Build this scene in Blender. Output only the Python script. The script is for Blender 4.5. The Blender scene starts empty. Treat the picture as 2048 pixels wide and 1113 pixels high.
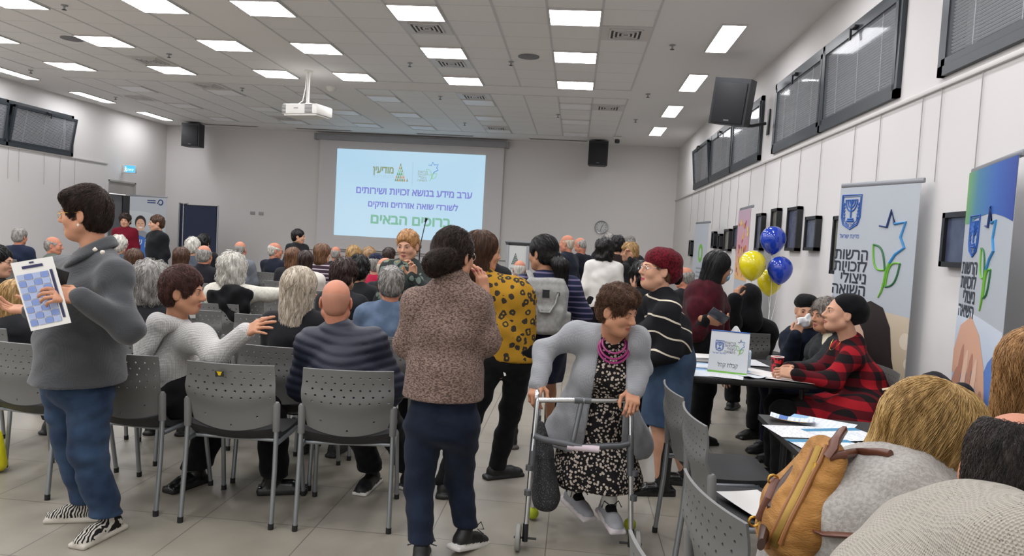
import bpy, bmesh, math, random
import numpy as np
from mathutils import Vector, Matrix, Euler
from mathutils.bvhtree import BVHTree
from mathutils.geometry import tessellate_polygon

SC = bpy.context.scene
COL = SC.collection
PI = math.pi
R_ = math.radians

# ------------------------------------------------------------------ camera
FPX, PCX, PCY = 1450.0, 1024.0, 556.5          # focal length and centre for a 2048 x 1113 frame
VPX, VPY, ROLL, CAMH, CEIL = 1152.0, 487.0, 0.056, 1.55, 4.14

def _cd(x, y):
    v = np.array([(x-PCX)/FPX, -(y-PCY)/FPX, -1.0])
    return v/np.linalg.norm(v)
_Yc = _cd(VPX, VPY)
_Zc = np.cross(_cd(VPX+1000, VPY+1000*ROLL), _Yc)
_Zc /= np.linalg.norm(_Zc)
if _Zc[1] < 0:
    _Zc = -_Zc
_Xc = np.cross(_Yc, _Zc)
CAMR = np.array([_Xc, _Yc, _Zc])                # camera axes -> room axes (X right, Y towards the screen wall, Z up)
cam_data = bpy.data.cameras.new('camera')
cam_data.sensor_width = 36.0
cam_data.lens = FPX/2048.0*36.0
cam_data.clip_start = 0.05
cam = bpy.data.objects.new('camera', cam_data)
COL.objects.link(cam)
_m = Matrix([[*CAMR[i], 0.0] for i in range(3)] + [[0, 0, 0, 1]])
_m.translation = (0, 0, CAMH)
cam.matrix_world = _m
SC.camera = cam

def W(x, y, Y):
    """room point that the photo shows at pixel x, y if it stands Y metres into the room"""
    d = CAMR @ np.array([(x-PCX)/FPX, -(y-PCY)/FPX, -1.0])
    return np.array([0, 0, CAMH]) + d*(Y/d[1])

# ------------------------------------------------------------------ world and exposure
EXPOSURE = 0.0
SC.view_settings.view_transform = 'Standard'
SC.view_settings.look = 'None'
SC.view_settings.exposure = EXPOSURE
SC.view_settings.gamma = 1.0
SC.view_settings.use_curve_mapping = False
LAMP = 21.5                                      # emission of the ceiling LED panels
world = bpy.data.worlds.new('world')
world.use_nodes = True
world.node_tree.nodes['Background'].inputs[0].default_value = (1.0, 0.99, 0.98, 1)
world.node_tree.nodes['Background'].inputs[1].default_value = 0.95
SC.world = world

# ------------------------------------------------------------------ materials
def lin(c):
    if isinstance(c, str):
        c = [int(c[i:i+2], 16)/255 for i in (0, 2, 4)]
    return tuple((v/12.92 if v <= 0.04045 else ((v+0.055)/1.055)**2.4) for v in c)

MATS = {}
class NT:
    def __init__(s, m):
        s.t = m.node_tree; s.n = s.t.nodes; s.l = s.t.links
        s.b = s.n['Principled BSDF']
    def add(s, typ, **kw):
        nd = s.n.new(typ)
        for k, v in kw.items():
            if k == 'inp':
                for a, b in v.items():
                    nd.inputs[a].default_value = b
            else:
                setattr(nd, k, v)
        return nd
    def link(s, a, ao, b, bi):
        s.l.new(a.outputs[ao], b.inputs[bi])
    def coord(s, which='Object', scale=(1, 1, 1), rot=(0, 0, 0)):
        tc = s.add('ShaderNodeTexCoord'); mp = s.add('ShaderNodeMapping')
        mp.inputs['Scale'].default_value = scale; mp.inputs['Rotation'].default_value = rot
        s.link(tc, which, mp, 0)
        return mp
    def mixc(s, a, b, fac=None, facsock=None):
        mx = s.add('ShaderNodeMix', data_type='RGBA')
        mx.inputs[6].default_value = (*a, 1); mx.inputs[7].default_value = (*b, 1)
        if fac is not None:
            s.l.new(fac.outputs[facsock or 0], mx.inputs[0])
        return mx
    def bump(s, src, sock, strength, dist=0.002):
        bp = s.add('ShaderNodeBump'); bp.inputs['Strength'].default_value = strength; bp.inputs['Distance'].default_value = dist
        s.l.new(src.outputs[sock], bp.inputs['Height']); s.l.new(bp.outputs[0], s.b.inputs['Normal'])

def mat(name, col, rough=0.6, metal=0.0, spec=0.5, noise=0.0, nscale=30.0, bump=0.0, bscale=200.0, nstretch=(1, 1, 1), sheen=0.0, bdist=0.002):
    """plain procedural material: colour with a little noise, optional bump"""
    if name in MATS:
        return MATS[name]
    m = bpy.data.materials.new(name); m.use_nodes = True
    t = NT(m); c = lin(col)
    t.b.inputs['Base Color'].default_value = (*c, 1)
    t.b.inputs['Roughness'].default_value = rough
    t.b.inputs['Metallic'].default_value = metal
    t.b.inputs['Specular IOR Level'].default_value = spec
    if sheen:
        t.b.inputs['Sheen Weight'].default_value = sheen
    if noise:
        mp = t.coord(scale=nstretch)
        nz = t.add('ShaderNodeTexNoise', inp={'Scale': nscale, 'Detail': 4.0})
        t.link(mp, 0, nz, 'Vector')
        mx = t.mixc([v*(1-noise) for v in c], [min(1, v*(1+noise)) for v in c], nz, 0)
        t.link(mx, 2, t.b, 'Base Color')
    if bump:
        mp = t.coord(scale=nstretch)
        nz = t.add('ShaderNodeTexNoise', inp={'Scale': bscale, 'Detail': 3.0})
        t.link(mp, 0, nz, 'Vector')
        t.bump(nz, 0, bump, bdist)
    MATS[name] = m
    return m

def emis(name, col, k=1.0):
    if name in MATS:
        return MATS[name]
    m = bpy.data.materials.new(name); m.use_nodes = True
    t = NT(m)
    t.b.inputs['Base Color'].default_value = (0.02, 0.02, 0.02, 1)
    t.b.inputs['Emission Color'].default_value = (*lin(col), 1)
    t.b.inputs['Emission Strength'].default_value = k/(2**EXPOSURE)
    MATS[name] = m
    return m

# ------------------------------------------------------------------ mesh and object helpers
def link(o, parent=None):
    COL.objects.link(o)
    if parent is not None:
        o.parent = parent
    return o

def tag(o, label=None, cat=None, group=None, kind=None):
    if label: o['label'] = label
    if cat: o['category'] = cat
    if group: o['group'] = group
    if kind: o['kind'] = kind
    return o

def thing(name, label, cat, loc=(0, 0, 0), rz=0.0, group=None):
    o = bpy.data.objects.new(name, None)
    o.empty_display_size = 0.1
    o.location = [float(v) for v in loc]; o.rotation_euler = (0, 0, rz)
    link(o)
    return tag(o, label, cat, group)

class MB:
    """mesh builder: collects shapes, links them as ONE mesh object"""
    def __init__(s):
        s.v = []; s.f = []; s.mi = []; s.cur = 0; s.M = None
    def raw(s, vs, fs):
        b = len(s.v)
        if s.M is not None:
            vs = [tuple(s.M @ Vector(v)) for v in vs]
        s.v += [tuple(float(c) for c in v) for v in vs]
        s.f += [tuple(b+i for i in f) for f in fs]
        s.mi += [s.cur]*len(fs)
        return s
    def box(s, c, size, rot=None, bev=0.0):
        hx, hy, hz = [v/2 for v in size]
        if bev > 0:
            bm = bmesh.new(); bmesh.ops.create_cube(bm, size=1.0)
            bmesh.ops.scale(bm, vec=size, verts=bm.verts)
            bmesh.ops.bevel(bm, geom=bm.edges[:], offset=bev, segments=2, affect='EDGES', profile=0.5)
            bm.verts.index_update()
            vs = [v.co.copy() for v in bm.verts]; fs = [tuple(v.index for v in f.verts) for f in bm.faces]; bm.free()
        else:
            vs = [Vector((x, y, z)) for x in (-hx, hx) for y in (-hy, hy) for z in (-hz, hz)]
            fs = [(0, 1, 3, 2), (4, 6, 7, 5), (0, 4, 5, 1), (2, 3, 7, 6), (0, 2, 6, 4), (1, 5, 7, 3)]
        if rot is not None:
            rm = rot if isinstance(rot, Matrix) else Euler(rot).to_matrix()
            vs = [rm @ v for v in vs]
        return s.raw([(v[0]+c[0], v[1]+c[1], v[2]+c[2]) for v in vs], fs)
    def tube(s, pts, r, n=10, cap=True, flat=None):
        pts = [Vector([float(q) for q in p]) for p in pts]
        rs = r if isinstance(r, (list, tuple)) else [r]*len(pts)
        vs = []; fs = []
        up = None
        for i, p in enumerate(pts):
            a = pts[max(i-1, 0)]; b = pts[min(i+1, len(pts)-1)]
            t = (b-a).normalized()
            if up is None:
                up = Vector((0, 0, 1)) if abs(t.z) < 0.9 else Vector((1, 0, 0))
            x = t.cross(up)
            if x.length < 1e-6: x = t.orthogonal()
            x.normalize(); y = x.cross(t); up = y
            for k in range(n):
                ang = 2*PI*k/n
                vs.append(p + x*math.cos(ang)*rs[i]*(flat[0] if flat else 1) + y*math.sin(ang)*rs[i]*(flat[1] if flat else 1))
        for i in range(len(pts)-1):
            for k in range(n):
                k2 = (k+1) % n
                fs.append((i*n+k, i*n+k2, (i+1)*n+k2, (i+1)*n+k))
        if cap:
            fs.append(tuple(reversed(range(n)))); fs.append(tuple((len(pts)-1)*n+k for k in range(n)))
        return s.raw(vs, fs)
    def lathe(s, prof, c=(0, 0, 0), n=24, axis='z'):
        vs = []; fs = []
        for r, z in prof:
            for k in range(n):
                a = 2*PI*k/n
                q = (r*math.cos(a), r*math.sin(a), z)
                if axis == 'y': q = (q[0], q[2], q[1])
                if axis == 'x': q = (q[2], q[0], q[1])
                vs.append((q[0]+c[0], q[1]+c[1], q[2]+c[2]))
        for i in range(len(prof)-1):
            for k in range(n):
                k2 = (k+1) % n
                fs.append((i*n+k, i*n+k2, (i+1)*n+k2, (i+1)*n+k))
        fs.append(tuple(reversed(range(n)))); fs.append(tuple((len(prof)-1)*n+k for k in range(n)))
        return s.raw(vs, fs)
    def prism(s, poly, org, ux, uy, depth):
        """polygon in the plane org + u*ux + v*uy, thickened along ux x uy by depth"""
        ux = Vector(ux); uy = Vector(uy); nz = ux.cross(uy).normalized(); org = Vector(org)
        n = len(poly)
        vs = [org+ux*p[0]+uy*p[1] for p in poly]
        vs += [v+nz*depth for v in vs]
        fs = [tuple(reversed(range(n))), tuple(range(n, 2*n))]
        fs += [(i, (i+1) % n, n+(i+1) % n, n+i) for i in range(n)]
        return s.raw(vs, fs)
    def sheet(s, fn, nu, nv, thick=0.0):
        vs = [fn(i/nu, j/nv) for j in range(nv+1) for i in range(nu+1)]
        fs = [(j*(nu+1)+i, j*(nu+1)+i+1, (j+1)*(nu+1)+i+1, (j+1)*(nu+1)+i) for j in range(nv) for i in range(nu)]
        if thick:
            bm = bmesh.new(); bv = [bm.verts.new([float(c) for c in v]) for v in vs]
            for f in fs: bm.faces.new([bv[i] for i in f])
            bm.normal_update()
            bmesh.ops.solidify(bm, geom=bm.faces[:], thickness=thick)
            bm.verts.index_update()
            vs = [v.co[:] for v in bm.verts]; fs = [tuple(v.index for v in f.verts) for f in bm.faces]; bm.free()
        return s.raw(vs, fs)
    def build(s, name, mats, parent=None, smooth=True, angle=40, fix=True):
        me = bpy.data.meshes.new(name)
        me.from_pydata(s.v, [], s.f)
        for m in (mats if isinstance(mats, (list, tuple)) else [mats]):
            me.materials.append(m)
        me.polygons.foreach_set('material_index', s.mi)
        if fix:
            bm = bmesh.new(); bm.from_mesh(me); bmesh.ops.recalc_face_normals(bm, faces=bm.faces[:]); bm.to_mesh(me); bm.free()
        if smooth:
            me.polygons.foreach_set('use_smooth', [True]*len(me.polygons))
            try:
                me.set_sharp_from_angle(angle=R_(angle))
            except Exception:
                pass
        o = bpy.data.objects.new(name, me)
        return link(o, parent)

def copy_tree(o, parent=None):
    c = o.copy(); COL.objects.link(c)
    if parent is not None: c.parent = parent
    for ch in list(o.children): copy_tree(ch, c)
    return c

def text_mesh(body, size, m, parent, loc, rot, width=None, align='CENTER', ext=0.0008, name='lettering', bold=0.0):
    """Hebrew is laid out right to left: the string is mirrored before typesetting"""
    if any('\u0590' <= ch <= '\u05ff' for ch in body):
        body = body[::-1]
    cu = bpy.data.curves.new('t', 'FONT'); cu.body = body; cu.size = size; cu.align_x = align
    cu.resolution_u = 4; cu.fill_mode = 'NONE'
    ob = bpy.data.objects.new('t', cu); COL.objects.link(ob)
    bpy.context.view_layer.update()
    ol = bpy.data.meshes.new_from_object(ob.evaluated_get(bpy.context.evaluated_depsgraph_get()))
    bpy.data.objects.remove(ob); bpy.data.curves.remove(cu)
    nb = {}
    for e in ol.edges:
        nb.setdefault(e.vertices[0], []).append(e.vertices[1]); nb.setdefault(e.vertices[1], []).append(e.vertices[0])
    P2 = [(v.co.x, v.co.y) for v in ol.vertices]; bpy.data.meshes.remove(ol)
    # every closed outline of a glyph is filled on its own; outlines of the other sense are the holes
    seen = set(); loops = []; start = sorted(nb)
    for v0 in start:
        if v0 in seen: continue
        lp = [v0]; seen.add(v0); prv, cur = None, v0
        while True:
            nx = [q for q in nb[cur] if q != prv and q not in seen]
            if not nx: break
            prv, cur = cur, min(nx) if cur == v0 else nx[0]; seen.add(cur); lp.append(cur)
        if len(lp) > 2:
            ar = 0.5*sum(P2[i][0]*P2[j][1]-P2[j][0]*P2[i][1] for i, j in zip(lp, lp[1:]+lp[:1])); loops.append((ar, [P2[i] for i in lp]))
    big = max(loops, key=lambda q: abs(q[0]))[0] if loops else 1.0
    if bold:                                        # heavier strokes: every outline pushed outwards
        sg = 1 if big > 0 else -1
        def fat(l):
            out = []
            for i, p in enumerate(l):
                a, c = l[i-1], l[(i+1) % len(l)]
                n1 = np.array([p[1]-a[1], a[0]-p[0]]); n2 = np.array([c[1]-p[1], p[0]-c[0]])
                n1 = n1/max(np.linalg.norm(n1), 1e-9); n2 = n2/max(np.linalg.norm(n2), 1e-9); n = n1+n2; n = n/max(0.6, n @ n1 if n @ n1 > 0 else 0.6)*1.0
                out.append((p[0]+sg*bold*n[0], p[1]+sg*bold*n[1]))
            return out
        loops = [(a_, fat(l)) for a_, l in loops]
    bx = lambda l: (min(p[0] for p in l), max(p[0] for p in l), min(p[1] for p in l), max(p[1] for p in l))
    x0 = min(bx(l)[0] for _, l in loops); x1 = max(bx(l)[1] for _, l in loops)
    k = width/(x1-x0) if width else 1.0
    cx = {'CENTER': 0.5*(x0+x1), 'RIGHT': x1, 'LEFT': x0}[align]
    outer = sorted([l for a_, l in loops if a_*big > 0], key=lambda l: bx(l)[0]); holes = [l for a_, l in loops if a_*big < 0]
    words = []; edge = -1e9
    for lp in outer:                                # one mesh per word
        if lp and bx(lp)[0]-edge > 0.16*size: words.append([])
        edge = max(edge, bx(lp)[1]); words[-1].append(lp)
    for wd in words:
        vs = []; fs = []
        for lp in wd:
            b0 = bx(lp); polys = [lp]
            for l2 in holes:
                b2 = bx(l2)
                if b2[0] >= b0[0] and b2[1] <= b0[1] and b2[2] >= b0[2] and b2[3] <= b0[3]: polys.append(l2)
            base = len(vs); vs += [((p[0]-cx)*k, p[1], 0.0) for l in polys for p in l]
            fs += [tuple(base+i for i in t) for t in tessellate_polygon([[Vector((p[0], p[1], 0)) for p in l] for l in polys])]
        me = bpy.data.meshes.new(name); me.from_pydata(vs, [], fs); me.materials.append(m)
        o = link(bpy.data.objects.new(name, me), parent); o.location = loc; o.rotation_euler = rot
    return o
# ------------------------------------------------------------------ the room
XR, XL, YE, YB = 2.49, -11.28, 19.05, -2.6
M_wall = mat('wall_paint', 'dcd9d7', 0.85, spec=0.2, bump=0.15, bscale=400)
M_gyp = mat('ceiling_gypsum', 'e9e7e5', 0.9, spec=0.2)
M_trim = mat('white_rail', 'cfcbc8', 0.4)
M_alu = mat('aluminium', 'a9abad', 0.35, metal=0.9)
M_dark = mat('black_plastic', '1b1c1f', 0.45)
M_anth = mat('anthracite_frame', '2f353a', 0.4, spec=0.5)
M_white = mat('white_plastic', 'dedcd6', 0.45)

def tile_mat():
    m = bpy.data.materials.new('ceiling_tile'); m.use_nodes = True; t = NT(m)
    mp = t.coord()
    br = t.add('ShaderNodeTexBrick', offset=0.0, squash=1.0)
    br.inputs['Scale'].default_value = 1.0
    br.inputs['Color1'].default_value = (*lin('e6e4e2'), 1); br.inputs['Color2'].default_value = (*lin('eae8e6'), 1)
    br.inputs['Mortar'].default_value = (*lin('cfcdcb'), 1)
    br.inputs['Mortar Size'].default_value = 0.008; br.inputs['Mortar Smooth'].default_value = 0.3
    br.inputs['Brick Width'].default_value = 0.616; br.inputs['Row Height'].default_value = 0.595
    t.link(mp, 0, br, 'Vector'); t.link(br, 'Color', t.b, 'Base Color')
    t.b.inputs['Roughness'].default_value = 0.6
    vo = t.add('ShaderNodeTexVoronoi', inp={'Scale': 160.0}); t.link(mp, 0, vo, 'Vector')
    t.bump(vo, 0, 0.15, 0.002)
    return m
M_tile = tile_mat()

def floor_mat():
    m = bpy.data.materials.new('floor_porcelain'); m.use_nodes = True; t = NT(m)
    mp = t.coord()
    br = t.add('ShaderNodeTexBrick', offset=0.0, squash=1.0)
    br.inputs['Scale'].default_value = 1.0
    br.inputs['Color1'].default_value = (*lin('9d978c'), 1); br.inputs['Color2'].default_value = (*lin('969083'), 1)
    br.inputs['Mortar'].default_value = (*lin('6a665e'), 1)
    br.inputs['Mortar Size'].default_value = 0.003; br.inputs['Mortar Smooth'].default_value = 0.2
    br.inputs['Brick Width'].default_value = 0.6; br.inputs['Row Height'].default_value = 0.6
    t.link(mp, 0, br, 'Vector')
    nz = t.add('ShaderNodeTexNoise', inp={'Scale': 2.5, 'Detail': 6.0, 'Roughness': 0.65}); t.link(mp, 0, nz, 'Vector')
    mx = t.add('ShaderNodeMix', data_type='RGBA', blend_type='MULTIPLY'); mx.inputs[0].default_value = 1.0
    cr = t.add('ShaderNodeValToRGB'); cr.color_ramp.elements[0].position = 0.3; cr.color_ramp.elements[1].position = 0.7
    cr.color_ramp.elements[0].color = (0.82, 0.82, 0.82, 1); cr.color_ramp.elements[1].color = (1.0, 1.0, 1.0, 1)
    t.link(nz, 0, cr, 0); t.link(br, 'Color', mx, 6); t.link(cr, 0, mx, 7); t.link(mx, 2, t.b, 'Base Color')
    t.b.inputs['Roughness'].default_value = 0.36; t.b.inputs['Specular IOR Level'].default_value = 0.45
    t.bump(br, 'Fac', -0.3, 0.002)
    return m
M_floor = floor_mat()

def struct(name, mb, m, parent=None, **kw):
    o = mb.build(name, m, parent, **kw)
    if parent is None: o['kind'] = 'structure'
    return o

f = MB(); f.box(((XL+XR)/2, (YE+YB)/2, -0.05), (XR-XL+0.4, YE-YB+0.4, 0.1))
fl = struct('floor', f, M_floor, smooth=False)
fl.location = (-0.66+0.6, 0, 0)
for v in fl.data.vertices: v.co.x += 0.06
fl.location = (-0.06, 0, 0)

c = MB(); c.box(((XL+XR)/2, (YE+YB)/2, CEIL+0.10), (XR-XL+0.4, YE-YB+0.4, 0.12))
ceiling = struct('ceiling', c, M_gyp, smooth=False)
def field(x0, x1, y0, y1):
    b = MB(); b.box(((x1-x0)/2, (y1-y0)/2, 0.0), (x1-x0, y1-y0, 0.05))
    o = b.build('tile_field', M_tile, ceiling, smooth=False); o.location = (x0, y0, CEIL+0.025)
    e = MB()
    for (cx, cy, sx, sy) in ((0, (y1-y0)/2, 0.025, y1-y0), (x1-x0, (y1-y0)/2, 0.025, y1-y0), ((x1-x0)/2, 0, x1-x0, 0.025), ((x1-x0)/2, y1-y0, x1-x0, 0.025)):
        e.box((cx, cy, -0.025), (sx, sy, 0.012))
    k = 0
    while 0.616*k < x1-x0-0.05:                     # the carrier profiles run along the room
        if k: e.box((0.616*k, (y1-y0)/2, -0.0255), (0.028, y1-y0, 0.007))
        k += 1
    e.build('field_edge', mat('field_edge', 'c9c9c9', 0.5), o, smooth=False)
YT0 = 12.34-0.595*24
field(-4.17, 0.758, YT0, 12.34); field(-9.84, -4.92, YT0, 12.34)
field(-4.17, 0.758, 13.05, 13.05+0.595*8); field(-9.84, -4.92, 13.05, 13.05+0.595*8)
# gypsum skin between the fields, flush with them
g = MB()
for (x0, x1, y0, y1) in ((XL, -9.84, YB, YE), (-4.92, -4.17, YB, YE), (0.758, XR, YB, YE), (-9.84, -4.92, 12.34, 13.05), (-4.17, 0.758, 12.34, 13.05),
                         (-9.84, -4.92, 13.05+4.76, YE), (-4.17, 0.758, 13.05+4.76, YE)):
    g.box(((x0+x1)/2, (y0+y1)/2, CEIL+0.02), (x1-x0, y1-y0, 0.04))
g.build('gypsum_band', M_gyp, ceiling, smooth=False)

def wall(name, c, s):
    b = MB(); b.box(c, s); return struct(name, b, M_wall, smooth=False)
wall('wall_screen', ((XL+XR)/2, YE+0.1, CEIL/2), (XR-XL+0.4, 0.2, CEIL+0.1))

# right wall with three clerestory openings, left wall with one and a door
def wall_with_holes(name, x, thick, holes):
    b = MB()
    ys = sorted({YB, YE, *[h[0] for h in holes], *[h[1] for h in holes]})
    for a, e in zip(ys[:-1], ys[1:]):
        hs = sorted([h for h in holes if h[0] <= a and h[1] >= e], key=lambda q: q[2])
        z = 0.0
        for h in hs:
            if h[2] > z: b.box((x+thick/2, (a+e)/2, (z+h[2])/2), (abs(thick), e-a, h[2]-z))
            z = h[3]
        b.box((x+thick/2, (a+e)/2, (z+CEIL+0.05)/2), (abs(thick), e-a, CEIL+0.05-z))
    return struct(name, b, M_wall, smooth=False)
WZ0, WZ1 = 2.85, 3.74
RW = [(10.42, 16.1, 3), (6.06, 9.76, 2), (1.7, 5.4, 2)]
wall_with_holes('wall_right', XR, 0.25, [(a, b, WZ0, WZ1) for a, b, n in RW])
LW = [(11.55, 15.32, 2)]
wall_with_holes('wall_left', XL, -0.25, [(a, b, WZ0, WZ1) for a, b, n in LW]+[(16.62, 17.72, 0, 2.46)])

M_glass = bpy.data.materials.new('window_glass'); M_glass.use_nodes = True
_t = NT(M_glass)
_t.b.inputs['Base Color'].default_value = (0.6, 0.62, 0.66, 1); _t.b.inputs['Roughness'].default_value = 0.06
_tr = _t.add('ShaderNodeBsdfTransparent'); _mx = _t.add('ShaderNodeMixShader'); _mx.inputs[0].default_value = 0.10
_t.l.new(_tr.outputs[0], _mx.inputs[1]); _t.l.new(_t.b.outputs[0], _mx.inputs[2]); _t.l.new(_mx.outputs[0], _t.n['Material Output'].inputs[0])
M_slat = mat('blind_slat', 'b4b6ba', 0.4, spec=0.5)
M_night = mat('night_outside', '14161b', 0.8)

def window(idx, side, a, b, n, tilts):
    """aluminium window band: outer frame, n tilting sashes, glass, venetian blinds behind it"""
    sx = 1 if side == 'r' else -1
    x0 = XR if side == 'r' else XL
    root = bpy.data.objects.new('window_%d' % idx, None); link(root); root['kind'] = 'structure'
    root.location = (x0, a, WZ0)
    L, Hh = b-a, WZ1-WZ0
    fr = MB()
    t = 0.07
    for (cy, cz, sy, sz) in ((L/2, t/2, L, t), (L/2, Hh-t/2, L, t), (t/2, Hh/2, t, Hh), (L-t/2, Hh/2, t, Hh)):
        fr.box((sx*0.03, cy, cz), (0.14, sy, sz))
    for k in range(1, n):
        fr.box((sx*0.03, L*k/n, Hh/2), (0.14, 0.06, Hh))
    fr.build('window_frame', M_anth, root, smooth=False)
    bk = MB(); bk.box((sx*0.22, L/2, Hh/2), (0.02, L, Hh)); bk.build('night_backing', M_night, root, smooth=False)
    for k in range(n):
        y0, y1 = L*k/n+0.045, L*(k+1)/n-0.045
        piv = bpy.data.objects.new('sash', None)
        w, h = y1-y0, Hh-0.13
        sb = MB(); e = 0.05
        for (cy, cz, sy, sz) in ((w/2, e/2, w, e), (w/2, h-e/2, w, e), (e/2, h/2, e, h), (w-e/2, h/2, e, h)):
            sb.box((0, cy, cz), (0.05, sy, sz))
        s_o = sb.build('sash', M_anth, root, smooth=False)
        s_o.location = (-sx*0.015, y0, 0.065); s_o.rotation_euler = (0, -sx*tilts[k], 0)
        gl = MB(); gl.box((-sx*0.012, w/2, h/2), (0.006, w-2*e, h-2*e)); gl.build('pane', M_glass, s_o, smooth=False)
        sl = MB(); q = 0
        pitch = 0.024
        while e+0.01+q*pitch < h-e-0.01:
            sl.box((sx*0.012, w/2, e+0.012+q*pitch), (0.016, w-2*e-0.02, 0.0035), rot=(0, sx*R_(38), 0)); q += 1
        for yy in (0.2, 0.5, 0.8):
            sl.box((-sx*0.001, w*yy, h/2), (0.003, 0.006, h-2*e))
        sl.build('blind', M_slat, s_o, smooth=False)
        hd = MB(); hd.box((-sx*0.04, w/2, h-0.01), (0.05, 0.12, 0.02), bev=0.004); hd.box((-sx*0.06, w/2+0.05, h-0.06), (0.02, 0.02, 0.11), bev=0.004)
        hd.build('handle', M_dark, s_o, smooth=False)
    return root
window(1, 'r', *RW[0], [0.10, 0.02, 0.02][::-1])
window(2, 'r', *RW[1], [0.02, 0.0])
window(3, 'r', *RW[2], [0.0, 0.0])
window(4, 'l', *LW[0], [0.12, 0.17])

# picture rails under the windows and the cables hanging from them
def rail(idx, x, y0, y1, z, sx):
    b = MB(); b.box((x-sx*0.012, (y0+y1)/2, z), (0.024, y1-y0, 0.035), bev=0.004)
    struct('trim_%d' % idx, b, M_trim)
rail(1, XR, YB, YE, 2.79, 1)
rail(2, XL, YB, 16.55, 2.83, -1)
M_wire = mat('rail_wire', '9a9692', 0.4)
def wire(x, y, z0, z1, sx, side):
    b = MB(); b.tube([(x-sx*0.012, y, z0), (x-sx*0.012, y, z1)], 0.0032, 6)
    return tag(b.build('picture_wire', M_wire), f'thin picture wire hanging from the rail on the {side} wall', 'wire', f'picture wires on the {side} wall')
for y in (4.85, 5.36, 5.64, 6.38, 6.94, 7.85, 8.55, 9.35, 10.1, 10.9, 11.7, 12.3, 13.0, 13.7, 14.6, 15.4, 16.3):
    wire(XR, y, 2.78, 1.95 if y > 5.5 else 2.12, 1, 'window')
for y, z in ((13.5, 2.2), (13.78, 2.16), (14.48, 2.16), (14.95, 1.94), (15.42, 2.22)):
    wire(XL, y, 2.82, z, -1, 'door')

# doorway in the left wall with a dark door leaf standing open, grey reveal
d = MB()
for (cy, cz, sy, sz) in ((16.64, 1.23, 0.04, 2.46), (17.70, 1.23, 0.04, 2.46), (17.17, 2.44, 1.1, 0.04)):
    d.box((XL-0.125, cy, cz), (0.25, sy, sz))
d.box((XL-0.05, 17.17, 2.29), (0.05, 1.04, 0.3))
dr = struct('door_1', d, mat('door_frame', 'aaa6a3', 0.6), smooth=False)
b = MB(); b.box((XL-0.12, 17.17, 1.06), (0.05, 1.02, 2.12)); b.build('door_leaf', mat('door_leaf', '74757a', 0.5), dr, smooth=False)
b = MB(); b.box((XL-0.085, 17.45, 1.06), (0.03, 0.28, 2.1)); b.build('door_side_light', mat('door_dark', '23252a', 0.3), dr, smooth=False)

# ---- ceiling lights
M_led = emis('led_panel', 'fbfbff', 1.0)
M_led.node_tree.nodes['Principled BSDF'].inputs['Emission Strength'].default_value = LAMP
M_off = mat('unlit_panel', 'f2f2f4', 0.4)
def make_light(sx, sy, lit, name='ceiling_light'):
    r = bpy.data.objects.new(name, None)
    link(r)
    fr = MB(); t = 0.014
    for (cx, cy, ax, ay) in ((0, sy/2-t/2, sx, t), (0, -sy/2+t/2, sx, t), (sx/2-t/2, 0, t, sy), (-sx/2+t/2, 0, t, sy)):
        fr.box((cx, cy, -0.006), (ax, ay, 0.024))
    fr.build('light_frame', M_trim, r, smooth=False)
    p = MB(); p.raw([(-sx/2+t, -sy/2+t, -0.01), (sx/2-t, -sy/2+t, -0.01), (sx/2-t, sy/2-t, -0.01), (-sx/2+t, sy/2-t, -0.01)], [(3, 2, 1, 0)])
    p.build('diffuser', M_led if lit else M_off, r, smooth=False, fix=False)
    return r
def place(proto, spots, label, cat, group, lab=None):
    first = True
    for i, s in enumerate(spots):
        o = proto if first else copy_tree(proto)
        first = False
        o.location = (s[0], s[1], CEIL-0.003)
        tag(o, lab(i, s) if lab else label, cat, group)
CX = [-0.166, -2.014, -3.862, -5.228, -7.076, -8.924]
lit = [(x, y) for y in (12.04, 10.255, 8.47) for x in CX]+[(x, y) for y in (6.685, 4.9, 3.115, 1.33, -0.455) for x in CX[::2]+CX[1::2]]
place(make_light(0.6, 0.58, True), lit, 'lit square white LED ceiling panel in the grey tile field', 'ceiling light', 'lit square ceiling panels')
place(make_light(0.29, 1.18, True), [(1.65, 9.15-2.43*k) for k in range(-3, 4)], 'lit narrow ceiling panel above the window wall', 'ceiling light', 'lit narrow panels by the window wall')
place(make_light(0.29, 1.18, True), [(-10.63, 12.74-2.33*k) for k in range(-2, 4)], 'lit narrow ceiling panel above the wall with the door', 'ceiling light', 'lit narrow panels by the door wall')
unlit = [(x, y) for y in (13.92, 15.7, 17.45) for x in CX]
place(make_light(0.6, 0.58, False), unlit, 'switched-off square panel in the darker ceiling before the screen', 'ceiling light', 'switched-off ceiling panels')

# ---- air diffusers
def make_vent():
    r = bpy.data.objects.new('air_diffuser', None); link(r)
    p = MB(); p.box((0, 0, -0.003), (0.59, 0.57, 0.008)); p.build('face_plate', M_trim, r, smooth=False)
    b = MB(); b.box((0, 0, -0.008), (0.40, 0.40, 0.004)); b.build('dark_throat', mat('vent_dark', '3c3c3e', 0.7), r, smooth=False)
    v = MB()
    for q in (0.38, 0.28, 0.18, 0.08):
        h = q/2
        for (cx, cy, sx, sy) in ((0, h, q, 0.022), (0, -h, q, 0.022), (h, 0, 0.022, q), (-h, 0, 0.022, q)):
            v.box((cx, cy, -0.014), (sx, sy, 0.012))
    v.build('vane', M_trim, r, smooth=False)
    return r
place(make_vent(), [(-2.014, 9.07), (-2.014, 10.86), (0.45, 9.07), (-2.014, 13.35), (0.45, 13.92), (-2.014, 17.0), (-7.076, 11.43), (-7.076, 13.3), (-9.5, 14.95), (-7.076, 16.9)],
      'white square air diffuser with nested vanes in the ceiling', 'vent', 'ceiling air diffusers')
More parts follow.
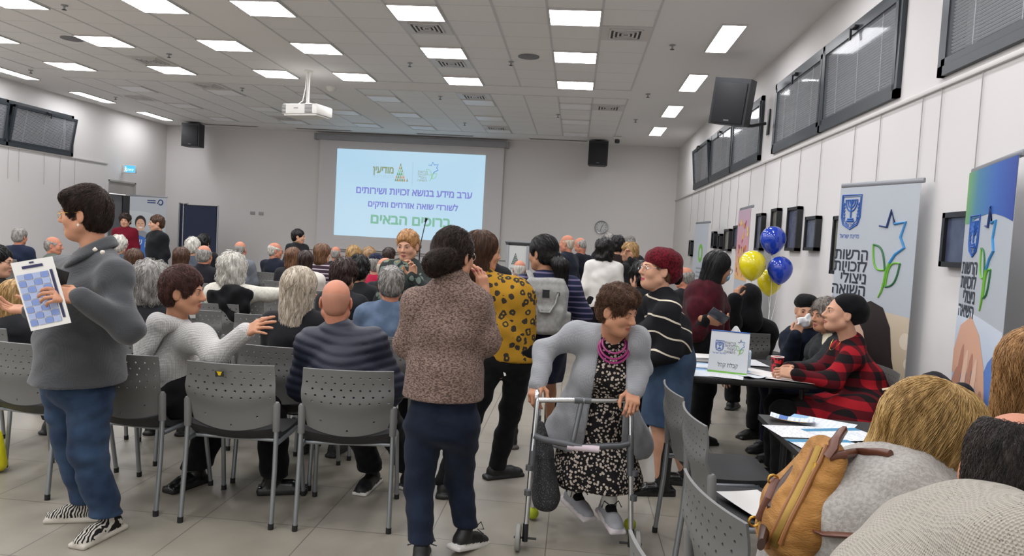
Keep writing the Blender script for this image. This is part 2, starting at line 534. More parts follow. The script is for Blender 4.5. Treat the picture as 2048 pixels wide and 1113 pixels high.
# ---- sprinklers, detectors, sensor, slots
def make_sprinkler():
    r = bpy.data.objects.new('sprinkler', None); link(r)
    b = MB(); b.lathe([(0.04, 0.0), (0.04, -0.008), (0.012, -0.012), (0.012, -0.045), (0.004, -0.05)], n=12); b.build('body_stem', M_alu, r)
    b = MB(); b.lathe([(0.004, -0.045), (0.028, -0.052), (0.028, -0.056), (0.0, -0.056)], n=12); b.build('deflector', M_dark, r)
    return r
place(make_sprinkler(), [(-6.48, 8.61), (-10.05, 12.53), (-6.48, 10.93), (-6.48, 13.42), (-10.05, 14.97), (-2.67, 10.96), (-1.1, 10.66), (-2.68, 13.48), (-0.52, 14.89), (-2.68, 16.48), (1.06, 15.11), (1.06, 12.56), (1.07, 9.51)],
      'small dark sprinkler head hanging from the ceiling', 'sprinkler', 'ceiling sprinklers')
b = MB(); b.lathe([(0.15, 0.0), (0.15, -0.012), (0.10, -0.02), (0.0, -0.02)], n=20)
o = b.build('ceiling_speaker', mat('grille_grey', '77777a', 0.6)); o.location = (-0.82, 10.33, CEIL); tag(o, 'round grey ceiling speaker grille between the lit panels', 'speaker')
b = MB(); b.lathe([(0.15, 0.0), (0.15, -0.012), (0.10, -0.02), (0.0, -0.02)], n=20)
o = b.build('ceiling_speaker', MATS['grille_grey']); o.location = (-7.55, 10.2, CEIL); tag(o, 'round grey ceiling speaker grille left of a lit panel over the audience', 'speaker')
b = MB(); b.lathe([(0.09, 0.0), (0.09, -0.02), (0.06, -0.07), (0.03, -0.085), (0.0, -0.085)], n=20)
o = b.build('motion_detector', M_white); o.location = (-4.6, 13.0, CEIL); tag(o, 'white dome detector on the ceiling beside the projector pole', 'detector')
for i, x in enumerate((-9.2, -6.7, -3.5, -0.6)):
    b = MB(); b.box((0, 0, -0.005), (1.5, 0.12, 0.012)); 
    sl = b.build('slot_diffuser', M_trim, None, smooth=False); sl.location = (x, 18.48, CEIL)
    tag(sl, 'long slot air diffuser in the ceiling above the screen wall', 'vent', 'slot diffusers over the screen wall')
    b = MB()
    for dy in (-0.03, 0.03): b.box((0, dy, -0.0125), (1.44, 0.03, 0.004))
    b.build('slot', MATS['vent_dark'], sl, smooth=False)
# ------------------------------------------------------------------ implicit surfaces -> meshes (bodies and clothes)
F32 = np.float32
def V3(*a): return np.array(a, dtype=float)
def unit(v):
    v = np.asarray(v, float); n = np.linalg.norm(v)
    return v/n if n > 1e-9 else v

class P:
    """one primitive: an elliptic cone segment, an ellipsoid or a box, blended with weight k; op u = union, s = subtract"""
    def __init__(s, kind, k=0.02, op='u', **kw):
        s.kind = kind; s.k = k; s.op = op; s.__dict__.update(kw)
    def bounds(s, pad):
        if s.kind == 'cone':
            r = max(s.ra, s.rb)+pad
            return np.minimum(s.a, s.b)-r, np.maximum(s.a, s.b)+r
        if s.kind == 'econe':
            r = max(max(s.ra), max(s.rb))+pad
            return np.minimum(s.a, s.b)-r, np.maximum(s.a, s.b)+r
        r = np.linalg.norm(s.r) if s.kind == 'box' else max(s.r)
        return s.c-r-pad, s.c+r+pad
    def dist(s, X, Y, Z):
        if s.kind == 'cone':
            ab = s.b-s.a; L2 = max(ab @ ab, 1e-12)
            px, py, pz = X-F32(s.a[0]), Y-F32(s.a[1]), Z-F32(s.a[2])
            t = np.clip((px*F32(ab[0])+py*F32(ab[1])+pz*F32(ab[2]))*F32(1/L2), 0, 1)
            d = np.sqrt((px-t*F32(ab[0]))**2+(py-t*F32(ab[1]))**2+(pz-t*F32(ab[2]))**2)
            return d-(F32(s.ra)+t*F32(s.rb-s.ra))
        if s.kind == 'econe':
            ab = s.b-s.a; L2 = max(ab @ ab, 1e-12); w = ab/math.sqrt(L2)
            x = unit(s.x-w*(s.x @ w)); y = np.cross(w, x)
            px, py, pz = X-F32(s.a[0]), Y-F32(s.a[1]), Z-F32(s.a[2])
            t = np.clip((px*F32(ab[0])+py*F32(ab[1])+pz*F32(ab[2]))*F32(1/L2), 0, 1)
            qx, qy, qz = px-t*F32(ab[0]), py-t*F32(ab[1]), pz-t*F32(ab[2])
            u = qx*F32(x[0])+qy*F32(x[1])+qz*F32(x[2]); v = qx*F32(y[0])+qy*F32(y[1])+qz*F32(y[2]); h = qx*F32(w[0])+qy*F32(w[1])+qz*F32(w[2])
            r1 = F32(s.ra[0])+t*F32(s.rb[0]-s.ra[0]); r2 = F32(s.ra[1])+t*F32(s.rb[1]-s.ra[1]); r3 = np.minimum(r1, r2)
            k0 = np.sqrt((u/r1)**2+(v/r2)**2+(h/r3)**2); k1 = np.sqrt((u/r1**2)**2+(v/r2**2)**2+(h/r3**2)**2)
            return np.where(k1 > 1e-6, k0*(k0-1)/np.maximum(k1, F32(1e-6)), -r3)
        px, py, pz = X-F32(s.c[0]), Y-F32(s.c[1]), Z-F32(s.c[2])
        R = getattr(s, 'R', None)
        if R is not None:
            R = np.asarray(R, F32)
            px, py, pz = px*R[0, 0]+py*R[1, 0]+pz*R[2, 0], px*R[0, 1]+py*R[1, 1]+pz*R[2, 1], px*R[0, 2]+py*R[1, 2]+pz*R[2, 2]
        r = np.asarray(s.r, F32)
        if s.kind == 'ell':
            k0 = np.sqrt((px/r[0])**2+(py/r[1])**2+(pz/r[2])**2); k1 = np.sqrt((px/r[0]**2)**2+(py/r[1]**2)**2+(pz/r[2]**2)**2)
            return np.where(k1 > 1e-6, k0*(k0-1)/np.maximum(k1, F32(1e-6)), -r.min())
        rd = F32(getattr(s, 'rd', 0.01))
        qx, qy, qz = np.abs(px)-r[0]+rd, np.abs(py)-r[1]+rd, np.abs(pz)-r[2]+rd
        return np.sqrt(np.maximum(qx, 0)**2+np.maximum(qy, 0)**2+np.maximum(qz, 0)**2)+np.minimum(np.maximum(qx, np.maximum(qy, qz)), 0)-rd

def cone(a, b, ra, rb, k=0.02, op='u'): return P('cone', k, op, a=np.asarray(a, float), b=np.asarray(b, float), ra=ra, rb=rb)
def econe(a, b, ra, rb, x, k=0.04, op='u'): return P('econe', k, op, a=np.asarray(a, float), b=np.asarray(b, float), ra=ra, rb=rb, x=np.asarray(x, float))
def ell(c, r, R=None, k=0.02, op='u'): return P('ell', k, op, c=np.asarray(c, float), r=np.asarray(r, float), R=R)
def rbox(c, r, R=None, rd=0.01, k=0.01, op='u'): return P('box', k, op, c=np.asarray(c, float), r=np.asarray(r, float), R=R, rd=rd)

def smin(a, b, k):
    if k <= 0: return np.minimum(a, b)
    h = np.maximum(F32(k)-np.abs(a-b), 0)*F32(1/k)
    return np.minimum(a, b)-h*h*F32(k*0.25)

def axis(lo, hi, h, fine=()):
    """grid coordinates lo..hi with step h, finer inside the given (lo, hi, step) bands"""
    out = []; x = lo
    while x < hi+h:
        out.append(x); st = h
        for a, b, s in fine:
            if a-s <= x <= b: st = min(st, s)
            elif x < a < x+st: st = min(st, max(a-x, 1e-4) if a-x > s else s)
        x += st
    return np.array(out, F32)

def vnoise(X, Y, Z, fr, seed, n=7):
    """cheap smooth noise: a sum of sines in random directions"""
    rg = np.random.RandomState(seed); out = 0
    for i in range(n):
        d = unit(rg.normal(size=3)*np.asarray(fr)); ph = rg.uniform(0, 6.28)
        w = np.asarray(fr, float)*rg.uniform(0.6, 1.4)*np.sign(rg.uniform(-1, 1, 3))
        out = out+np.sin(X*F32(w[0])+Y*F32(w[1])+Z*F32(w[2])+F32(ph))
    return out*F32(1.0/math.sqrt(n))

def sdf_grid(prims, h, fine=None, off=0.0, post=None, pad=0.02):
    lo = np.full(3, 1e9); hi = np.full(3, -1e9)
    for p in prims:
        if p.op != 'u': continue
        a, b = p.bounds(0); lo = np.minimum(lo, a); hi = np.maximum(hi, b)
    lo = lo-pad-off-2*h; hi = hi+pad+off+2*h
    fine = fine or ((), (), ())
    ax = [axis(lo[i], hi[i], h, fine[i]) for i in range(3)]
    D = np.full([len(a) for a in ax], 1.0, F32)
    for p in prims:
        a, b = p.bounds(p.k+off+3*h+(0.03 if post else 0))
        sl = []
        for i in range(3):
            i0 = max(int(np.searchsorted(ax[i], a[i]))-1, 0); i1 = min(int(np.searchsorted(ax[i], b[i]))+1, len(ax[i]))
            sl.append(slice(i0, i1))
        if any(q.start >= q.stop for q in sl): continue
        X = ax[0][sl[0]][:, None, None]; Y = ax[1][sl[1]][None, :, None]; Z = ax[2][sl[2]][None, None, :]
        d = p.dist(X, Y, Z); S = tuple(sl)
        if p.op == 'u': D[S] = smin(D[S], d.astype(F32), p.k)
        elif p.op == 's': D[S] = -smin(-D[S], d.astype(F32), p.k)
    D -= F32(off)
    if post is not None:
        D = post(D, ax[0][:, None, None], ax[1][None, :, None], ax[2][None, None, :])
    return D, ax

def surface_nets(D, ax, smooth=1):
    ins = D < 0
    c = ins[:-1, :-1, :-1].astype(np.int8)
    for dx in (0, 1):
        for dy in (0, 1):
            for dz in (0, 1):
                if dx+dy+dz: c = c+ins[dx:dx+c.shape[0], dy:dy+c.shape[1], dz:dz+c.shape[2]]
    act = (c > 0) & (c < 8)
    I, J, K = np.nonzero(act)
    n = len(I)
    if n == 0: return np.zeros((0, 3)), np.zeros((0, 4), int)
    idx = np.full(act.shape, -1, np.int32); idx[I, J, K] = np.arange(n, dtype=np.int32)
    acc = np.zeros((n, 3)); cnt = np.zeros(n)
    A = [a.astype(np.float64) for a in ax]
    cor = [(a, b, e) for a in (0, 1) for b in (0, 1) for e in (0, 1)]
    for p in cor:
        for axi in range(3):
            if p[axi]: continue
            q = list(p); q[axi] = 1
            d0 = D[I+p[0], J+p[1], K+p[2]].astype(np.float64); d1 = D[I+q[0], J+q[1], K+q[2]].astype(np.float64)
            m = (d0 < 0) != (d1 < 0)
            t = np.where(m, d0/np.where(m, d0-d1, 1), 0)
            pos = [A[0][I+p[0]], A[1][J+p[1]], A[2][K+p[2]]]
            e1 = [A[0][I+q[0]], A[1][J+q[1]], A[2][K+q[2]]]
            for a in range(3):
                acc[:, a] += np.where(m, pos[a]+t*(e1[a]-pos[a]), 0)
            cnt += m
    v = acc/np.maximum(cnt, 1)[:, None]
    quads = []
    for axi in range(3):
        sl0 = [slice(None)]*3; sl1 = [slice(None)]*3
        sl0[axi] = slice(0, -1); sl1[axi] = slice(1, None)
        a = ins[tuple(sl0)]; b = ins[tuple(sl1)]
        ex = a != b
        o1, o2 = [(1, 2), (2, 0), (0, 1)][axi]
        i, j, k = np.nonzero(ex); pts = np.stack([i, j, k], 1)
        ok = (pts[:, o1] > 0) & (pts[:, o2] > 0) & (pts[:, o1] < act.shape[o1]) & (pts[:, o2] < act.shape[o2])
        pts = pts[ok]
        flip = ~a[pts[:, 0], pts[:, 1], pts[:, 2]]
        def at(d1, d2):
            q = pts.copy(); q[:, o1] -= d1; q[:, o2] -= d2
            return idx[q[:, 0], q[:, 1], q[:, 2]]
        Q = np.stack([at(1, 1), at(0, 1), at(0, 0), at(1, 0)], 1)
        Q[flip] = Q[flip][:, ::-1]
        quads.append(Q)
    Q = np.concatenate(quads); Q = Q[(Q >= 0).all(1)]
    for _ in range(smooth):
        s = np.zeros_like(v); w = np.zeros(n)
        for a in range(4):
            i, j = Q[:, a], Q[:, (a+1) % 4]
            for ch in range(3):
                s[:, ch] += np.bincount(i, v[j, ch], n)+np.bincount(j, v[i, ch], n)
            w += np.bincount(i, minlength=n)+np.bincount(j, minlength=n)
        v = 0.5*v+0.5*s/np.maximum(w, 1)[:, None]
    return v, Q

def np_mesh(name, v, Q, mats, parent=None, mi=None, smooth=True):
    me = bpy.data.meshes.new(name)
    n, m, c = len(v), len(Q), Q.shape[1]
    me.vertices.add(n); me.vertices.foreach_set('co', np.asarray(v, F32).ravel())
    me.loops.add(m*c); me.loops.foreach_set('vertex_index', np.asarray(Q, np.int32).ravel())
    me.polygons.add(m); me.polygons.foreach_set('loop_start', np.arange(0, m*c, c, dtype=np.int32))
    try: me.polygons.foreach_set('loop_total', np.full(m, c, np.int32))
    except Exception: pass
    for q in (mats if isinstance(mats, (list, tuple)) else [mats]): me.materials.append(q)
    if mi is not None: me.polygons.foreach_set('material_index', np.asarray(mi, np.int32))
    me.polygons.foreach_set('use_smooth', np.full(m, smooth, bool))
    me.update(calc_edges=True); me.validate()
    return link(bpy.data.objects.new(name, me), parent)

def blob(name, prims, h, mats, parent=None, fine=None, off=0.0, post=None, smooth=1, paint=None):
    D, ax = sdf_grid(prims, h, fine, off, post)
    v, Q = surface_nets(D, ax, smooth)
    mi = None
    if paint is not None and len(v):
        mi = paint(v[Q].mean(1))
    return np_mesh(name, v, Q, mats, parent, mi)

def ring_mesh(path, r, n=6):
    b = MB(); b.tube(path, r, n, cap=False); return b

# ------------------------------------------------------------------ frames
def frame(fwd, up=(0, 0, 1)):
    """3x3 with columns right, forward, up"""
    y = unit(fwd); x = unit(np.cross(y, up)); z = np.cross(x, y)
    return np.stack([x, y, z], 1)
def headR(yaw, pitch=0.0, roll=0.0):
    """yaw: heading in degrees (0 = away from the camera, 90 = to the left); pitch > 0 looks up; roll > 0 tips to the right shoulder"""
    a = R_(yaw); p = R_(pitch); r = R_(roll)
    Rz = np.array([[math.cos(a), -math.sin(a), 0], [math.sin(a), math.cos(a), 0], [0, 0, 1]])
    Rx = np.array([[1, 0, 0], [0, math.cos(p), -math.sin(p)], [0, math.sin(p), math.cos(p)]])
    Ry = np.array([[math.cos(r), 0, math.sin(r)], [0, 1, 0], [-math.sin(r), 0, math.cos(r)]])
    return Rz @ Rx @ Ry

# ------------------------------------------------------------------ head, hand
def head_prims(c, R, s=1.0, full=1.0, nose=1.0, age=0.0, face=True):
    """skull, jaw, nose, brow, cheeks, sockets, lips, ears in the head frame (x right, y forward, z up)"""
    def T(x, y, z): return c+R @ (np.array([x, y, z])*s)
    def E(p, r, k=0.02, op='u', Rl=None): return ell(T(*p), np.array(r)*s, R if Rl is None else R @ Rl, k*s, op)
    def K(a, b, ra, rb, k=0.012, op='u'): return cone(T(*a), T(*b), ra*s, rb*s, k*s, op)
    L = [E((0, -0.016, 0.034), (0.073, 0.092, 0.083)), E((0, 0.030, -0.028), (0.056+0.006*full, 0.062, 0.084), 0.03),
         E((0, 0.055, -0.088), (0.026+0.005*full, 0.026, 0.022), 0.03),
         K((-0.050, 0.005, -0.060), (-0.016, 0.060, -0.090), 0.017+0.006*full, 0.016, 0.03), K((0.050, 0.005, -0.060), (0.016, 0.060, -0.090), 0.017+0.006*full, 0.016, 0.03)]
    if full > 1.1: L.append(E((0, 0.025, -0.098), (0.04, 0.045, 0.026), 0.03))
    if face:
        for q in (-1, 1):
            L += [E((q*0.037, 0.060, -0.026), (0.024, 0.022, 0.024), 0.025)]
        L += [K((-0.036, 0.080, 0.019), (0.036, 0.080, 0.019), 0.009, 0.009, 0.02)]
        for q in (-1, 1):
            L += [E((q*0.031, 0.097, 0.002), (0.017, 0.013, 0.0105), 0.012, 's'), E((q*0.031, 0.0765, 0.001), (0.0145, 0.0125, 0.0125), 0.004)]
        L += [K((0, 0.086, 0.014), (0, 0.108, -0.026), 0.0075, 0.0115*nose, 0.012), E((-0.011, 0.097, -0.031), (0.0085*nose, 0.011, 0.008), 0.006), E((0.011, 0.097, -0.031), (0.0085*nose, 0.011, 0.008), 0.006)]
        L += [K((-0.0045, 0.113, -0.041), (0.0045, 0.113, -0.041), 0.004, 0.004, 0.006, 's')]
        for q in (-1, 1):
            L += [K((0, 0.0945, -0.0565), (q*0.021, 0.0835, -0.0615), 0.0048, 0.003, 0.006), K((0, 0.0925, -0.0695), (q*0.019, 0.082, -0.065), 0.0056, 0.0035, 0.006)]
            if age: L += [K((q*0.021, 0.102, -0.030), (q*0.033, 0.086, -0.062), 0.0035, 0.003, 0.008, 's')]
        L += [K((-0.02, 0.099, -0.0632), (0.02, 0.0905, -0.0632), 0.0018, 0.0018, 0.003, 's') if False else K((-0.019, 0.0955, -0.0632), (0.019, 0.0955, -0.0632), 0.0022, 0.0022, 0.003, 's')]
    for q in (-1, 1):
        a = 0.35*q
        Rl = np.array([[math.cos(a), -math.sin(a), 0], [math.sin(a), math.cos(a), 0], [0, 0, 1]])
        L += [E((q*0.0775, -0.010, -0.008), (0.008, 0.020, 0.033), 0.008, 'u', Rl), E((q*0.0865, -0.006, -0.004), (0.006, 0.011, 0.021), 0.006, 's', Rl)]
    return L

def hand_prims(wrist, fwd, palm, side, s=1.0, curl=0.5, spread=0.12, thumb=0.5, curls=None):
    """palm box, four fingers of three bones each and a thumb from the side of the palm.
    fwd: wrist -> knuckles, palm: the way the palm faces, side: +1 right hand, -1 left hand"""
    f = unit(fwd); n = unit(np.asarray(palm, float)-f*(np.asarray(palm, float) @ f)); x = np.cross(f, n)*side    # x: towards the thumb
    w = np.asarray(wrist, float)
    def T(a, b, c): return w+(x*a+f*b+n*c)*s
    R = np.stack([x, f, n], 1)
    L = [rbox(T(0.002, 0.048, 0), np.array([0.038, 0.046, 0.0135])*s, R, 0.012*s, 0.012*s), cone(T(0, -0.03, 0), T(0, 0.02, 0), 0.025*s, 0.024*s, 0.015*s)]
    base = [(0.0285, 0.088), (0.0095, 0.093), (-0.0095, 0.089), (-0.0275, 0.080)]
    ln = [(0.042, 0.025, 0.020), (0.046, 0.029, 0.021), (0.042, 0.027, 0.020), (0.033, 0.020, 0.018)]
    rr = [0.0088, 0.0090, 0.0085, 0.0076]
    for i in range(4):
        cu = curls[i] if curls is not None else curl*(0.9+0.12*i)
        p = T(base[i][0], base[i][1], 0.0); ang = 0.0; sp = (1.5-i)*spread
        for b in range(3):
            ang += cu*(0.75, 1.0, 0.7)[b]
            d = (f*math.cos(sp)+x*math.sin(sp))*math.cos(ang)+n*math.sin(ang)
            q = p+d*ln[i][b]*s
            r0 = rr[i]*(1.0, 0.95, 0.87)[b]*s; r1 = rr[i]*(0.95, 0.87, 0.74)[b]*s
            L.append(cone(p, q, r0, r1, 0.004*s)); p = q
    p = T(0.026, 0.016, 0.004); dirs = [(0.75, 0.62, 0.25+0.5*thumb), (0.45-0.5*thumb, 0.85, 0.25+0.5*thumb), (0.2-0.7*thumb, 0.95, 0.2+0.4*thumb)]
    for b, l in enumerate((0.040, 0.032, 0.026)):
        d = unit(x*dirs[b][0]+f*dirs[b][1]+n*dirs[b][2]); q = p+d*l*s
        L.append(cone(p, q, (0.0135, 0.0105, 0.0095)[b]*s, (0.0105, 0.0095, 0.0075)[b]*s, 0.008*s)); p = q
    return L
# ------------------------------------------------------------------ people
UP = V3(0, 0, 1)
M_eye = mat('eye_white', 'e6e0d8', 0.25); M_iris = mat('iris_brown', '3a2a1e', 0.2); M_pupil = mat('pupil', '0a0a0a', 0.1)
M_gold = mat('gold', 'd8ab4e', 0.3, metal=1.0); M_steel = mat('chrome', 'd4d6d8', 0.18, metal=1.0)

def skin(name, col):
    if name in MATS: return MATS[name]
    m = mat(name, col, 0.58, spec=0.28, noise=0.16, nscale=16, bump=0.45, bscale=230, bdist=0.0016)
    b = m.node_tree.nodes['Principled BSDF']
    b.inputs['Subsurface Weight'].default_value = 0.12; b.inputs['Subsurface Radius'].default_value = (0.9, 0.35, 0.2); b.inputs['Subsurface Scale'].default_value = 0.008
    return m
def hairm(name, col, col2=None, rough=0.42):
    if name in MATS: return MATS[name]
    m = bpy.data.materials.new(name); m.use_nodes = True; t = NT(m)
    c = lin(col); c2 = lin(col2) if col2 else tuple(v*0.45 for v in c)
    mp = t.coord(scale=(70, 70, 14)); nz = t.add('ShaderNodeTexNoise', inp={'Scale': 1.0, 'Detail': 5.0}); t.link(mp, 0, nz, 'Vector')
    cr = t.add('ShaderNodeValToRGB'); cr.color_ramp.elements[0].position = 0.35; cr.color_ramp.elements[1].position = 0.65
    cr.color_ramp.elements[0].color = (*c2, 1); cr.color_ramp.elements[1].color = (*c, 1)
    t.link(nz, 0, cr, 0); t.link(cr, 0, t.b, 'Base Color')
    t.b.inputs['Roughness'].default_value = rough; t.b.inputs['Specular IOR Level'].default_value = 0.35
    t.bump(nz, 0, 0.6, 0.004)
    MATS[name] = m
    return m
def cloth(name, col, col2=None, nscale=60, bump=0.4, bscale=350, rough=0.9, stretch=(1, 1, 1), sheen=0.06, bdist=0.003, detail=4.0, lo=0.4, hi=0.6):
    """fabric: two-tone noise colour and woven bump"""
    if name in MATS: return MATS[name]
    m = bpy.data.materials.new(name); m.use_nodes = True; t = NT(m)
    c = lin(col); mp = t.coord(scale=stretch)
    t.b.inputs['Base Color'].default_value = (*c, 1)
    if col2:
        nz = t.add('ShaderNodeTexNoise', inp={'Scale': nscale, 'Detail': detail}); t.link(mp, 0, nz, 'Vector')
        cr = t.add('ShaderNodeValToRGB'); cr.color_ramp.elements[0].position = lo; cr.color_ramp.elements[1].position = hi
        cr.color_ramp.elements[0].color = (*lin(col2), 1); cr.color_ramp.elements[1].color = (*c, 1)
        t.link(nz, 0, cr, 0); t.link(cr, 0, t.b, 'Base Color')
    t.b.inputs['Roughness'].default_value = rough; t.b.inputs['Specular IOR Level'].default_value = 0.12; t.b.inputs['Sheen Weight'].default_value = sheen
    if bump:
        n2 = t.add('ShaderNodeTexNoise', inp={'Scale': bscale, 'Detail': 2.0}); t.link(mp, 0, n2, 'Vector'); t.bump(n2, 0, bump, bdist)
    MATS[name] = m
    return m
def knit(name, col, sx=90.0, sz=60.0, bump=0.7, col2=None):
    """rib or stitch knit: waves round and along the garment"""
    if name in MATS: return MATS[name]
    m = bpy.data.materials.new(name); m.use_nodes = True; t = NT(m)
    mp = t.coord(); sp = t.add('ShaderNodeSeparateXYZ'); t.link(mp, 0, sp, 0)
    def sn(sock, k, add=None):
        a = t.add('ShaderNodeMath', operation='MULTIPLY'); t.l.new(sp.outputs[sock], a.inputs[0]); a.inputs[1].default_value = k*2*PI
        b = t.add('ShaderNodeMath', operation='SINE'); t.l.new(a.outputs[0], b.inputs[0]); return b
    s1, s2, s3 = sn(0, sx), sn(1, sx), sn(2, sz)
    a = t.add('ShaderNodeMath', operation='ADD'); t.l.new(s1.outputs[0], a.inputs[0]); t.l.new(s2.outputs[0], a.inputs[1])
    b = t.add('ShaderNodeMath', operation='ADD'); t.l.new(a.outputs[0], b.inputs[0]); t.l.new(s3.outputs[0], b.inputs[1])
    mr = t.add('ShaderNodeMapRange', inp={1: -2.0, 2: 2.0}); t.l.new(b.outputs[0], mr.inputs[0])
    nz = t.add('ShaderNodeTexNoise', inp={'Scale': 60.0, 'Detail': 3.0}); t.link(mp, 0, nz, 'Vector')
    ad = t.add('ShaderNodeMath', operation='ADD'); t.l.new(mr.outputs[0], ad.inputs[0]); t.l.new(nz.outputs[0], ad.inputs[1])
    mx = t.mixc([v*0.72 for v in lin(col)] if not col2 else lin(col2), lin(col)); t.l.new(mr.outputs[0], mx.inputs[0]); t.link(mx, 2, t.b, 'Base Color')
    t.b.inputs['Roughness'].default_value = 0.92; t.b.inputs['Specular IOR Level'].default_value = 0.15; t.b.inputs['Sheen Weight'].default_value = 0.3
    t.bump(ad, 0, bump, 0.004)
    MATS[name] = m
    return m

def stand(x, y, yaw, h=1.63, sh=0.158, lean=0.0, z0=0.0):
    """joints of a standing figure; yaw 0 faces away from the camera, 90 faces left"""
    R = headR(yaw); rt, fw = R[:, 0], R[:, 1]; o = V3(x, y, z0); u = h/1.63
    J = dict(R=R, u=u, o=o)
    J['pel'] = o+UP*0.90*u; J['wai'] = o+UP*1.03*u+fw*lean*0.13; J['che'] = o+UP*1.20*u+fw*lean*0.30; J['nek'] = o+UP*1.35*u+fw*(lean*0.48-0.005)
    J['head'] = o+UP*1.508*u+fw*(lean*0.60+0.02); J['hR'] = R
    for s, q in (('L', -1), ('R', 1)):
        J['sh'+s] = o+rt*q*sh*u+UP*1.285*u+fw*lean*0.43
        J['el'+s] = J['sh'+s]+rt*q*0.055-UP*0.275*u-fw*0.03
        J['wr'+s] = J['el'+s]+rt*q*0.0-UP*0.225*u+fw*0.09
        J['hip'+s] = o+rt*q*0.085*u+UP*0.86*u
        J['kn'+s] = o+rt*q*0.095*u+UP*0.475*u+fw*0.015
        J['an'+s] = o+rt*q*0.10*u+UP*0.085-fw*0.02
        J['ft'+s] = R
    return J

def seat(x, y, yaw, h=1.30, sh=0.16, lean=0.0, z0=0.0):
    """joints of a seated figure whose hips sit at x, y on a chair 0.46 m high; h = height of the crown"""
    R = headR(yaw); rt, fw = R[:, 0], R[:, 1]; o = V3(x, y, z0); u = 1.0; d = h-1.30
    J = dict(R=R, u=u, o=o)
    J['pel'] = o+UP*0.56; J['wai'] = o+UP*(0.69+d*0.2)+fw*lean*0.12; J['che'] = o+UP*(0.87+d*0.5)+fw*lean*0.28; J['nek'] = o+UP*(1.02+d)+fw*lean*0.46
    J['head'] = o+UP*(1.18+d)+fw*(lean*0.60+0.02); J['hR'] = R
    for s, q in (('L', -1), ('R', 1)):
        J['sh'+s] = o+rt*q*sh+UP*(0.955+d*0.9)+fw*lean*0.41
        J['el'+s] = J['sh'+s]+rt*q*0.06-UP*0.27+fw*0.06
        J['wr'+s] = J['el'+s]-rt*q*0.10-UP*0.08+fw*0.20
        J['hip'+s] = o+rt*q*0.09+UP*0.54+fw*0.02
        J['kn'+s] = o+rt*q*0.11+UP*0.52+fw*0.42
        J['an'+s] = o+rt*q*0.11+UP*0.085+fw*0.40
        J['ft'+s] = R
    return J

def torso_prims(J, g=1.0, bust=0.0, belly=0.0, k=0.05, low=0.06, depth=1.0, trap=0.044, shr=0.046):
    R = J['R']; x = R[:, 0]; fw = R[:, 1]; u = J['u']
    xs = unit(J['shR']-J['shL'])
    up = unit(J['nek']-J['che']); dn = unit(J['pel']-J['wai'])
    top = J['nek']-up*0.075*u
    L = [econe(J['pel']+dn*low, J['wai'], (0.160*g*u, 0.112*g*u*depth), (0.138*g*u, 0.100*g*u*depth), x, k),
         econe(J['wai'], J['che'], (0.138*g*u, 0.100*g*u*depth), (0.142*g*u, 0.105*g*u*depth), x, k),
         econe(J['che'], top, (0.142*g*u, 0.105*g*u*depth), (0.100*g*u, 0.068*u), xs, k),
         cone(J['shL']-up*0.03*u, J['shR']-up*0.03*u, 0.045*u, 0.045*u, k)]
    for s in 'LR':
        L.append(cone(J['nek']-up*0.015*u, J['sh'+s], trap*u, shr*u, k))
    if bust:
        for q in (-1, 1):
            L.append(ell(J['che']+xs*q*0.075*u+fw*0.085*u-UP*0.02, np.array([0.072, 0.070, 0.075])*u*bust, R, 0.05))
    if belly:
        L.append(ell(0.5*(J['pel']+J['wai'])+fw*0.05*u, np.array([0.15, 0.13, 0.13])*u*belly, R, 0.06))
    return L
def arm_prims(J, s, g=1.0, k=0.03, fore=True, wr=0.0):
    a, b, c = J['sh'+s], J['el'+s], J['wr'+s]; u = J['u']
    L = [cone(a, b, 0.048*g*u, 0.038*g*u, k)]
    if fore: L.append(cone(b, c+(c-b)*wr, 0.038*g*u, 0.027*g*u, k))
    return L
def leg_prims(J, s, g=1.0, k=0.03, upto=1.0):
    a, b, c = J['hip'+s], J['kn'+s], J['an'+s]; u = J['u']
    L = [cone(a, b, 0.086*g*u, 0.056*g*u, k)]
    if upto >= 1: 
        back = unit(np.cross(J['R'][:, 0], unit(b-c)))
        L += [cone(b, c, 0.053*g*u, 0.036*g*u, k), ell(b+(c-b)*0.30-back*0.0-J['ft'+s][:, 1]*0.014, np.array([0.050, 0.052, 0.10])*g*u, frame(J['ft'+s][:, 1], b-c), 0.03)]
    return L

def cut(*planes, folds=None, extra=None):
    """keeps the side of each plane (point, normal) that the normal points away from; folds = (amplitude, frequency, seed)"""
    def post(D, X, Y, Z):
        if folds is not None:
            for am, fr, sd in (folds if isinstance(folds, list) else [folds]):
                D = D+F32(am)*vnoise(X, Y, Z, fr, sd)
        if extra is not None: D = extra(D, X, Y, Z)
        for p, n in planes:
            n = unit(n)
            D = np.maximum(D, (X-F32(p[0]))*F32(n[0])+(Y-F32(p[1]))*F32(n[1])+(Z-F32(p[2]))*F32(n[2]))
        return D
    return post

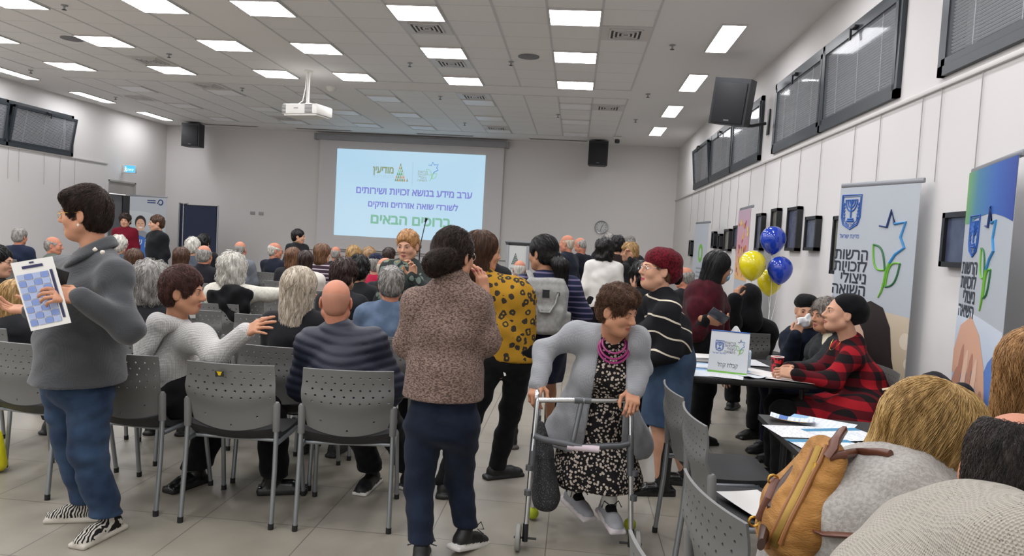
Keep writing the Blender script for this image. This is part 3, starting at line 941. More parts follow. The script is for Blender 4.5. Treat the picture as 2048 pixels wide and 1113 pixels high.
def strands(v, Q, c, R, s, n, length, flow, rad=0.0008, lift=0.004, seg=6, seed=1, keep=None, wild=0.25):
    """hair strands that follow the hair mesh: walks over the surface along the flow field"""
    rg = random.Random(seed)
    bv = BVHTree.FromPolygons([tuple(p) for p in v], [tuple(int(i) for i in q) for q in Q])
    cen = v[Q].mean(1)
    ar = np.linalg.norm(np.cross(v[Q[:, 2]]-v[Q[:, 0]], v[Q[:, 3]]-v[Q[:, 1]]), axis=1)
    cw = np.cumsum(ar); vs = []; fs = []
    for i in range(n):
        p = cen[min(int(np.searchsorted(cw, rg.random()*cw[-1])), len(cen)-1)]
        loc = R.T @ (p-c)/s
        if keep is not None and not keep(loc): continue
        p = Vector(p); ln = length*rg.uniform(0.5, 1.2)*s; lf = lift*rg.uniform(0.1, 1.0)*s
        jit = Vector((rg.gauss(0, 1), rg.gauss(0, 1), rg.gauss(0, 1)))*wild
        pts = []
        for k in range(seg+1):
            co, nr, _, _ = bv.find_nearest(p)
            if co is None: break
            t = k/seg
            pts.append((co+nr*(lf*math.sin(PI*min(t*1.1, 1.0))+0.0005*s), nr))
            d = Vector(R @ flow(R.T @ (np.array(co)-c)/s))+jit
            d = d-nr*d.dot(nr)
            if d.length < 1e-5: break
            p = co+d.normalized()*ln/seg
        if len(pts) < 3: continue
        b = len(vs)
        for k, (q, nr) in enumerate(pts):
            a = pts[max(k-1, 0)][0]; e = pts[min(k+1, len(pts)-1)][0]
            tdir = (e-a); sd = tdir.cross(nr)
            if sd.length < 1e-9: sd = nr.orthogonal()
            sd.normalize(); r = rad*s*(1.0-0.75*(k/(len(pts)-1))**2)
            vs += [q+sd*r-nr*r, q-sd*r-nr*r, q+nr*r*1.3]
        for k in range(len(pts)-1):
            for e in range(3):
                e2 = (e+1) % 3
                fs.append((b+k*3+e, b+k*3+e2, b+(k+1)*3+e2, b+(k+1)*3+e))
    return np.array([tuple(q) for q in vs]) if vs else np.zeros((0, 3)), np.array(fs, int) if fs else np.zeros((0, 4), int)

def flow_down(loc):
    d = np.array([loc[0], loc[1]+0.03, loc[2]-0.125]); return unit(d)*0.7+np.array([0, -0.1, -0.6])
def flow_fwd(loc):
    d = np.array([loc[0], loc[1]+0.07, loc[2]-0.10]); return unit(d)*0.8+np.array([0, 0.25, -0.3])
def flow_back(loc): return unit(np.array([0, -0.13, -0.03])-loc)
def flow_side(loc):
    d = np.array([loc[0]-0.03, 0.3*(loc[1]+0.02), 0.3*(loc[2]-0.125)]); return unit(d)+np.array([0, -0.15, -0.55])

def on_surface(objs, x, y, off=0.004, Y=None):
    """the point of a surface that the photo shows at pixel x, y, lifted off it a little"""
    bpy.context.view_layer.update(); best = None
    d = CAMR @ np.array([(x-PCX)/FPX, -(y-PCY)/FPX, -1.0]); d = Vector(d).normalized(); o = Vector((0, 0, CAMH))
    for ob in objs:
        mi = ob.matrix_world.inverted()
        ok, loc, nr, _ = ob.ray_cast(mi @ o, (mi.to_3x3() @ d).normalized())
        if ok:
            p = ob.matrix_world @ loc; q = (p-o).length
            if best is None or q < best[0]: best = (q, np.array(p)+np.array((ob.matrix_world.to_3x3() @ nr).normalized())*off)
    return best[1] if best else W(x, y, Y)

class Person:
    def __init__(s, label, J, name='person', group=None, cat='person', hs=1.0, h=0.010):
        s.J = J; s.hs = hs*0.945; s.h = h
        s.root = thing(name, label, cat, (J['o'][0], J['o'][1], J['o'][2]), 0, group)
        s.org = np.array([J['o'][0], J['o'][1], J['o'][2]], float)
    def mesh(s, name, v, Q, mats, mi=None, parent=None):
        return np_mesh(name, v-s.org, Q, mats, parent or s.root, mi)
    def blob(s, name, prims, mats, h=None, fine=None, off=0.0, post=None, smooth=1, paint=None, parent=None):
        D, ax = sdf_grid(prims, h or s.h, fine, off, post)
        v, Q = surface_nets(D, ax, smooth)
        if not len(v): return None
        mi = paint(v[Q].mean(1)) if paint is not None else None
        return s.mesh(name, v, Q, mats, mi, parent)
    def mb(s, name, mb, mats, parent=None, **kw):
        mb.v = [tuple(np.array(q)-s.org) for q in mb.v]
        return mb.build(name, mats, parent or s.root, **kw)
    def H(s, x, y, z):
        return s.J['head']+s.J['hR'] @ (np.array([x, y, z])*s.hs)
    def body(s, m, lips=None, hands=(), full=1.0, nose=1.0, age=0.0, face=True, hh=0.0045, hh2=0.0042, hand_h=True, g=0.88, legs=True, lg=0.68):
        """the whole body under the clothes as one surface: torso, arms, hands, legs, neck, head"""
        J = s.J; c = J['head']; R = J['hR']
        L = torso_prims(J, g*0.94)
        for q in 'LR':
            L += arm_prims(J, q, 0.84)
            if legs: L += leg_prims(J, q, lg)
        L += [cone(J['nek']-UP*0.03, c+R @ (np.array([0, -0.022, -0.055])*s.hs), 0.057*s.hs, 0.053*s.hs, 0.03)]
        L += head_prims(c, R, s.hs, full, nose, age, face)
        fx, fy, fz = [], [], []
        if hh:
            r = 0.135*s.hs
            for ax, lst in enumerate((fx, fy, fz)): lst.append((c[ax]-r, c[ax]+r, hh))
        for hp in hands:
            L += hp
            lo = np.min([p.bounds(0)[0] for p in hp], 0); hi = np.max([p.bounds(0)[1] for p in hp], 0)
            if hand_h:
                for ax, lst in enumerate((fx, fy, fz)): lst.append((lo[ax]-0.004, hi[ax]+0.004, hh2))
        def paint(p):
            q = (p-c) @ R/s.hs
            return ((q[:, 1] > 0.076) & (np.abs(q[:, 0]) < 0.0225) & (q[:, 2] < -0.0555-np.abs(q[:, 0])*0.10) & (q[:, 2] > -0.0745+np.abs(q[:, 0])*0.30)).astype(np.int32)
        s.skin = m
        return s.blob('body', L, [m, lips] if lips else [m], max(s.h, 0.010), (fx, fy, fz), paint=paint if lips and face else None)
    def eyes(s, brow=None, iris=None, closed=False, look=(0, 0), which=(-1, 1), lash=True):
        J = s.J; R = J['hR']
        for q in which:
            e = MB(); n = 14
            ce = s.H(q*0.031, 0.0768, 0.0012); rr = np.array([0.0125, 0.0138, 0.0050 if closed else 0.0066])*s.hs
            vs = []; fs = []; mi = []
            for i in range(n+1):
                th = PI*i/n
                for k in range(16):
                    ph = 2*PI*k/16
                    l = np.array([math.sin(th)*math.cos(ph)*rr[0], math.cos(th)*rr[1], math.sin(th)*math.sin(ph)*rr[2]])
                    vs.append(ce+R @ l-s.org)
            for i in range(n):
                for k in range(16):
                    k2 = (k+1) % 16; fs.append((i*16+k, i*16+k2, (i+1)*16+k2, (i+1)*16+k))
            V = np.array(vs); Q = np.array(fs); cl = (V[Q].mean(1)+s.org-ce) @ R/s.hs
            d = np.hypot(cl[:, 0]-look[0]*0.004, (cl[:, 2]-look[1]*0.003)); fr = cl[:, 1] > 0
            mi = np.where(fr & (d < 0.0028), 2, np.where(fr & (d < 0.0066), 1, 0))
            np_mesh('eye', V, Q, [s.skin if closed else M_eye, s.skin if closed else (iris or M_iris), s.skin if closed else M_pupil], s.root, mi)
            if lash:
                b = MB(); pts = [s.H(q*0.031+0.0135*t, 0.0905-0.0040*abs(t)-0.0005-q*t*0.0022, (0.0012 if closed else 0.0076)-0.0045*t*t) for t in np.linspace(-1, 1, 7)]
                b.tube(pts, [0.0006*s.hs, 0.001*s.hs, 0.0012*s.hs, 0.0013*s.hs, 0.0012*s.hs, 0.001*s.hs, 0.0006*s.hs], 6); s.mb('eyelash', b, M_iris)
            if brow:
                b = MB(); pts = [s.H(q*(0.014+0.034*t), 0.0935-0.0160*t*t, 0.0205+0.006*math.sin(PI*t*0.8)) for t in np.linspace(0, 1, 6)]
                b.tube(pts, [0.0018*s.hs, 0.0030*s.hs, 0.0030*s.hs, 0.0027*s.hs, 0.0020*s.hs, 0.0008*s.hs], 6); s.mb('eyebrow', b, brow)
    def hair(s, prims, m, n=900, length=0.06, flow=flow_down, h=0.0065, rad=0.0007, lift=0.006, seed=1, post=None, keep=None, wild=0.25, name='hair', ridge=0.0015, fr=(170, 170, 60)):
        J = s.J
        rl = cut(folds=(ridge, fr, seed)) if post is None else post
        D, ax = sdf_grid(prims, h, None, 0.0, rl)
        v, Q = surface_nets(D, ax, 1)
        if not len(v): return None
        if n:
            sv, sf = strands(v, Q, J['head'], J['hR'], s.hs, n, length, flow, rad, lift, seed=seed, keep=keep, wild=wild)
            if len(sv): Q = np.concatenate([Q, sf+len(v)]); v = np.concatenate([v, sv])
        return s.mesh(name, v, Q, m)
    def hp(s, c, r, k=0.02, op='u', Rl=None):
        return ell(s.H(*c), np.array(r)*s.hs, s.J['hR'] if Rl is None else s.J['hR'] @ Rl, k*s.hs, op)
    def hc(s, a, b, ra, rb, k=0.02, op='u'): return cone(s.H(*a), s.H(*b), ra*s.hs, rb*s.hs, k*s.hs, op)
    def he(s, a, b, ra, rb, k=0.02, op='u'): return econe(s.H(*a), s.H(*b), np.array(ra)*s.hs, np.array(rb)*s.hs, s.J['hR'][:, 0], k*s.hs, op)
    # hair shapes
    def face_cut(s, front=0.0, low=0.0):
        return [s.hp((0, 0.118+front, -0.012), (0.074, 0.080, 0.085), 0.015, 's')]
    def short(s, vol=0.0, nape=-0.075, ear=True, top=0.0, fringe=0.0):
        L = [s.hp((0, -0.016, 0.036), (0.081+vol, 0.100+vol, 0.091+vol+top)), s.hp((0, -0.045, -0.02), (0.070+vol, 0.062+vol, 0.070))]
        L += [s.hp((0, 0.122-fringe, -0.020), (0.080, 0.078, 0.086+fringe*0), 0.012, 's')]
        L += [s.hp((0, 0.03, nape-0.075), (0.13, 0.13, 0.075), 0.02, 's')]
        if ear:
            for q in (-1, 1): L.append(s.hp((q*0.088, -0.002, -0.020), (0.030, 0.030, 0.045), 0.010, 's'))
        return L
    def bob(s, ln=-0.11, vol=0.0, width=0.0, fringe=0.0):
        L = [s.hp((0, -0.016, 0.036), (0.083+vol, 0.102+vol, 0.092+vol)), s.he((0, -0.030, 0.030), (0, -0.030, ln), (0.086+vol, 0.085+vol), (0.085+vol+width, 0.070+vol), 0.03)]
        L += [s.hp((0, 0.122-fringe, -0.025), (0.072, 0.082, 0.088), 0.012, 's'), s.hp((0, 0.10, -0.10), (0.066, 0.10, 0.10), 0.015, 's')]
        return L
    def longhair(s, ln=-0.30, vol=0.0, width=0.0, back=-0.085):
        return s.bob(-0.12, vol)[:2]+[s.he((0, -0.045, 0.0), (0, back, ln), (0.083+vol, 0.062+vol), (0.072+width, 0.030), 0.03)]+s.bob(-0.12, vol)[2:]
    def fringe_ring(s, vol=0.0, nape=-0.075):
        return [s.hp((0, -0.018, 0.022), (0.079+vol, 0.098+vol, 0.078+vol)), s.hp((0, -0.045, -0.02), (0.068+vol, 0.060+vol, 0.066)),
                s.hp((0, 0.012, 0.105), (0.095, 0.105, 0.075), 0.012, 's'), s.hp((0, 0.115, -0.010), (0.100, 0.085, 0.10), 0.012, 's'), s.hp((0, 0.03, nape-0.075), (0.13, 0.13, 0.075), 0.02, 's'),
                s.hp((-0.088, -0.002, -0.020), (0.030, 0.030, 0.045), 0.010, 's'), s.hp((0.088, -0.002, -0.020), (0.030, 0.030, 0.045), 0.010, 's')]
    # clothes
    def top(s, name, m, off=0.012, g=1.0, hem=None, sleeve=0.0, cuffs=True, folds=None, arms=('L', 'R'), ag=1.0, bust=0.0, belly=0.0, extra=(), h=None, planes=(), low=0.06, collar=0.0, depth=1.0, post_extra=None, paint=None, fore=True, trap=0.044, shr=0.046, tk=0.065):
        J = s.J
        L = torso_prims(J, g, bust, belly, k=tk, low=low, depth=depth, trap=trap, shr=shr)
        for q in arms: L += arm_prims(J, q, ag, k=0.045, wr=sleeve, fore=fore)
        if collar:
            L += [cone(J['nek']-UP*0.02, J['nek']+unit(J['head']-J['nek'])*collar, 0.066*J['u'], 0.064*J['u'], 0.02)]
        L += list(extra)
        pl = list(planes)
        if hem is not None: pl.append(((0, 0, hem), (0, 0, -1)))
        if folds is None: folds = [(0.0040, (13, 13, 22), 3), (0.0022, (32, 32, 48), 8)]
        return s.blob(name, L, m, h or s.h, off=off, post=cut(*pl, folds=folds, extra=post_extra), paint=paint)
    def trousers(s, name, m, off=0.010, g=1.0, hem=0.09, folds=None, h=None, upto=1.0, extra=(), waist=True, planes=()):
        J = s.J; R = J['R']; u = J['u']
        dn = unit(J['pel']-J['wai'])
        L = [econe(J['pel']+dn*0.07, J['wai'], (0.160*g*u, 0.115*g*u), (0.140*g*u, 0.10*g*u), R[:, 0], 0.04)] if waist else []
        for q in 'LR':
            a, b, c = J['hip'+q], J['kn'+q], J['an'+q]
            L += [cone(a, b, 0.090*g*u, 0.064*g*u, 0.035)]
            if upto >= 1: L += [cone(b, c, 0.062*g*u, 0.054*g*u, 0.03)]
        L += list(extra)
        if folds is None: folds = [(0.004, (14, 14, 34), 5), (0.002, (36, 36, 60), 6)]
        pl = list(planes)+[((0, 0, hem), (0, 0, -1))]
        return s.blob(name, L, m, h or s.h, off=off, post=cut(*pl, folds=folds))
    def skirt(s, name, m, hem, top=None, flare=0.05, g=1.0, off=0.01, folds=None, h=None, centre=None, extra=()):
        J = s.J; R = J['R']; u = J['u']
        a = top if top is not None else J['wai']; fw = R[:, 1]
        b = centre if centre is not None else np.array([0.5*(J['knL'][0]+J['knR'][0]), 0.5*(J['knL'][1]+J['knR'][1]), hem])
        L = [econe(a, J['pel']+unit(J['pel']-a)*0.03, (0.145*g*u, 0.11*g*u), (0.175*g*u, 0.135*g*u), R[:, 0], 0.04),
             econe(J['pel']+unit(J['pel']-a)*0.03, b-UP*0.03, (0.175*g*u, 0.135*g*u), ((0.175+flare)*g*u, (0.135+flare)*g*u), R[:, 0], 0.04)]+list(extra)
        if folds is None: folds = (0.009, (26, 26, 2.5), 9)
        return s.blob(name, L, m, h or s.h, off=off, post=cut(((0, 0, hem), (0, 0, -1)), folds=folds))
    def shoe(s, side, m, sole=None, ln=0.245, h=0.006, boot=0.0, sole_h=0.022, lift=0.0, w=1.0, chunky=0.0, heel=0.0, paint2=None, name='shoe', tongue=None):
        J = s.J; A = J['an'+side]; R = J['ft'+side]
        org = A-R[:, 2]*0.085
        k = ln/0.245
        def T(x, y, z): return org+R @ np.array([x*w, y*k, z])
        L = [cone(T(0, -0.035, 0.042), T(0.0, 0.085, 0.036), 0.036*w, 0.040*w, 0.02), ell(T(0, 0.115, 0.026), (0.042*w, 0.062*k, 0.034), R, 0.02), cone(T(0, -0.030, 0.05), T(0, -0.010, 0.095), 0.036*w, 0.038*w, 0.02),
             rbox(T(0, 0.045, 0.010+0.006*chunky), (0.044*w, 0.132*k, 0.014+0.006*chunky), R, 0.012, 0.006), ell(T(0, -0.068+0.0, 0.014), (0.036*w, 0.03, 0.016), R, 0.01)]
        if boot: L += [cone(T(0, -0.012, 0.09), T(0, -0.016, 0.09+boot), 0.043*w, 0.050*w, 0.02)]
        if chunky: L += [rbox(T(0, -0.055, -0.004+0.02), (0.040*w, 0.035, 0.030), R, 0.008, 0.004)]
        if tongue: s.blob('shoe_tongue', [ell(T(0, 0.045, 0.068), (0.029*w, 0.062*k, 0.026), R @ headR(0, -24)), cone(T(0, -0.02, 0.085), T(0, 0.0, 0.10), 0.038*w, 0.034*w, 0.02)], tongue, h)
        pl = [(T(0, 0, 0.0-heel), -R[:, 2])]
        def paint(p):
            q = (p-org) @ R
            mi = np.where(q[:, 2] < sole_h, 1, 0)
            if paint2 is not None: mi = np.where((mi == 0) & paint2(q), 2, mi)
            return mi.astype(np.int32)
        mats = [m, sole or m]+([paint2.mat] if paint2 is not None else [])
        return s.blob(name, L, mats, h, post=cut(*pl), paint=paint)
    def glasses(s, m=None, r=0.0225, w=0.0013, square=False, y=0.104):
        b = MB(); m = m or M_dark
        for q in (-1, 1):
            pts = []
            for t in np.linspace(0, 2*PI, 25):
                cx, cz = math.cos(t), math.sin(t)
                if square: cx, cz = np.sign(cx)*abs(cx)**0.6, np.sign(cz)*abs(cz)**0.6
                pts.append(s.H(q*0.032+cx*r, y-0.006*abs(q*0.032+cx*r)/0.05, 0.0+cz*r*0.82))
            b.tube(pts, w*s.hs, 6, cap=False)
            b.tube([s.H(q*(0.032+r), y-0.007, 0.004), s.H(q*0.073, 0.07, 0.008), s.H(q*0.080, 0.0, 0.010), s.H(q*0.080, -0.018, -0.004)], w*s.hs, 6)
        b.tube([s.H(-0.0105, y, 0.004), s.H(0, y+0.004, 0.007), s.H(0.0105, y, 0.004)], w*s.hs, 6)
        return s.mb('glasses', b, m)
# ------------------------------------------------------------------ furniture and fittings
M_shell = mat('chair_shell_grey', '6e6e6c', 0.5, spec=0.4, noise=0.05, nscale=200, bump=0.1, bscale=900)
M_leg = mat('chair_leg_silver', '94989c', 0.35, metal=0.7)
M_seat = mat('seat_black', '252526', 0.6)
M_rub = mat('rubber_black', '161616', 0.7)
def chair_proto():
    r = thing('stacking_chair', 'x', 'chair')
    def S(u, v):                                    # back shell: u across, v up
        e = 2*u-1
        hw = 0.205+0.030*math.sin(PI*min(v/0.75, 1.0)*0.62)-0.012*max(0, v-0.6)
        z = 0.535+0.31*v-0.045*(1-e*e)*(1-v)**2
        y = -0.215-0.055*v-0.03*(1-e*e)*(0.6+0.4*v)-0.018*math.exp(-((v-0.45-0.10*e*e)/0.16)**2)
        return (e*hw, y, z)
    nu, nv = 29, 20
    vs = []; fs = []; key = {}
    def vid(i, j):
        if (i, j) not in key: key[(i, j)] = len(vs); vs.append(S(i/nu, j/nv))
        return key[(i, j)]
    for j in range(nv):
        for i in range(nu):
            q = [vid(i, j), vid(i+1, j), vid(i+1, j+1), vid(i, j+1)]
            hole = (j >= 9 and j % 2 == 1 and j <= 17 and 1 <= i <= nu-2 and (i + (j % 4 == 1)) % 3 == 1) or (j == 3 and i in (5, nu-6)) or (j == 1 and i == nu//2)
            if not hole: fs.append(tuple(q)); continue
            b = len(vs); n = 8; rr = 0.40
            for k in range(n):
                a = 2*PI*(k+0.5)/n-PI*0.75-PI/8
                vs.append(S((i+0.5+rr*math.cos(a)*1.0)/nu, (j+0.5+rr*math.sin(a)*0.85)/nv))
            for c in range(4):
                k0, k1 = 2*c, (2*c+1) % 8; k2 = (2*c+2) % 8
                fs.append((q[c], b+k1, b+k0)); fs.append((q[c], q[(c+1) % 4], b+k2, b+k1))
    bm = bmesh.new(); bv = [bm.verts.new(v) for v in vs]
    for f_ in fs: bm.faces.new([bv[i] for i in f_])
    bmesh.ops.recalc_face_normals(bm, faces=bm.faces[:])
    bmesh.ops.solidify(bm, geom=bm.faces[:], thickness=0.009)
    bm.verts.index_update()
    b = MB(); b.raw([v.co[:] for v in bm.verts], [tuple(v.index for v in f_.verts) for f_ in bm.faces]); bm.free()
    b.build('backrest', M_shell, r, angle=50)
    b = MB()
    b.sheet(lambda u, v: ((2*u-1)*(0.225-0.02*v*v), -0.20+0.45*v, 0.462+0.012*(2*u-1)**2-0.05*max(0, v-0.75)**2*8-0.014*math.sin(PI*v)+0.065*max(0, 1-v/0.22)**2-0.018*(1-(2*u-1)**2)*max(0, 1-v/0.3)), 14, 20, 0.034)
    b.build('seat', M_seat, r, angle=60)
    for q in (-1, 1):
        b = MB(); b.tube([(q*0.238, -0.262, 0.012), (q*0.236, -0.235, 0.30), (q*0.233, -0.222, 0.55), (q*0.232, -0.232, 0.64)], 0.0125, 12)
        lg = b.build('leg', M_leg, r)
        b = MB(); b.tube([(q*0.238, -0.2625, 0.0), (q*0.238, -0.262, 0.03)], 0.0145, 12); b.build('foot_cap', M_rub, lg)
        b = MB(); b.tube([(q*0.233, -0.224, 0.50), (q*0.2325, -0.232, 0.64), (q*0.2325, -0.234, 0.652)], [0.0185, 0.019, 0.012], 12); b.build('sleeve', M_shell, lg)
        b = MB(); b.tube([(q*0.232, -0.215, 0.43), (q*0.225, 0.10, 0.435), (q*0.224, 0.17, 0.41), (q*0.236, 0.235, 0.012)], 0.0125, 12)
        lg = b.build('leg', M_leg, r)
        b = MB(); b.tube([(q*0.236, 0.2355, 0.0), (q*0.236, 0.234, 0.03)], 0.0145, 12); b.build('foot_cap', M_rub, lg)
    for y_ in (0.12, -0.15):
        b = MB(); b.tube([(-0.23, y_, 0.432), (0.23, y_, 0.432)], 0.011, 8); b.build('seat_rail', M_leg, r)
    return r
CHAIR = chair_proto(); CHAIR_USED = [False]
def chair(x, y, deg, label, group=None):
    """deg 0 faces the screen wall, 90 faces the door wall, -90 faces the window wall"""
    o = CHAIR if not CHAIR_USED[0] else copy_tree(CHAIR)
    CHAIR_USED[0] = True
    o.location = (x, y, 0); o.rotation_euler = (0, 0, R_(deg))
    for k in ('group',):
        if k in o.keys(): del o[k]
    return tag(o, label, 'chair', group)
c_w = chair(-2.32, 3.84, -5, 'grey perforated chair in the front row, beside the woman in white knit')
c_e = chair(-1.715, 3.78, 2, 'empty-backed grey perforated chair with a small yellow sticker on its back')
c_b = chair(-1.15, 3.83, 9, 'grey perforated chair carrying the bald man in the navy puffer vest')
c_l = chair(-2.97, 3.93, -8, 'grey perforated chair at the picture edge behind the woman in jeans')
b = MB(); b.box((0, 0, 0), (0.045, 0.0015, 0.03), bev=0.0006)
st = b.build('sticker', mat('sticker_black', '22201a', 0.5), c_e, smooth=False); st.location = (-0.035, -0.3125, 0.797); st.rotation_euler = (R_(8), 0, 0); st['label'] = 'small black and yellow sticker'
b = MB(); b.prism([(-0.014, 0.010), (0.014, 0.010), (0.008, -0.002), (0.006, -0.010), (-0.006, -0.010), (-0.008, -0.002)], (0, -0.0013, 0.002), (1, 0, 0), (0, 0, 1), 0.0006); b.build('mark', mat('sticker_yellow', 'd9b400', 0.5), st, smooth=False)
chair(0.80, 3.72, -86, 'grey perforated chair beside the walker, farthest of three by the flyer table')
chair(0.82, 3.18, -87, 'grey perforated chair with a white sheet on its seat by the flyer table')
chair(0.70, 2.18, -78, 'pale grey chair nearest the camera in front of the brown backpack')
chair(1.80, 4.93, 90, 'light grey chair under the woman in the red plaid dress')
chair(1.84, 4.10, 96, 'grey chair with a dark coat thrown over its back')
chair(1.55, 6.82, -5, 'dark grey chair between the masked woman and the hooded person')
chair(2.16, 7.1, 60, 'pale grey chair at the wall beneath the balloons')
for x, y, d, lb in ((-2.05, 4.98, 0, 'empty grey perforated chair just ahead of the bald man in the vest'), (-2.72, 5.02, 2, 'empty grey perforated chair behind the outstretched hand'), (-3.02, 5.85, -2, 'empty grey chair with a pale label, second empty row ahead of the gesturing woman'),
                    (-2.45, 5.80, 3, 'empty grey chair with a pale label, beside the blonde woman in black'), (-3.62, 6.72, 0, 'empty grey chair behind the white-haired woman in the pale sweater'), (-1.22, 5.0, 4, 'grey perforated chair between puffer vest and brown marled sweater'),
                    (-3.05, 6.68, 0, 'empty grey chair under the outstretched pale sleeve')):
    c = chair(x, y, d, lb)
    if 'pale label' in lb:
        b = MB(); b.box((0, 0, 0), (0.075, 0.0015, 0.04)); q = b.build('paper_label', mat('label_paper', 'b9b9b6', 0.6), c, smooth=False); q.location = (0.0, -0.3125, 0.80); q.rotation_euler = (R_(8), 0, 0)

# ---- tables
M_black_top = mat('table_black', '242424', 0.45, noise=0.1, nscale=80)
def table(x0, x1, y0, y1, label, ins=0.27):
    r = thing('folding_table', label, 'table', ((x0+x1)/2, (y0+y1)/2, 0))
    w, l = x1-x0, y1-y0
    b = MB(); b.box((0, 0, 0.727), (w, l, 0.028), bev=0.005); b.build('tabletop', M_black_top, r)
    b = MB()
    for q in (-1, 1): b.box((q*(w/2-0.05), 0, 0.70), (0.03, l-0.12, 0.035))
    for q in (-1, 1): b.box((0, q*(l/2-ins), 0.70), (w-0.1, 0.03, 0.035))
    b.build('under_frame', mat('table_frame_black', '1a1a1b', 0.4), r, smooth=False)
    for qx in (-1, 1):
        for qy in (-1, 1):
            b = MB(); b.tube([(qx*(w/2-0.06), qy*(l/2-ins), 0.70), (qx*(w/2-0.06), qy*(l/2-ins), 0.0)], 0.015, 10); b.build('leg', MATS['table_frame_black'], r)
    return r
table(0.73, 1.58, 4.70, 5.66, 'black folding table with the information sign, cup and papers', 0.12)
table(0.965, 1.76, 1.75, 3.72, 'black folding table strewn with flyers beside the blonde woman')
TZ = 0.7415
M_paper = mat('paper_white', 'e8e6e2', 0.7)
def print_mat(name, base, ink, sx, sy, band=None):
    """sheet printed with short lines of unreadable text"""
    m = bpy.data.materials.new(name); m.use_nodes = True; t = NT(m)
    mp = t.coord('Generated', (1, 1, 1)); br = t.add('ShaderNodeTexBrick', offset=0.37, squash=1.0)
    br.inputs['Scale'].default_value = 1.0; br.inputs['Brick Width'].default_value = sx; br.inputs['Row Height'].default_value = sy
    br.inputs['Mortar Size'].default_value = sy*0.3; br.inputs['Color1'].default_value = (*lin(ink), 1); br.inputs['Color2'].default_value = (*lin(base), 1); br.inputs['Mortar'].default_value = (*lin(base), 1)
    t.link(mp, 0, br, 'Vector')
    sp = t.add('ShaderNodeSeparateXYZ'); t.link(mp, 0, sp, 0)
    last = (br, 'Color')
    for (ax, lo, hi, col) in (band or []):
        g = t.add('ShaderNodeMath', operation='COMPARE', inp={1: (lo+hi)/2, 2: (hi-lo)/2}); t.l.new(sp.outputs[ax], g.inputs[0])
        mx = t.add('ShaderNodeMix', data_type='RGBA'); t.l.new(g.outputs[0], mx.inputs[0]); t.l.new(last[0].outputs[last[1]], mx.inputs[6]); mx.inputs[7].default_value = (*lin(col), 1)
        last = (mx, 2)
    t.l.new(last[0].outputs[last[1]], t.b.inputs['Base Color']); t.b.inputs['Roughness'].default_value = 0.55
    return m
PM = [M_paper, print_mat('flyer_text', 'e6e6e6', '9fa6b4', 0.12, 0.035), print_mat('flyer_blue_band', 'e3e6ea', 'a9b6c8', 0.2, 0.05, [(0, 0.0, 0.22, '3d83a8')]),
      print_mat('flyer_pale', 'dfe3e6', 'c9d6e2', 0.3, 0.08, [(1, 0.75, 1.0, '8fb6d8')]), print_mat('flyer_colour', 'd7dfe8', 'a0b0d0', 0.3, 0.10, [(1, 0.6, 0.8, '4a6fb4'), (0, 0.0, 0.1, 'c9a05a')])]
NSH = [0]
def sheet(x, y, deg, w, l, pm, label, group=None, z=None, name='flyer', curl=0.0, th=0.0008, cat='paper'):
    NSH[0] += 1
    if z is None: z = TZ+0.0016*(NSH[0] % 8)
    b = MB(); b.sheet(lambda u, v: ((u-0.5)*w, (v-0.5)*l, curl*((2*u-1)**2)*((2*v-1)**2)*1.2+th), 6, 6, th)
    o = b.build(name, PM[pm], None, smooth=True); o.location = (x, y, z); o.rotation_euler = (0, 0, R_(deg))
    return tag(o, label, cat, group)
def stack(x, y, deg, w, l, n, pm, label, z=TZ):
    b = MB(); rg = random.Random(int(x*1000+y*77))
    for k in range(n): b.box(((rg.random()-.5)*0.012, (rg.random()-.5)*0.012, 0.0015+k*0.003), (w, l, 0.0028), rot=(0, 0, (rg.random()-.5)*0.06))
    o = b.build('paper_pile', PM[pm], None, smooth=False); o.location = (x, y, z); o.rotation_euler = (0, 0, R_(deg))
    return tag(o, label, 'paper')
# information table
stack(0.93, 5.46, 8, 0.30, 0.21, 9, 0, 'tidy pile of white sheets behind the information sign on the black table')
stack(0.86, 5.12, -6, 0.30, 0.21, 4, 3, 'low pile of pale leaflets at the edge of the sign table by the striped sweater')
sheet(0.86, 4.86, 12, 0.21, 0.297, 3, 'pale leaflet lying at the near left corner of the sign table')
sheet(1.04, 4.84, -14, 0.21, 0.297, 1, 'printed white sheet fanned in front of the information sign')
sheet(1.18, 4.86, 24, 0.15, 0.21, 3, 'small folded leaflet in front of the information sign', curl=0.012)
sheet(1.31, 5.42, 6, 0.21, 0.297, 1, 'printed sheet between the sign and the coffee cup')
sheet(1.44, 4.82, 72, 0.21, 0.297, 0, 'blank white sheet under the clasped hands of the plaid dress woman')
sheet(1.28, 4.97, 40, 0.21, 0.297, 0, 'white sheet in front of the red coffee cup')
# flyer table
sheet(1.10, 3.60, 70, 0.10, 0.21, 4, 'narrow colourful leaflet on the far left corner of the flyer table', curl=0.01)
sheet(1.24, 3.62, 60, 0.21, 0.297, 3, 'pale blue leaflet at the far edge of the flyer table')
sheet(1.09, 3.40, -80, 0.21, 0.297, 1, 'white form with fine print on the left edge of the flyer table')
sheet(1.27, 3.40, -70, 0.21, 0.297, 2, 'white sheet with a teal band in the middle of the flyer table')
sheet(1.13, 3.16, -76, 0.21, 0.297, 2, 'sheet with a teal stripe overlapping the fine-print form')
sheet(1.16, 2.90, -84, 0.21, 0.297, 0, 'blank white sheet at the near left edge of the flyer table')
sheet(1.40, 3.12, 8, 0.21, 0.297, 1, 'white printed sheet near the blonde woman on the flyer table')
sheet(1.42, 2.82, -5, 0.21, 0.297, 1, 'printed form before the blonde woman on the flyer table', curl=0.002)
sheet(1.62, 3.50, 64, 0.15, 0.30, 4, 'glossy blue brochure on the right of the flyer table', curl=0.02, name='brochure')
sheet(1.58, 3.33, 70, 0.16, 0.30, 4, 'glossy brochure in front of another at the right of the flyer table', curl=0.022, name='brochure')
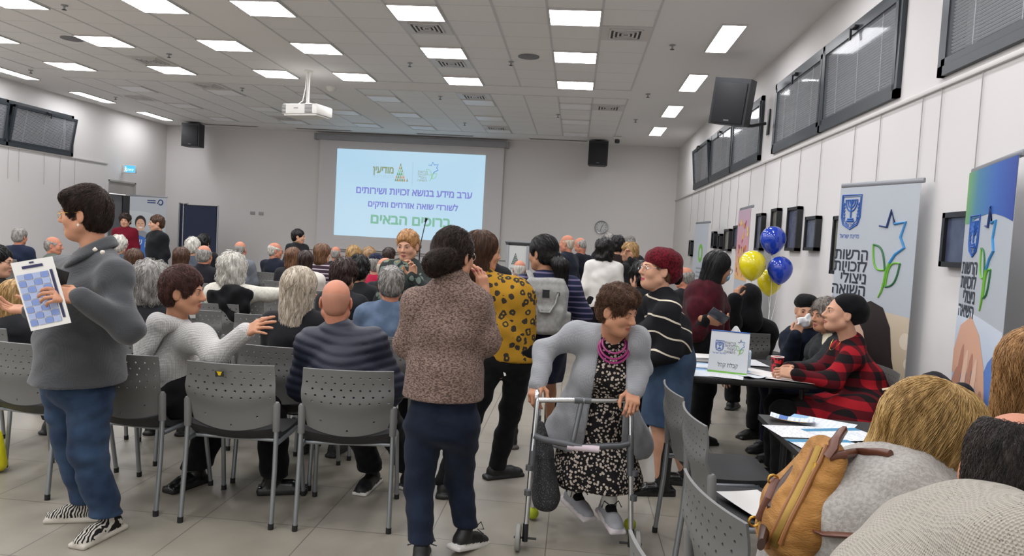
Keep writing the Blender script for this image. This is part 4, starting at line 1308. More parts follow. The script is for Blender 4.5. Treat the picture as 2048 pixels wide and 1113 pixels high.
sheet(0.84, 3.16, 20, 0.21, 0.297, 0, 'white sheet of paper left on the seat of the middle chair', z=0.474, curl=0.002)

# ---- shared logo pieces (flat prints, each built on its banner or card)
M_blue = mat('print_blue', '2d5fae', 0.5); M_blue2 = mat('print_light_blue', '3f8fcb', 0.5); M_green = mat('print_green', '6fb338', 0.5); M_ink = mat('print_ink', '26303d', 0.5); M_navy = mat('print_navy', '233a70', 0.5)
def flower(parent, S, w, h, mats, t=0.0016, name='flower_logo'):
    """open star outline on a stem with two leaves; S maps (u, v) in a w x h box to the print surface"""
    b = MB()
    star = [(0.18, 0.80), (0.36, 0.815), (0.45, 0.995), (0.56, 0.825), (0.80, 0.83), (0.80, 0.70), (0.70, 0.67), (0.86, 0.565), (0.80, 0.52), (0.62, 0.50), (0.47, 0.43)]
    star = [(0.18, 0.815), (0.385, 0.80), (0.48, 0.985), (0.575, 0.835), (0.86, 0.855), (0.76, 0.69), (0.875, 0.575), (0.66, 0.50), (0.53, 0.40)]
    stem = [(0.53, 0.40), (0.46, 0.30), (0.43, 0.18), (0.38, 0.08), (0.30, 0.0)]
    rw = 0.030*w
    def Q(p): return S(p[0]*w, p[1]*h)
    b.cur = 0; b.tube([Q(p) for p in star[:4]], [rw*0.6, rw, rw*1.1, rw], 6, flat=(1, 1))
    b.cur = 1; b.tube([Q(p) for p in star[3:]], rw, 6)
    b.cur = 2; b.tube([Q(p) for p in stem], [rw, rw, rw, rw*0.8, rw*0.5], 6)
    def leaf(base, tip, bul):
        bx, by = base; tx, ty = tip; pts = []
        for k in range(9):
            q = k/8; a = math.sin(PI*q)*bul
            pts.append((bx+(tx-bx)*q-(ty-by)*a, by+(ty-by)*q+(tx-bx)*a))
        return pts
    for base, tip in (((0.42, 0.32), (0.06, 0.60)), ((0.47, 0.13), (0.80, 0.40))):
        b.cur = 2; b.tube([Q(p) for p in leaf(base, tip, 0.30)], rw*0.7, 6); b.cur = 3; b.tube([Q(p) for p in leaf(base, tip, -0.22)], rw*0.7, 6)
    return b.build(name, mats, parent)
def emblem(parent, S, w, h, m, name='emblem'):
    """shield outline with a seven-branched lamp, two sprigs and a base band"""
    b = MB(); r = 0.018*w
    def Q(x, y): return S(x*w, y*h)
    sh = [(0.0, 1.0), (1.0, 1.0), (0.98, 0.35), (0.88, 0.14), (0.5, 0.0), (0.12, 0.14), (0.02, 0.35), (0.0, 1.0)]
    b.tube([Q(*p) for p in sh], r*1.5, 6)
    b.tube([Q(0.5+(x-0.5)*0.88, 0.5+(y-0.5)*0.90) for x, y in sh], r*0.7, 6)
    b.tube([Q(0.5, 0.34), Q(0.5, 0.86)], r*1.9, 6)
    for k, q in enumerate((0.10, 0.20, 0.30)):
        pts = [Q(0.5+q*math.cos(a), 0.84-0.0*k+q*1.05*math.sin(a)) for a in np.linspace(PI, 2*PI, 13)]
        b.tube(pts, r*1.5, 6)
    b.tube([Q(0.18, 0.86), Q(0.82, 0.86)], r*1.2, 6)
    b.tube([Q(0.36, 0.30), Q(0.64, 0.30)], r*2.4, 6); b.tube([Q(0.32, 0.24), Q(0.68, 0.24)], r*2.4, 6)
    for q in (-1, 1):
        b.tube([Q(0.5+q*0.12, 0.14), Q(0.5+q*0.30, 0.24), Q(0.5+q*0.37, 0.50), Q(0.5+q*0.38, 0.78)], r*0.8, 6)
        for k in range(5):
            y = 0.30+0.1*k; x = 0.5+q*(0.335+0.01*k)
            b.tube([Q(x, y), Q(x+q*0.05, y+0.06)], [r*1.4, r*0.4], 6); b.tube([Q(x, y), Q(x-q*0.05, y+0.06)], [r*1.4, r*0.4], 6)
    return b.build(name, m, parent)
def tree_logo(parent, S, w, h, mats, name='tree_logo'):
    """triangular tree of small coloured pieces"""
    b = MB(); rg = random.Random(4)
    rows = 6
    for i in range(rows):
        n = i+1; y0 = 1-(i+1)/rows; y1 = 1-i/rows-0.015
        for k in range(n):
            x0 = 0.40-0.40*(i+1)/rows+0.8*(k)/rows*1.0; x1 = x0+0.8/rows*0.9
            b.cur = rg.randrange(len(mats))
            b.prism([(x0*w, y0*h), (x1*w, y0*h), ((x1-0.02)*w, y1*h), ((x0+0.05)*w, y1*h)], S(0, 0), np.array(S(1, 0))-np.array(S(0, 0)), np.array(S(0, 1))-np.array(S(0, 0)), 0.0012)
    b.cur = 1
    b.prism([(0.86*w, 0.0), (1.0*w, 0.0), (0.93*w, 0.2*h)], S(0, 0), np.array(S(1, 0))-np.array(S(0, 0)), np.array(S(0, 1))-np.array(S(0, 0)), 0.0012)
    return b.build(name, mats, parent, smooth=False)

# ---- projection screen with its picture (a projected, glowing image)
scr = thing('projection_screen', 'large pull-down projection screen showing a light blue welcome slide', 'screen', (-4.475, 18.9, 0))
b = MB(); b.box((0, 0.0, 4.0), (5.12, 0.17, 0.15), bev=0.02); b.box((-2.56, 0, 4.0), (0.05, 0.19, 0.17)); b.box((2.56, 0, 4.0), (0.05, 0.19, 0.17)); b.box((-1.8, 0.112, 4.0), (0.06, 0.056, 0.1)); b.box((1.8, 0.112, 4.0), (0.06, 0.056, 0.1)); b.build('case', mat('screen_case', '98979a', 0.5), scr)
b = MB(); b.box((0, 0.06, 2.50), (4.94, 0.006, 2.86)); b.box((0, 0.06, 1.07), (4.98, 0.03, 0.04)); b.build('fabric', mat('screen_fabric', 'dad7d7', 0.9), scr, smooth=False)
E_bg = emis('slide_blue', 'b4d6ec', 1.0)
_b = NT(E_bg); _mp = _b.coord('Object'); _g = _b.add('ShaderNodeTexNoise', inp={'Scale': 0.35, 'Detail': 1.0}); _b.link(_mp, 0, _g, 'Vector')
_mx = _b.mixc(lin('a3cde8'), lin('c9e1ef'), _g, 0); _b.link(_mx, 2, _b.b, 'Emission Color')
b = MB(); b.box((0, 0, 0), (3.98, 0.004, 2.30)); pic = b.build('slide', E_bg, scr, smooth=False); pic.location = (0, 0.052, 2.565)
E_pur = emis('slide_purple', '7f86cf', 1.0); E_gr = emis('slide_green', '7fb79f', 1.0); E_tg = emis('slide_olive', '8a9a78', 1.0); E_line = emis('slide_line', 'a8c4d4', 1.0)
E_b1 = emis('slide_star', '5a93cf', 1.0); E_l = emis('slide_leaf', '93c7a0', 1.0); E_or = emis('slide_orange', 'c98a5a', 1.0); E_g2 = emis('slide_tree', '6aa274', 1.0)
fr_ = (PI/2, 0, 0)
text_mesh('ערב מידע בנושא זכויות ושירותים', 0.26, E_pur, pic, (0.13, -0.004, 0.00), fr_, 3.12, bold=0.008)
text_mesh('לשורדי שואה אזרחים ותיקים', 0.22, E_pur, pic, (0.12, -0.004, -0.34), fr_, 2.42, bold=0.007)
text_mesh('ברוכים הבאים', 0.36, E_gr, pic, (0.08, -0.004, -0.78), fr_, 2.16, bold=0.012)
text_mesh('מודיעין', 0.26, E_tg, pic, (-0.72, -0.004, 0.56), fr_, 0.56, bold=0.009)
text_mesh('מכבים רעות', 0.10, E_line, pic, (-0.72, -0.004, 0.44), fr_, 0.56)
tree_logo(pic, lambda u, v: (-0.40+u, -0.004, 0.36+v), 0.36, 0.48, [E_g2, E_tg, E_or, E_l])
b = MB(); b.box((0.07, -0.004, 0.58), (0.012, 0.002, 0.62)); b.build('divider_line', E_line, pic, smooth=False)
flower(pic, lambda u, v: (0.42+u, -0.004, 0.40+v), 0.38, 0.52, [E_b1, E_b1, E_l, E_l])
for k, wd in enumerate(('הרשות', 'לזכויות', 'ניצולי', 'השואה')): text_mesh(wd, 0.095, E_pur if False else E_tg, pic, (0.34, -0.004, 0.61-0.075*k), fr_, None)

# ---- speakers
def speaker(loc, rz, tilt, label, up=None):
    r = thing('loudspeaker', label, 'speaker', loc, rz)
    b = MB(); b.prism([(-0.24, -0.19), (0.24, -0.19), (0.20, 0.16), (-0.20, 0.16)], (0, 0, -0.30), (1, 0, 0), (0, 1, 0), 0.60)
    c = b.build('cabinet', mat('speaker_black', '26272b', 0.55), r, smooth=False)
    b = MB(); b.box((0, -0.197, -0.02), (0.42, 0.02, 0.52), bev=0.008); b.build('grille', mat('speaker_grille', '1b1c1f', 0.7, bump=0.5, bscale=300), r)
    b = MB(); b.box((0, -0.208, -0.24), (0.07, 0.004, 0.02)); b.build('badge', mat('badge_grey', '5d5f63', 0.4), r, smooth=False)
    return r
for x, lb in ((-10.1, 'black loudspeaker hung from the ceiling left of the screen, above the blue dividers'), (0.41, 'black loudspeaker hung from the ceiling right of the screen')):
    s = speaker((x, 18.3, 3.80), 0, 0, lb)
    b = MB(); b.tube([(0, 0.0, 0.30), (0, 0.0, CEIL-3.80)], 0.022, 10); b.box((0, 0, CEIL-3.80-0.006), (0.14, 0.14, 0.012)); b.build('ceiling_bracket', M_dark, s)
s = speaker((1.98, 9.95, 3.53), R_(-38), 0, 'large black loudspeaker on a bracket between the windows')
s.rotation_euler = (R_(6), R_(8), R_(-30))
b = MB(); b.tube([(2.44, 10.1, 3.30), (2.25, 10.05, 3.25), (2.02, 9.98, 3.24)], 0.022, 10); b.box((2.475, 10.1, 3.32), (0.02, 0.09, 0.34), bev=0.004); b.tube([(2.02, 9.98, 3.235), (2.02, 9.98, 3.27)], 0.035, 12)
o = b.build('speaker_bracket', M_dark); o.parent = s
bpy.context.view_layer.update(); o.matrix_parent_inverse = s.matrix_world.inverted()

# ---- projector on its pole
pj = thing('projector', 'white ceiling projector with side grilles hanging from a pole', 'projector', (-4.545, 11.75, 3.46), R_(-14))
b = MB(); b.box((0, 0, 0.02), (0.68, 0.46, 0.17), bev=0.03); b.box((0, 0.0, -0.07), (0.62, 0.40, 0.03), bev=0.01); b.build('housing', M_white, pj)
b = MB()
for k in range(7): b.box((-0.29, -0.2315, -0.04+0.02*k), (0.07, 0.006, 0.009))
for k in range(7): b.box((0.18, -0.2315, -0.04+0.02*k), (0.14, 0.006, 0.009))
b.build('vent_grille', mat('vent_black', '2c2c2c', 0.6), pj, smooth=False)
b = MB(); b.box((-0.06, -0.232, 0.03), (0.08, 0.003, 0.012)); b.build('badge', MATS['badge_grey'], pj, smooth=False)
b = MB(); b.tube([(0, 0, 0.10), (0, 0, CEIL-3.46)], 0.024, 12); b.lathe([(0.07, CEIL-3.46-0.015), (0.07, CEIL-3.46)], n=16); b.tube([(-0.18, 0.1, 0.11), (-0.05, 0.02, 0.14), (0, 0, 0.18)], 0.012, 8); b.tube([(0.18, -0.1, 0.11), (0.05, -0.02, 0.14), (0, 0, 0.18)], 0.012, 8); b.build('ceiling_pole', M_white, pj)
b = MB(); b.tube([(-0.03, 0.0, CEIL-3.47), (-0.045, -0.01, 0.4), (-0.06, -0.05, 0.18), (-0.12, -0.1, 0.11)], 0.008, 6); b.build('cable', M_white, pj)
b = MB(); b.lathe([(0.05, 0.0), (0.05, 0.03), (0.04, 0.05)], axis='y', n=20); o = b.build('lens', M_dark, pj); o.location = (0.15, 0.22, 0.03)

# ---- camera dome, clock, exit sign, wall sockets
b = MB(); b.box((0, 0, -0.03), (0.20, 0.14, 0.06), bev=0.015); pc = b.build('conference_camera', M_white); pc.location = (0.83, 17.6, CEIL-0.003); tag(pc, 'small white dome camera under the ceiling right of the end speaker', 'camera')
b = MB(); b.lathe([(0.0, -0.085), (0.05, -0.08), (0.062, -0.05), (0.055, 0.0)], n=16); o = b.build('lens_dome', M_dark, pc); o.location = (0, -0.03, -0.07)
ck = thing('wall_clock', 'round silver wall clock on the screen wall', 'clock', (0.63, 19.045, 2.0))
b = MB(); b.lathe([(0.175, 0.0), (0.175, -0.03), (0.165, -0.04), (0.145, -0.03), (0.145, -0.012)], axis='y', n=40); b.build('rim', mat('clock_silver', 'b8babd', 0.3, metal=0.8), ck)
b = MB(); b.lathe([(0.15, -0.010), (0.15, -0.014)], axis='y', n=40); b.build('dial', mat('clock_dial', 'c9c8c6', 0.5), ck)
b = MB()
for k in range(12): a = k*PI/6; b.box((0.115*math.sin(a), -0.017, 0.115*math.cos(a)), (0.012, 0.003, 0.035), rot=(0, a, 0))
b.build('hour_mark', mat('clock_mark', '77797d', 0.5), ck, smooth=False)
b = MB(); b.box((0.02, -0.021, 0.035), (0.010, 0.003, 0.09), rot=(0, R_(30), 0)); b.box((-0.012, -0.024, -0.05), (0.008, 0.003, 0.12), rot=(0, R_(14), 0)); b.build('hand', M_ink, ck, smooth=False)
ex = thing('exit_sign', 'lit blue exit sign above the doorway', 'sign', (XL, 17.15, 2.765))
b = MB(); b.box((0.175, 0, 0), (0.35, 0.05, 0.20), bev=0.008); b.build('lamp_box', M_white, ex)
b = MB(); b.box((0.205, -0.027, 0), (0.27, 0.004, 0.17)); b.build('lit_panel', emis('exit_blue', '4fb8ee', 1.3), ex, smooth=False)
E_w = emis('exit_white', 'f2fbff', 1.6)
text_mesh('יציאה', 0.085, E_w, ex, (0.225, -0.031, -0.045), fr_, 0.16)
b = MB(); b.lathe([(0.0, -0.012), (0.012, 0.0), (0.0, 0.012)], (0.10, -0.031, 0.05), 10); b.tube([(0.105, -0.031, 0.03), (0.10, -0.031, -0.01), (0.085, -0.031, -0.04), (0.08, -0.031, -0.065)], 0.009, 6); b.tube([(0.10, -0.031, -0.01), (0.12, -0.031, -0.035), (0.125, -0.031, -0.06)], 0.008, 6); b.tube([(0.08, -0.031, 0.01), (0.103, -0.031, 0.028), (0.125, -0.031, 0.012)], 0.006, 6)
b.build('running_figure', E_w, ex)
for i, (x, lb) in enumerate(((-8.78, 'small grey wall socket plate left of its twin on the screen wall'), (-8.54, 'small grey wall socket plate nearer the screen than its twin'))):
    b = MB(); b.box((x, 19.04, 1.88), (0.13, 0.02, 0.085), bev=0.006); tag(b.build('wall_socket', mat('socket_grey', 'a19e9d', 0.5)), lb, 'socket')
# low grey rail line in the screen wall
b = MB(); b.box((-4.4, 19.04, 0.98), (5.6, 0.02, 0.025)); struct('trim_3', b, mat('trim_grey', '8f8b8a', 0.7), smooth=False)

# ---- lectern and microphone stand
le = thing('lectern', 'grey lectern with a white logo panel in front of the screen wall', 'lectern', (-1.22, 15.5, 0))
Mg = mat('lectern_grey', '9ea0a5', 0.5)
for q in (-1, 1):
    b = MB(); b.box((q*0.215, 0, 0.72), (0.06, 0.4, 1.44), bev=0.008); b.build('side_panel', Mg, le)
b = MB(); b.box((0, -0.16, 0.73), (0.38, 0.03, 1.40)); b.build('front_panel', mat('lectern_white', 'd5d7d6', 0.5), le, smooth=False)
b = MB(); b.box((0, 0.02, 1.47), (0.56, 0.46, 0.03), rot=(R_(-12), 0, 0), bev=0.006); b.build('top_board', Mg, le)
b = MB(); b.box((0, 0, 0.02), (0.56, 0.5, 0.04), bev=0.006); b.build('base', Mg, le)
tree_logo(le, lambda u, v: (-0.12+u, -0.178, 1.03+v), 0.20, 0.24, [mat('tree_dark', '2f5a48', 0.5), M_ink])
text_mesh('מודיעין', 0.10, MATS['tree_dark'], le, (0.0, -0.178, 0.90), fr_, 0.28)
text_mesh('מכבים רעות', 0.05, MATS['tree_dark'], le, (0.0, -0.178, 0.83), fr_, 0.26)
ms = thing('microphone_stand', 'thin black microphone stand with an angled boom before the screen', 'stand', (-2.82, 13.0, 0))
b = MB(); b.lathe([(0.14, 0.0), (0.14, 0.02), (0.02, 0.04)], n=20); b.tube([(0, 0, 0.03), (0, 0, 1.33)], 0.012, 10); b.build('pole', M_dark, ms)
b = MB(); b.tube([(-0.03, 0, 1.22), (0, 0, 1.33), (0.085, 0.0, 1.80)], 0.009, 8); b.box((0, 0, 1.33), (0.05, 0.05, 0.06), bev=0.008); b.build('boom', M_dark, ms)
b = MB(); b.tube([(0.075, 0, 1.78), (0.10, -0.01, 1.85)], [0.016, 0.027], 12); b.build('microphone', M_dark, ms)

# ---- blue room dividers
M_felt = mat('felt_navy', '2b3148', 0.95, noise=0.15, nscale=120)
def divider(x0, x1, y, z1, rz, label):
    r = thing('room_divider', label, 'room divider', ((x0+x1)/2, y, 0), R_(rz)); w = x1-x0
    b = MB(); b.box((0, 0, (z1+0.12)/2), (w-0.06, 0.04, z1-0.12)); b.build('felt_panel', M_felt, r, smooth=False)
    b = MB(); b.box((0, 0, z1), (w-0.02, 0.05, 0.02)); b.box((0, 0, 0.11), (w-0.02, 0.05, 0.02)); b.build('cross_bar', M_dark, r, smooth=False)
    for q in (-1, 1):
        b = MB(); b.tube([(q*w/2, 0, 0.02), (q*w/2, 0, z1+0.03)], 0.02, 10); b.box((q*w/2, 0, 0.01), (0.05, 0.5, 0.02)); b.build('post', M_alu, r)
divider(-9.53, -8.66, 16.9, 1.95, 0, 'dark blue felt room divider, the wide one clear of the poster stand')
divider(-9.80, -9.60, 17.2, 1.98, 0, 'narrow dark blue felt divider wedged behind the poster stand')

# ---- roll-up banners
M_ban = mat('banner_white', 'b4bac1', 0.45); M_banrail = mat('banner_rail', '8f9196', 0.35, metal=0.5)
def banner(pl, pr, ztop, label, lean=0.05):
    """pl, pr: floor points under the left and right ends; returns root and a map (u across, v up, off in front) in its own frame"""
    pl, pr = V3(*pl, 0), V3(*pr, 0); d = pr-pl; w = np.linalg.norm(d); rz = math.atan2(d[1], d[0])
    r = thing('rollup_banner', label, 'banner', 0.5*(pl+pr), rz)
    b = MB(); b.box((0, 0.0, 0.045), (w+0.03, 0.16, 0.09), bev=0.015); b.build('base_case', M_banrail, r)
    b = MB(); b.box((0, 0.02, ztop), (w+0.02, 0.025, 0.035), bev=0.006); b.build('top_rail', M_banrail, r)
    b = MB(); b.tube([(0, 0.06, 0.08), (0, 0.035, ztop-0.01)], 0.011, 8); b.build('pole', M_alu, r)
    def S(u, v, off=0.0): return (u-w/2, -off, v)
    b = MB(); b.sheet(lambda a, c: (S(a*w, 0.08+c*(ztop-0.1))[0], S(a*w, 0.08+c*(ztop-0.1))[1], 0.08+c*(ztop-0.1)), 4, 20, 0.002); b.build('sheet', M_ban, r)
    return r, S, w
def patch(parent, S, pts, m, off, name='print'):
    """a flat printed shape: polygon in (u, v) of the banner, its own height over the sheet"""
    bm = bmesh.new(); vs = [bm.verts.new(S(u, v, off)) for u, v in pts]; bm.faces.new(vs)
    bmesh.ops.triangulate(bm, faces=bm.faces[:]); bm.verts.index_update()
    b = MB(); b.raw([v.co[:] for v in bm.verts], [tuple(v.index for v in f_.verts) for f_ in bm.faces]); bm.free()
    return b.build(name, m, parent, smooth=False)
def oval(cx, cy, rx, ry, n=20, a0=0, a1=2*PI, rot=0):
    out = []
    for k in range(n):
        a = a0+(a1-a0)*k/(n-1 if a1-a0 < 6.2 else n); x, y = rx*math.cos(a), ry*math.sin(a)
        out.append((cx+x*math.cos(rot)-y*math.sin(rot), cy+x*math.sin(rot)+y*math.cos(rot)))
    return out
def grad_mat(name, stops, ax='X', lo=0, hi=1):
    m = bpy.data.materials.new(name); m.use_nodes = True; t = NT(m); mp = t.coord('Generated'); sp = t.add('ShaderNodeSeparateXYZ'); t.link(mp, 0, sp, 0)
    cr = t.add('ShaderNodeValToRGB'); e = cr.color_ramp.elements
    while len(e) < len(stops): e.new(0.5)
    for q, (p, c) in zip(e, stops): q.position = p; q.color = (*lin(c), 1)
    t.l.new(sp.outputs[ax], cr.inputs[0]); t.link(cr, 0, t.b, 'Base Color'); t.b.inputs['Roughness'].default_value = 0.45
    return m
M_pskin = mat('print_skin', 'd8a98f', 0.5); M_pskin2 = mat('print_skin_light', 'e6bfa8', 0.5); M_pskin3 = mat('print_skin_shade', 'b98570', 0.5); M_phair = mat('print_hair_dark', '2a2220', 0.5); M_pred = mat('print_lips', 'b0615c', 0.5)
def wording(r, S, u, v, size, lines, m, pitch, width=None):
    for k, wd in enumerate(lines):
        p = S(u, v-pitch*k, 0.003)
        text_mesh(wd, size, m, r, p, (PI/2, 0, 0), None, align='RIGHT', bold=0.0022)
WORDS = ('הרשות', 'לזכויות', 'ניצולי', 'השואה')
def SS(S, off=0.003): return lambda u0, v0: (lambda u, v: S(u0+u, v0+v, off))
# banner with the woman's portrait
r, S, w = banner((2.09, 6.06), (2.39, 5.36), 2.13, 'white roll-up banner with star flower logo and a dark-haired portrait low down')
patch(r, S, [(0.0, 0.1), (w, 0.1), (w, 1.15), (0.0, 1.22)], grad_mat('photo_beige', [(0.0, '8f8a70'), (0.35, 'b5a287'), (1.0, 'cdbfa8')], 'Z'), 0.0015, 'photo_ground')
S2 = lambda u, v, off: S(min(w, max(0, u+0.14)), v+0.20, off)
patch(r, S2, oval(0.60, 0.78, 0.05, 0.06), mat('photo_bokeh', 'd8cdb8', 0.5), 0.002, 'photo_spot'); patch(r, S2, oval(0.66, 0.62, 0.06, 0.05), MATS['photo_bokeh'], 0.002, 'photo_spot'); patch(r, S2, oval(0.62, 0.44, 0.08, 0.04), mat('photo_olive', '8f8f50', 0.5), 0.002, 'photo_spot')
patch(r, S2, oval(0.17, 0.62, 0.12, 0.24, rot=0.1), M_pskin2, 0.0025, 'photo_face')
patch(r, S2, oval(0.07, 0.72, 0.07, 0.18), mat('photo_grey_hair', 'b9b4ae', 0.5), 0.0028, 'photo_hair_grey')
patch(r, S2, [(0.12, 0.98), (0.26, 1.04), (0.38, 1.00), (0.46, 0.86), (0.50, 0.60), (0.56, 0.40), (0.60, 0.30), (0.26, 0.30), (0.30, 0.46), (0.27, 0.62), (0.21, 0.80), (0.13, 0.90)], M_phair, 0.0032, 'photo_hair')
patch(r, S2, oval(0.165, 0.665, 0.035, 0.008, rot=-0.3), M_phair, 0.0032, 'photo_eye'); patch(r, S2, oval(0.17, 0.72, 0.045, 0.006, rot=-0.3), M_phair, 0.0032, 'photo_brow'); patch(r, S2, oval(0.13, 0.50, 0.035, 0.014, rot=-0.2), M_pred, 0.0032, 'photo_mouth')
patch(r, S2, [(0.115, 0.66), (0.085, 0.565), (0.125, 0.555)], M_pskin, 0.0032, 'photo_nose')
emblem(r, SS(S)(0.03, 1.78), 0.20, 0.27, M_blue)
text_mesh('ישראל', 0.05, M_blue, r, S(0.13, 1.797, 0.004), (PI/2, 0, 0), 0.10)
text_mesh('מדינת ישראל', 0.05, M_blue, r, S(0.13, 1.71, 0.003), (PI/2, 0, 0), 0.20)
flower(r, SS(S)(0.36, 1.27), 0.35, 0.66, [M_navy, M_blue2, M_green, mat('print_leaf_dark', '2f6f43', 0.5)])
wording(r, S, 0.335, 1.545, 0.125, WORDS, M_ink, 0.092)
# banner with clasped hands
r, S, w = banner((2.36, 4.67), (2.15, 3.81), 2.12, 'tall roll-up banner with a blue-green top and clasped hands photo')
patch(r, S, [(0, 2.11), (w, 2.11), (w, 1.78)]+[(w*(1-k/12), 1.78+0.05*math.sin(k/12*PI*1.1)+0.02*k/12) for k in range(1, 12)]+[(0, 1.80)], grad_mat('banner_wave', [(0.0, '6fa65a'), (0.25, '3f7f9f'), (0.6, '2c62b4'), (1.0, '24429a')], 'X'), 0.0015, 'wave_print')
patch(r, S, [(0.0, 0.1), (w, 0.1), (w, 1.22), (0.5, 1.26), (0.0, 1.30)], grad_mat('photo_sky', [(0.0, 'c9d6e6'), (0.5, '9fb6d8'), (1.0, 'd3dbe4')], 'Z'), 0.0015, 'photo_ground')
S2 = lambda u, v, off: S(max(0.0, min(w, u*1.3-0.02)), v*1.15+0.20, off); S3 = lambda u, v, off: S(max(0.0, min(w, u*1.2)), v*1.05+0.42, off)
patch(r, S2, oval(0.66, 0.52, 0.20, 0.26), mat('photo_blue', '5f82c4', 0.5), 0.002, 'photo_sleeve')
patch(r, S2, [(0.0, 0.72), (0.10, 0.86), (0.26, 0.92), (0.40, 0.84), (0.50, 0.70), (0.56, 0.50), (0.52, 0.34), (0.46, 0.36), (0.44, 0.54), (0.34, 0.66), (0.20, 0.62), (0.0, 0.60)], M_pskin, 0.0026, 'photo_hand')
for k, (a, c) in enumerate(((0.14, 0.58), (0.22, 0.56), (0.30, 0.55), (0.375, 0.53))):
    patch(r, S3, oval(a, c-0.10, 0.036, 0.16, rot=-0.25), M_pskin2 if k % 2 else M_pskin3, 0.003+0.0002*k, 'photo_finger'); patch(r, S3, oval(a-0.012, c-0.235, 0.018, 0.025, rot=-0.25), M_pskin2, 0.0042, 'photo_nail')
patch(r, S2, oval(0.06, 0.52, 0.05, 0.14, rot=-0.5), M_pskin3, 0.0028, 'photo_thumb'); patch(r, S2, oval(0.47, 0.44, 0.045, 0.15, rot=-0.1), M_pskin3, 0.0034, 'photo_thumb')
emblem(r, SS(S)(0.13, 1.60), 0.19, 0.24, M_blue); text_mesh('ישראל', 0.05, M_blue, r, S(0.225, 1.615, 0.004), (PI/2, 0, 0), 0.10)
flower(r, SS(S)(0.38, 1.30), 0.28, 0.58, [M_navy, M_blue2, M_green, MATS['print_leaf_dark']])
wording(r, S, 0.345, 1.50, 0.115, WORDS, M_ink, 0.085)
# flower print banner and white-green banner further along the wall
r, S, w = banner((2.13, 9.90), (2.09, 9.05), 2.12, 'narrow banner printed with orange and purple flowers, behind the balloons')
patch(r, S, [(0.0, 1.2), (w, 1.2), (w, 2.1), (0.0, 2.1)], grad_mat('petal_ground', [(0.0, 'e0b070'), (0.5, 'c9909a'), (1.0, 'b79fb0')], 'Z'), 0.0015, 'photo_ground')
rg = random.Random(8)
for k in range(34):
    a, c = rg.uniform(0.06, w-0.06), rg.uniform(1.26, 1.95)
    patch(r, S, oval(a, c, rg.uniform(0.03, 0.07), rg.uniform(0.02, 0.035), 10, rot=rg.uniform(0, 3)), mat('petal_%s' % 'abcd'[k % 4], ['e2a93a', 'd9c15a', '9a4a6a', 'c8743a'][k % 4], 0.5), 0.002+0.0001*k, 'petal')
text_mesh('פרח', 0.24, M_blue, r, S(w/2, 0.98, 0.003), (PI/2, 0, 0), 0.3) if False else None
patch(r, S, oval(0.25, 0.98, 0.05, 0.10), M_blue, 0.0016, 'mark'); patch(r, S, [(0.0, 0.1), (w, 0.1), (w, 0.62), (0, 0.62)], mat('print_orange', 'd9a35a', 0.5), 0.0015, 'band')
r, S, w = banner((2.10, 13.2), (2.20, 12.45), 2.03, 'white banner with a round green mark, farthest along the window wall')
patch(r, S, oval(0.40, 1.50, 0.12, 0.16), M_green, 0.0016, 'round_mark'); patch(r, S, oval(0.40, 1.50, 0.06, 0.09), M_ban, 0.002, 'round_mark'); patch(r, S, [(0.1, 0.7), (0.6, 0.7), (0.5, 0.95), (0.2, 0.9)], M_green, 0.0016, 'leaf_print')
for k in range(3): patch(r, S, [(0.2, 1.22-0.07*k), (0.6, 1.22-0.07*k), (0.6, 1.25-0.07*k), (0.2, 1.25-0.07*k)], mat('print_grey', '8d9399', 0.5), 0.0016, 'line_print')
# poster stand with the smiling couple
r, S, w = banner((-10.68, 16.55), (-9.80, 16.62), 2.10, 'poster stand by the doorway with a photo of a smiling couple')
patch(r, S, [(0, 0.75), (w, 0.75), (w, 1.58)]+[(w*(1-k/10), 1.58+0.16*math.sin(k/10*1.9)) for k in range(1, 10)]+[(0, 1.74)], grad_mat('photo_couple_ground', [(0.0, '9aa4ac'), (1.0, 'c3c9cc')], 'Z'), 0.0015, 'photo_ground')
patch(r, S, [(0, 0.1), (w, 0.1), (w, 0.86), (0.55, 1.05), (0.25, 1.16), (0.0, 1.14)], mat('poster_blue', '3a6fc0', 0.5), 0.0032, 'blue_band')
for cx, cy, s_, hm in ((0.27, 1.42, 1.0, M_phair), (0.62, 1.38, 0.95, mat('photo_fair_hair', 'a8907a', 0.5))):
    patch(r, S, oval(cx, cy-0.30, 0.22, 0.16), mat('photo_knit', '8a8f95', 0.5), 0.0018, 'photo_shoulder')
    patch(r, S, oval(cx, cy+0.045, 0.135*s_, 0.17*s_), hm, 0.002, 'photo_hair'); patch(r, S, oval(cx, cy-0.01, 0.105*s_, 0.145*s_), M_pskin if hm is M_phair else M_pskin2, 0.0024, 'photo_face')
    for q in (-1, 1): patch(r, S, oval(cx+q*0.04, cy+0.02, 0.016, 0.007, 10), M_phair, 0.0028, 'photo_eye')
    patch(r, S, oval(cx, cy-0.075, 0.05, 0.018, 12), mat('photo_teeth', 'efe6dd', 0.5), 0.0028, 'photo_smile'); patch(r, S, [(cx-0.004, cy+0.01), (cx+0.018, cy-0.035), (cx-0.014, cy-0.035)], M_pskin3, 0.0028, 'photo_nose')
text_mesh('לק שר', 0.22, mat('print_white', 'e8ecf2', 0.5), r, S(0.34, 0.93, 0.0045), (PI/2, 0.0, 0), 0.46)
b = MB(); b.tube([S(0.74+0.05*math.cos(a), 1.97+0.06*math.sin(a), 0.002) for a in np.linspace(-2.6, 2.2, 14)], 0.014, 6); b.tube([S(0.66, 1.93, 0.002), S(0.71, 2.03, 0.002)], 0.010, 6); b.build('ring_logo', M_navy, r)
for k in range(2): patch(r, S, [(0.42, 1.94+0.05*k), (0.62, 1.94+0.05*k), (0.62, 1.965+0.05*k), (0.42, 1.965+0.05*k)], M_navy, 0.0016, 'line_print')

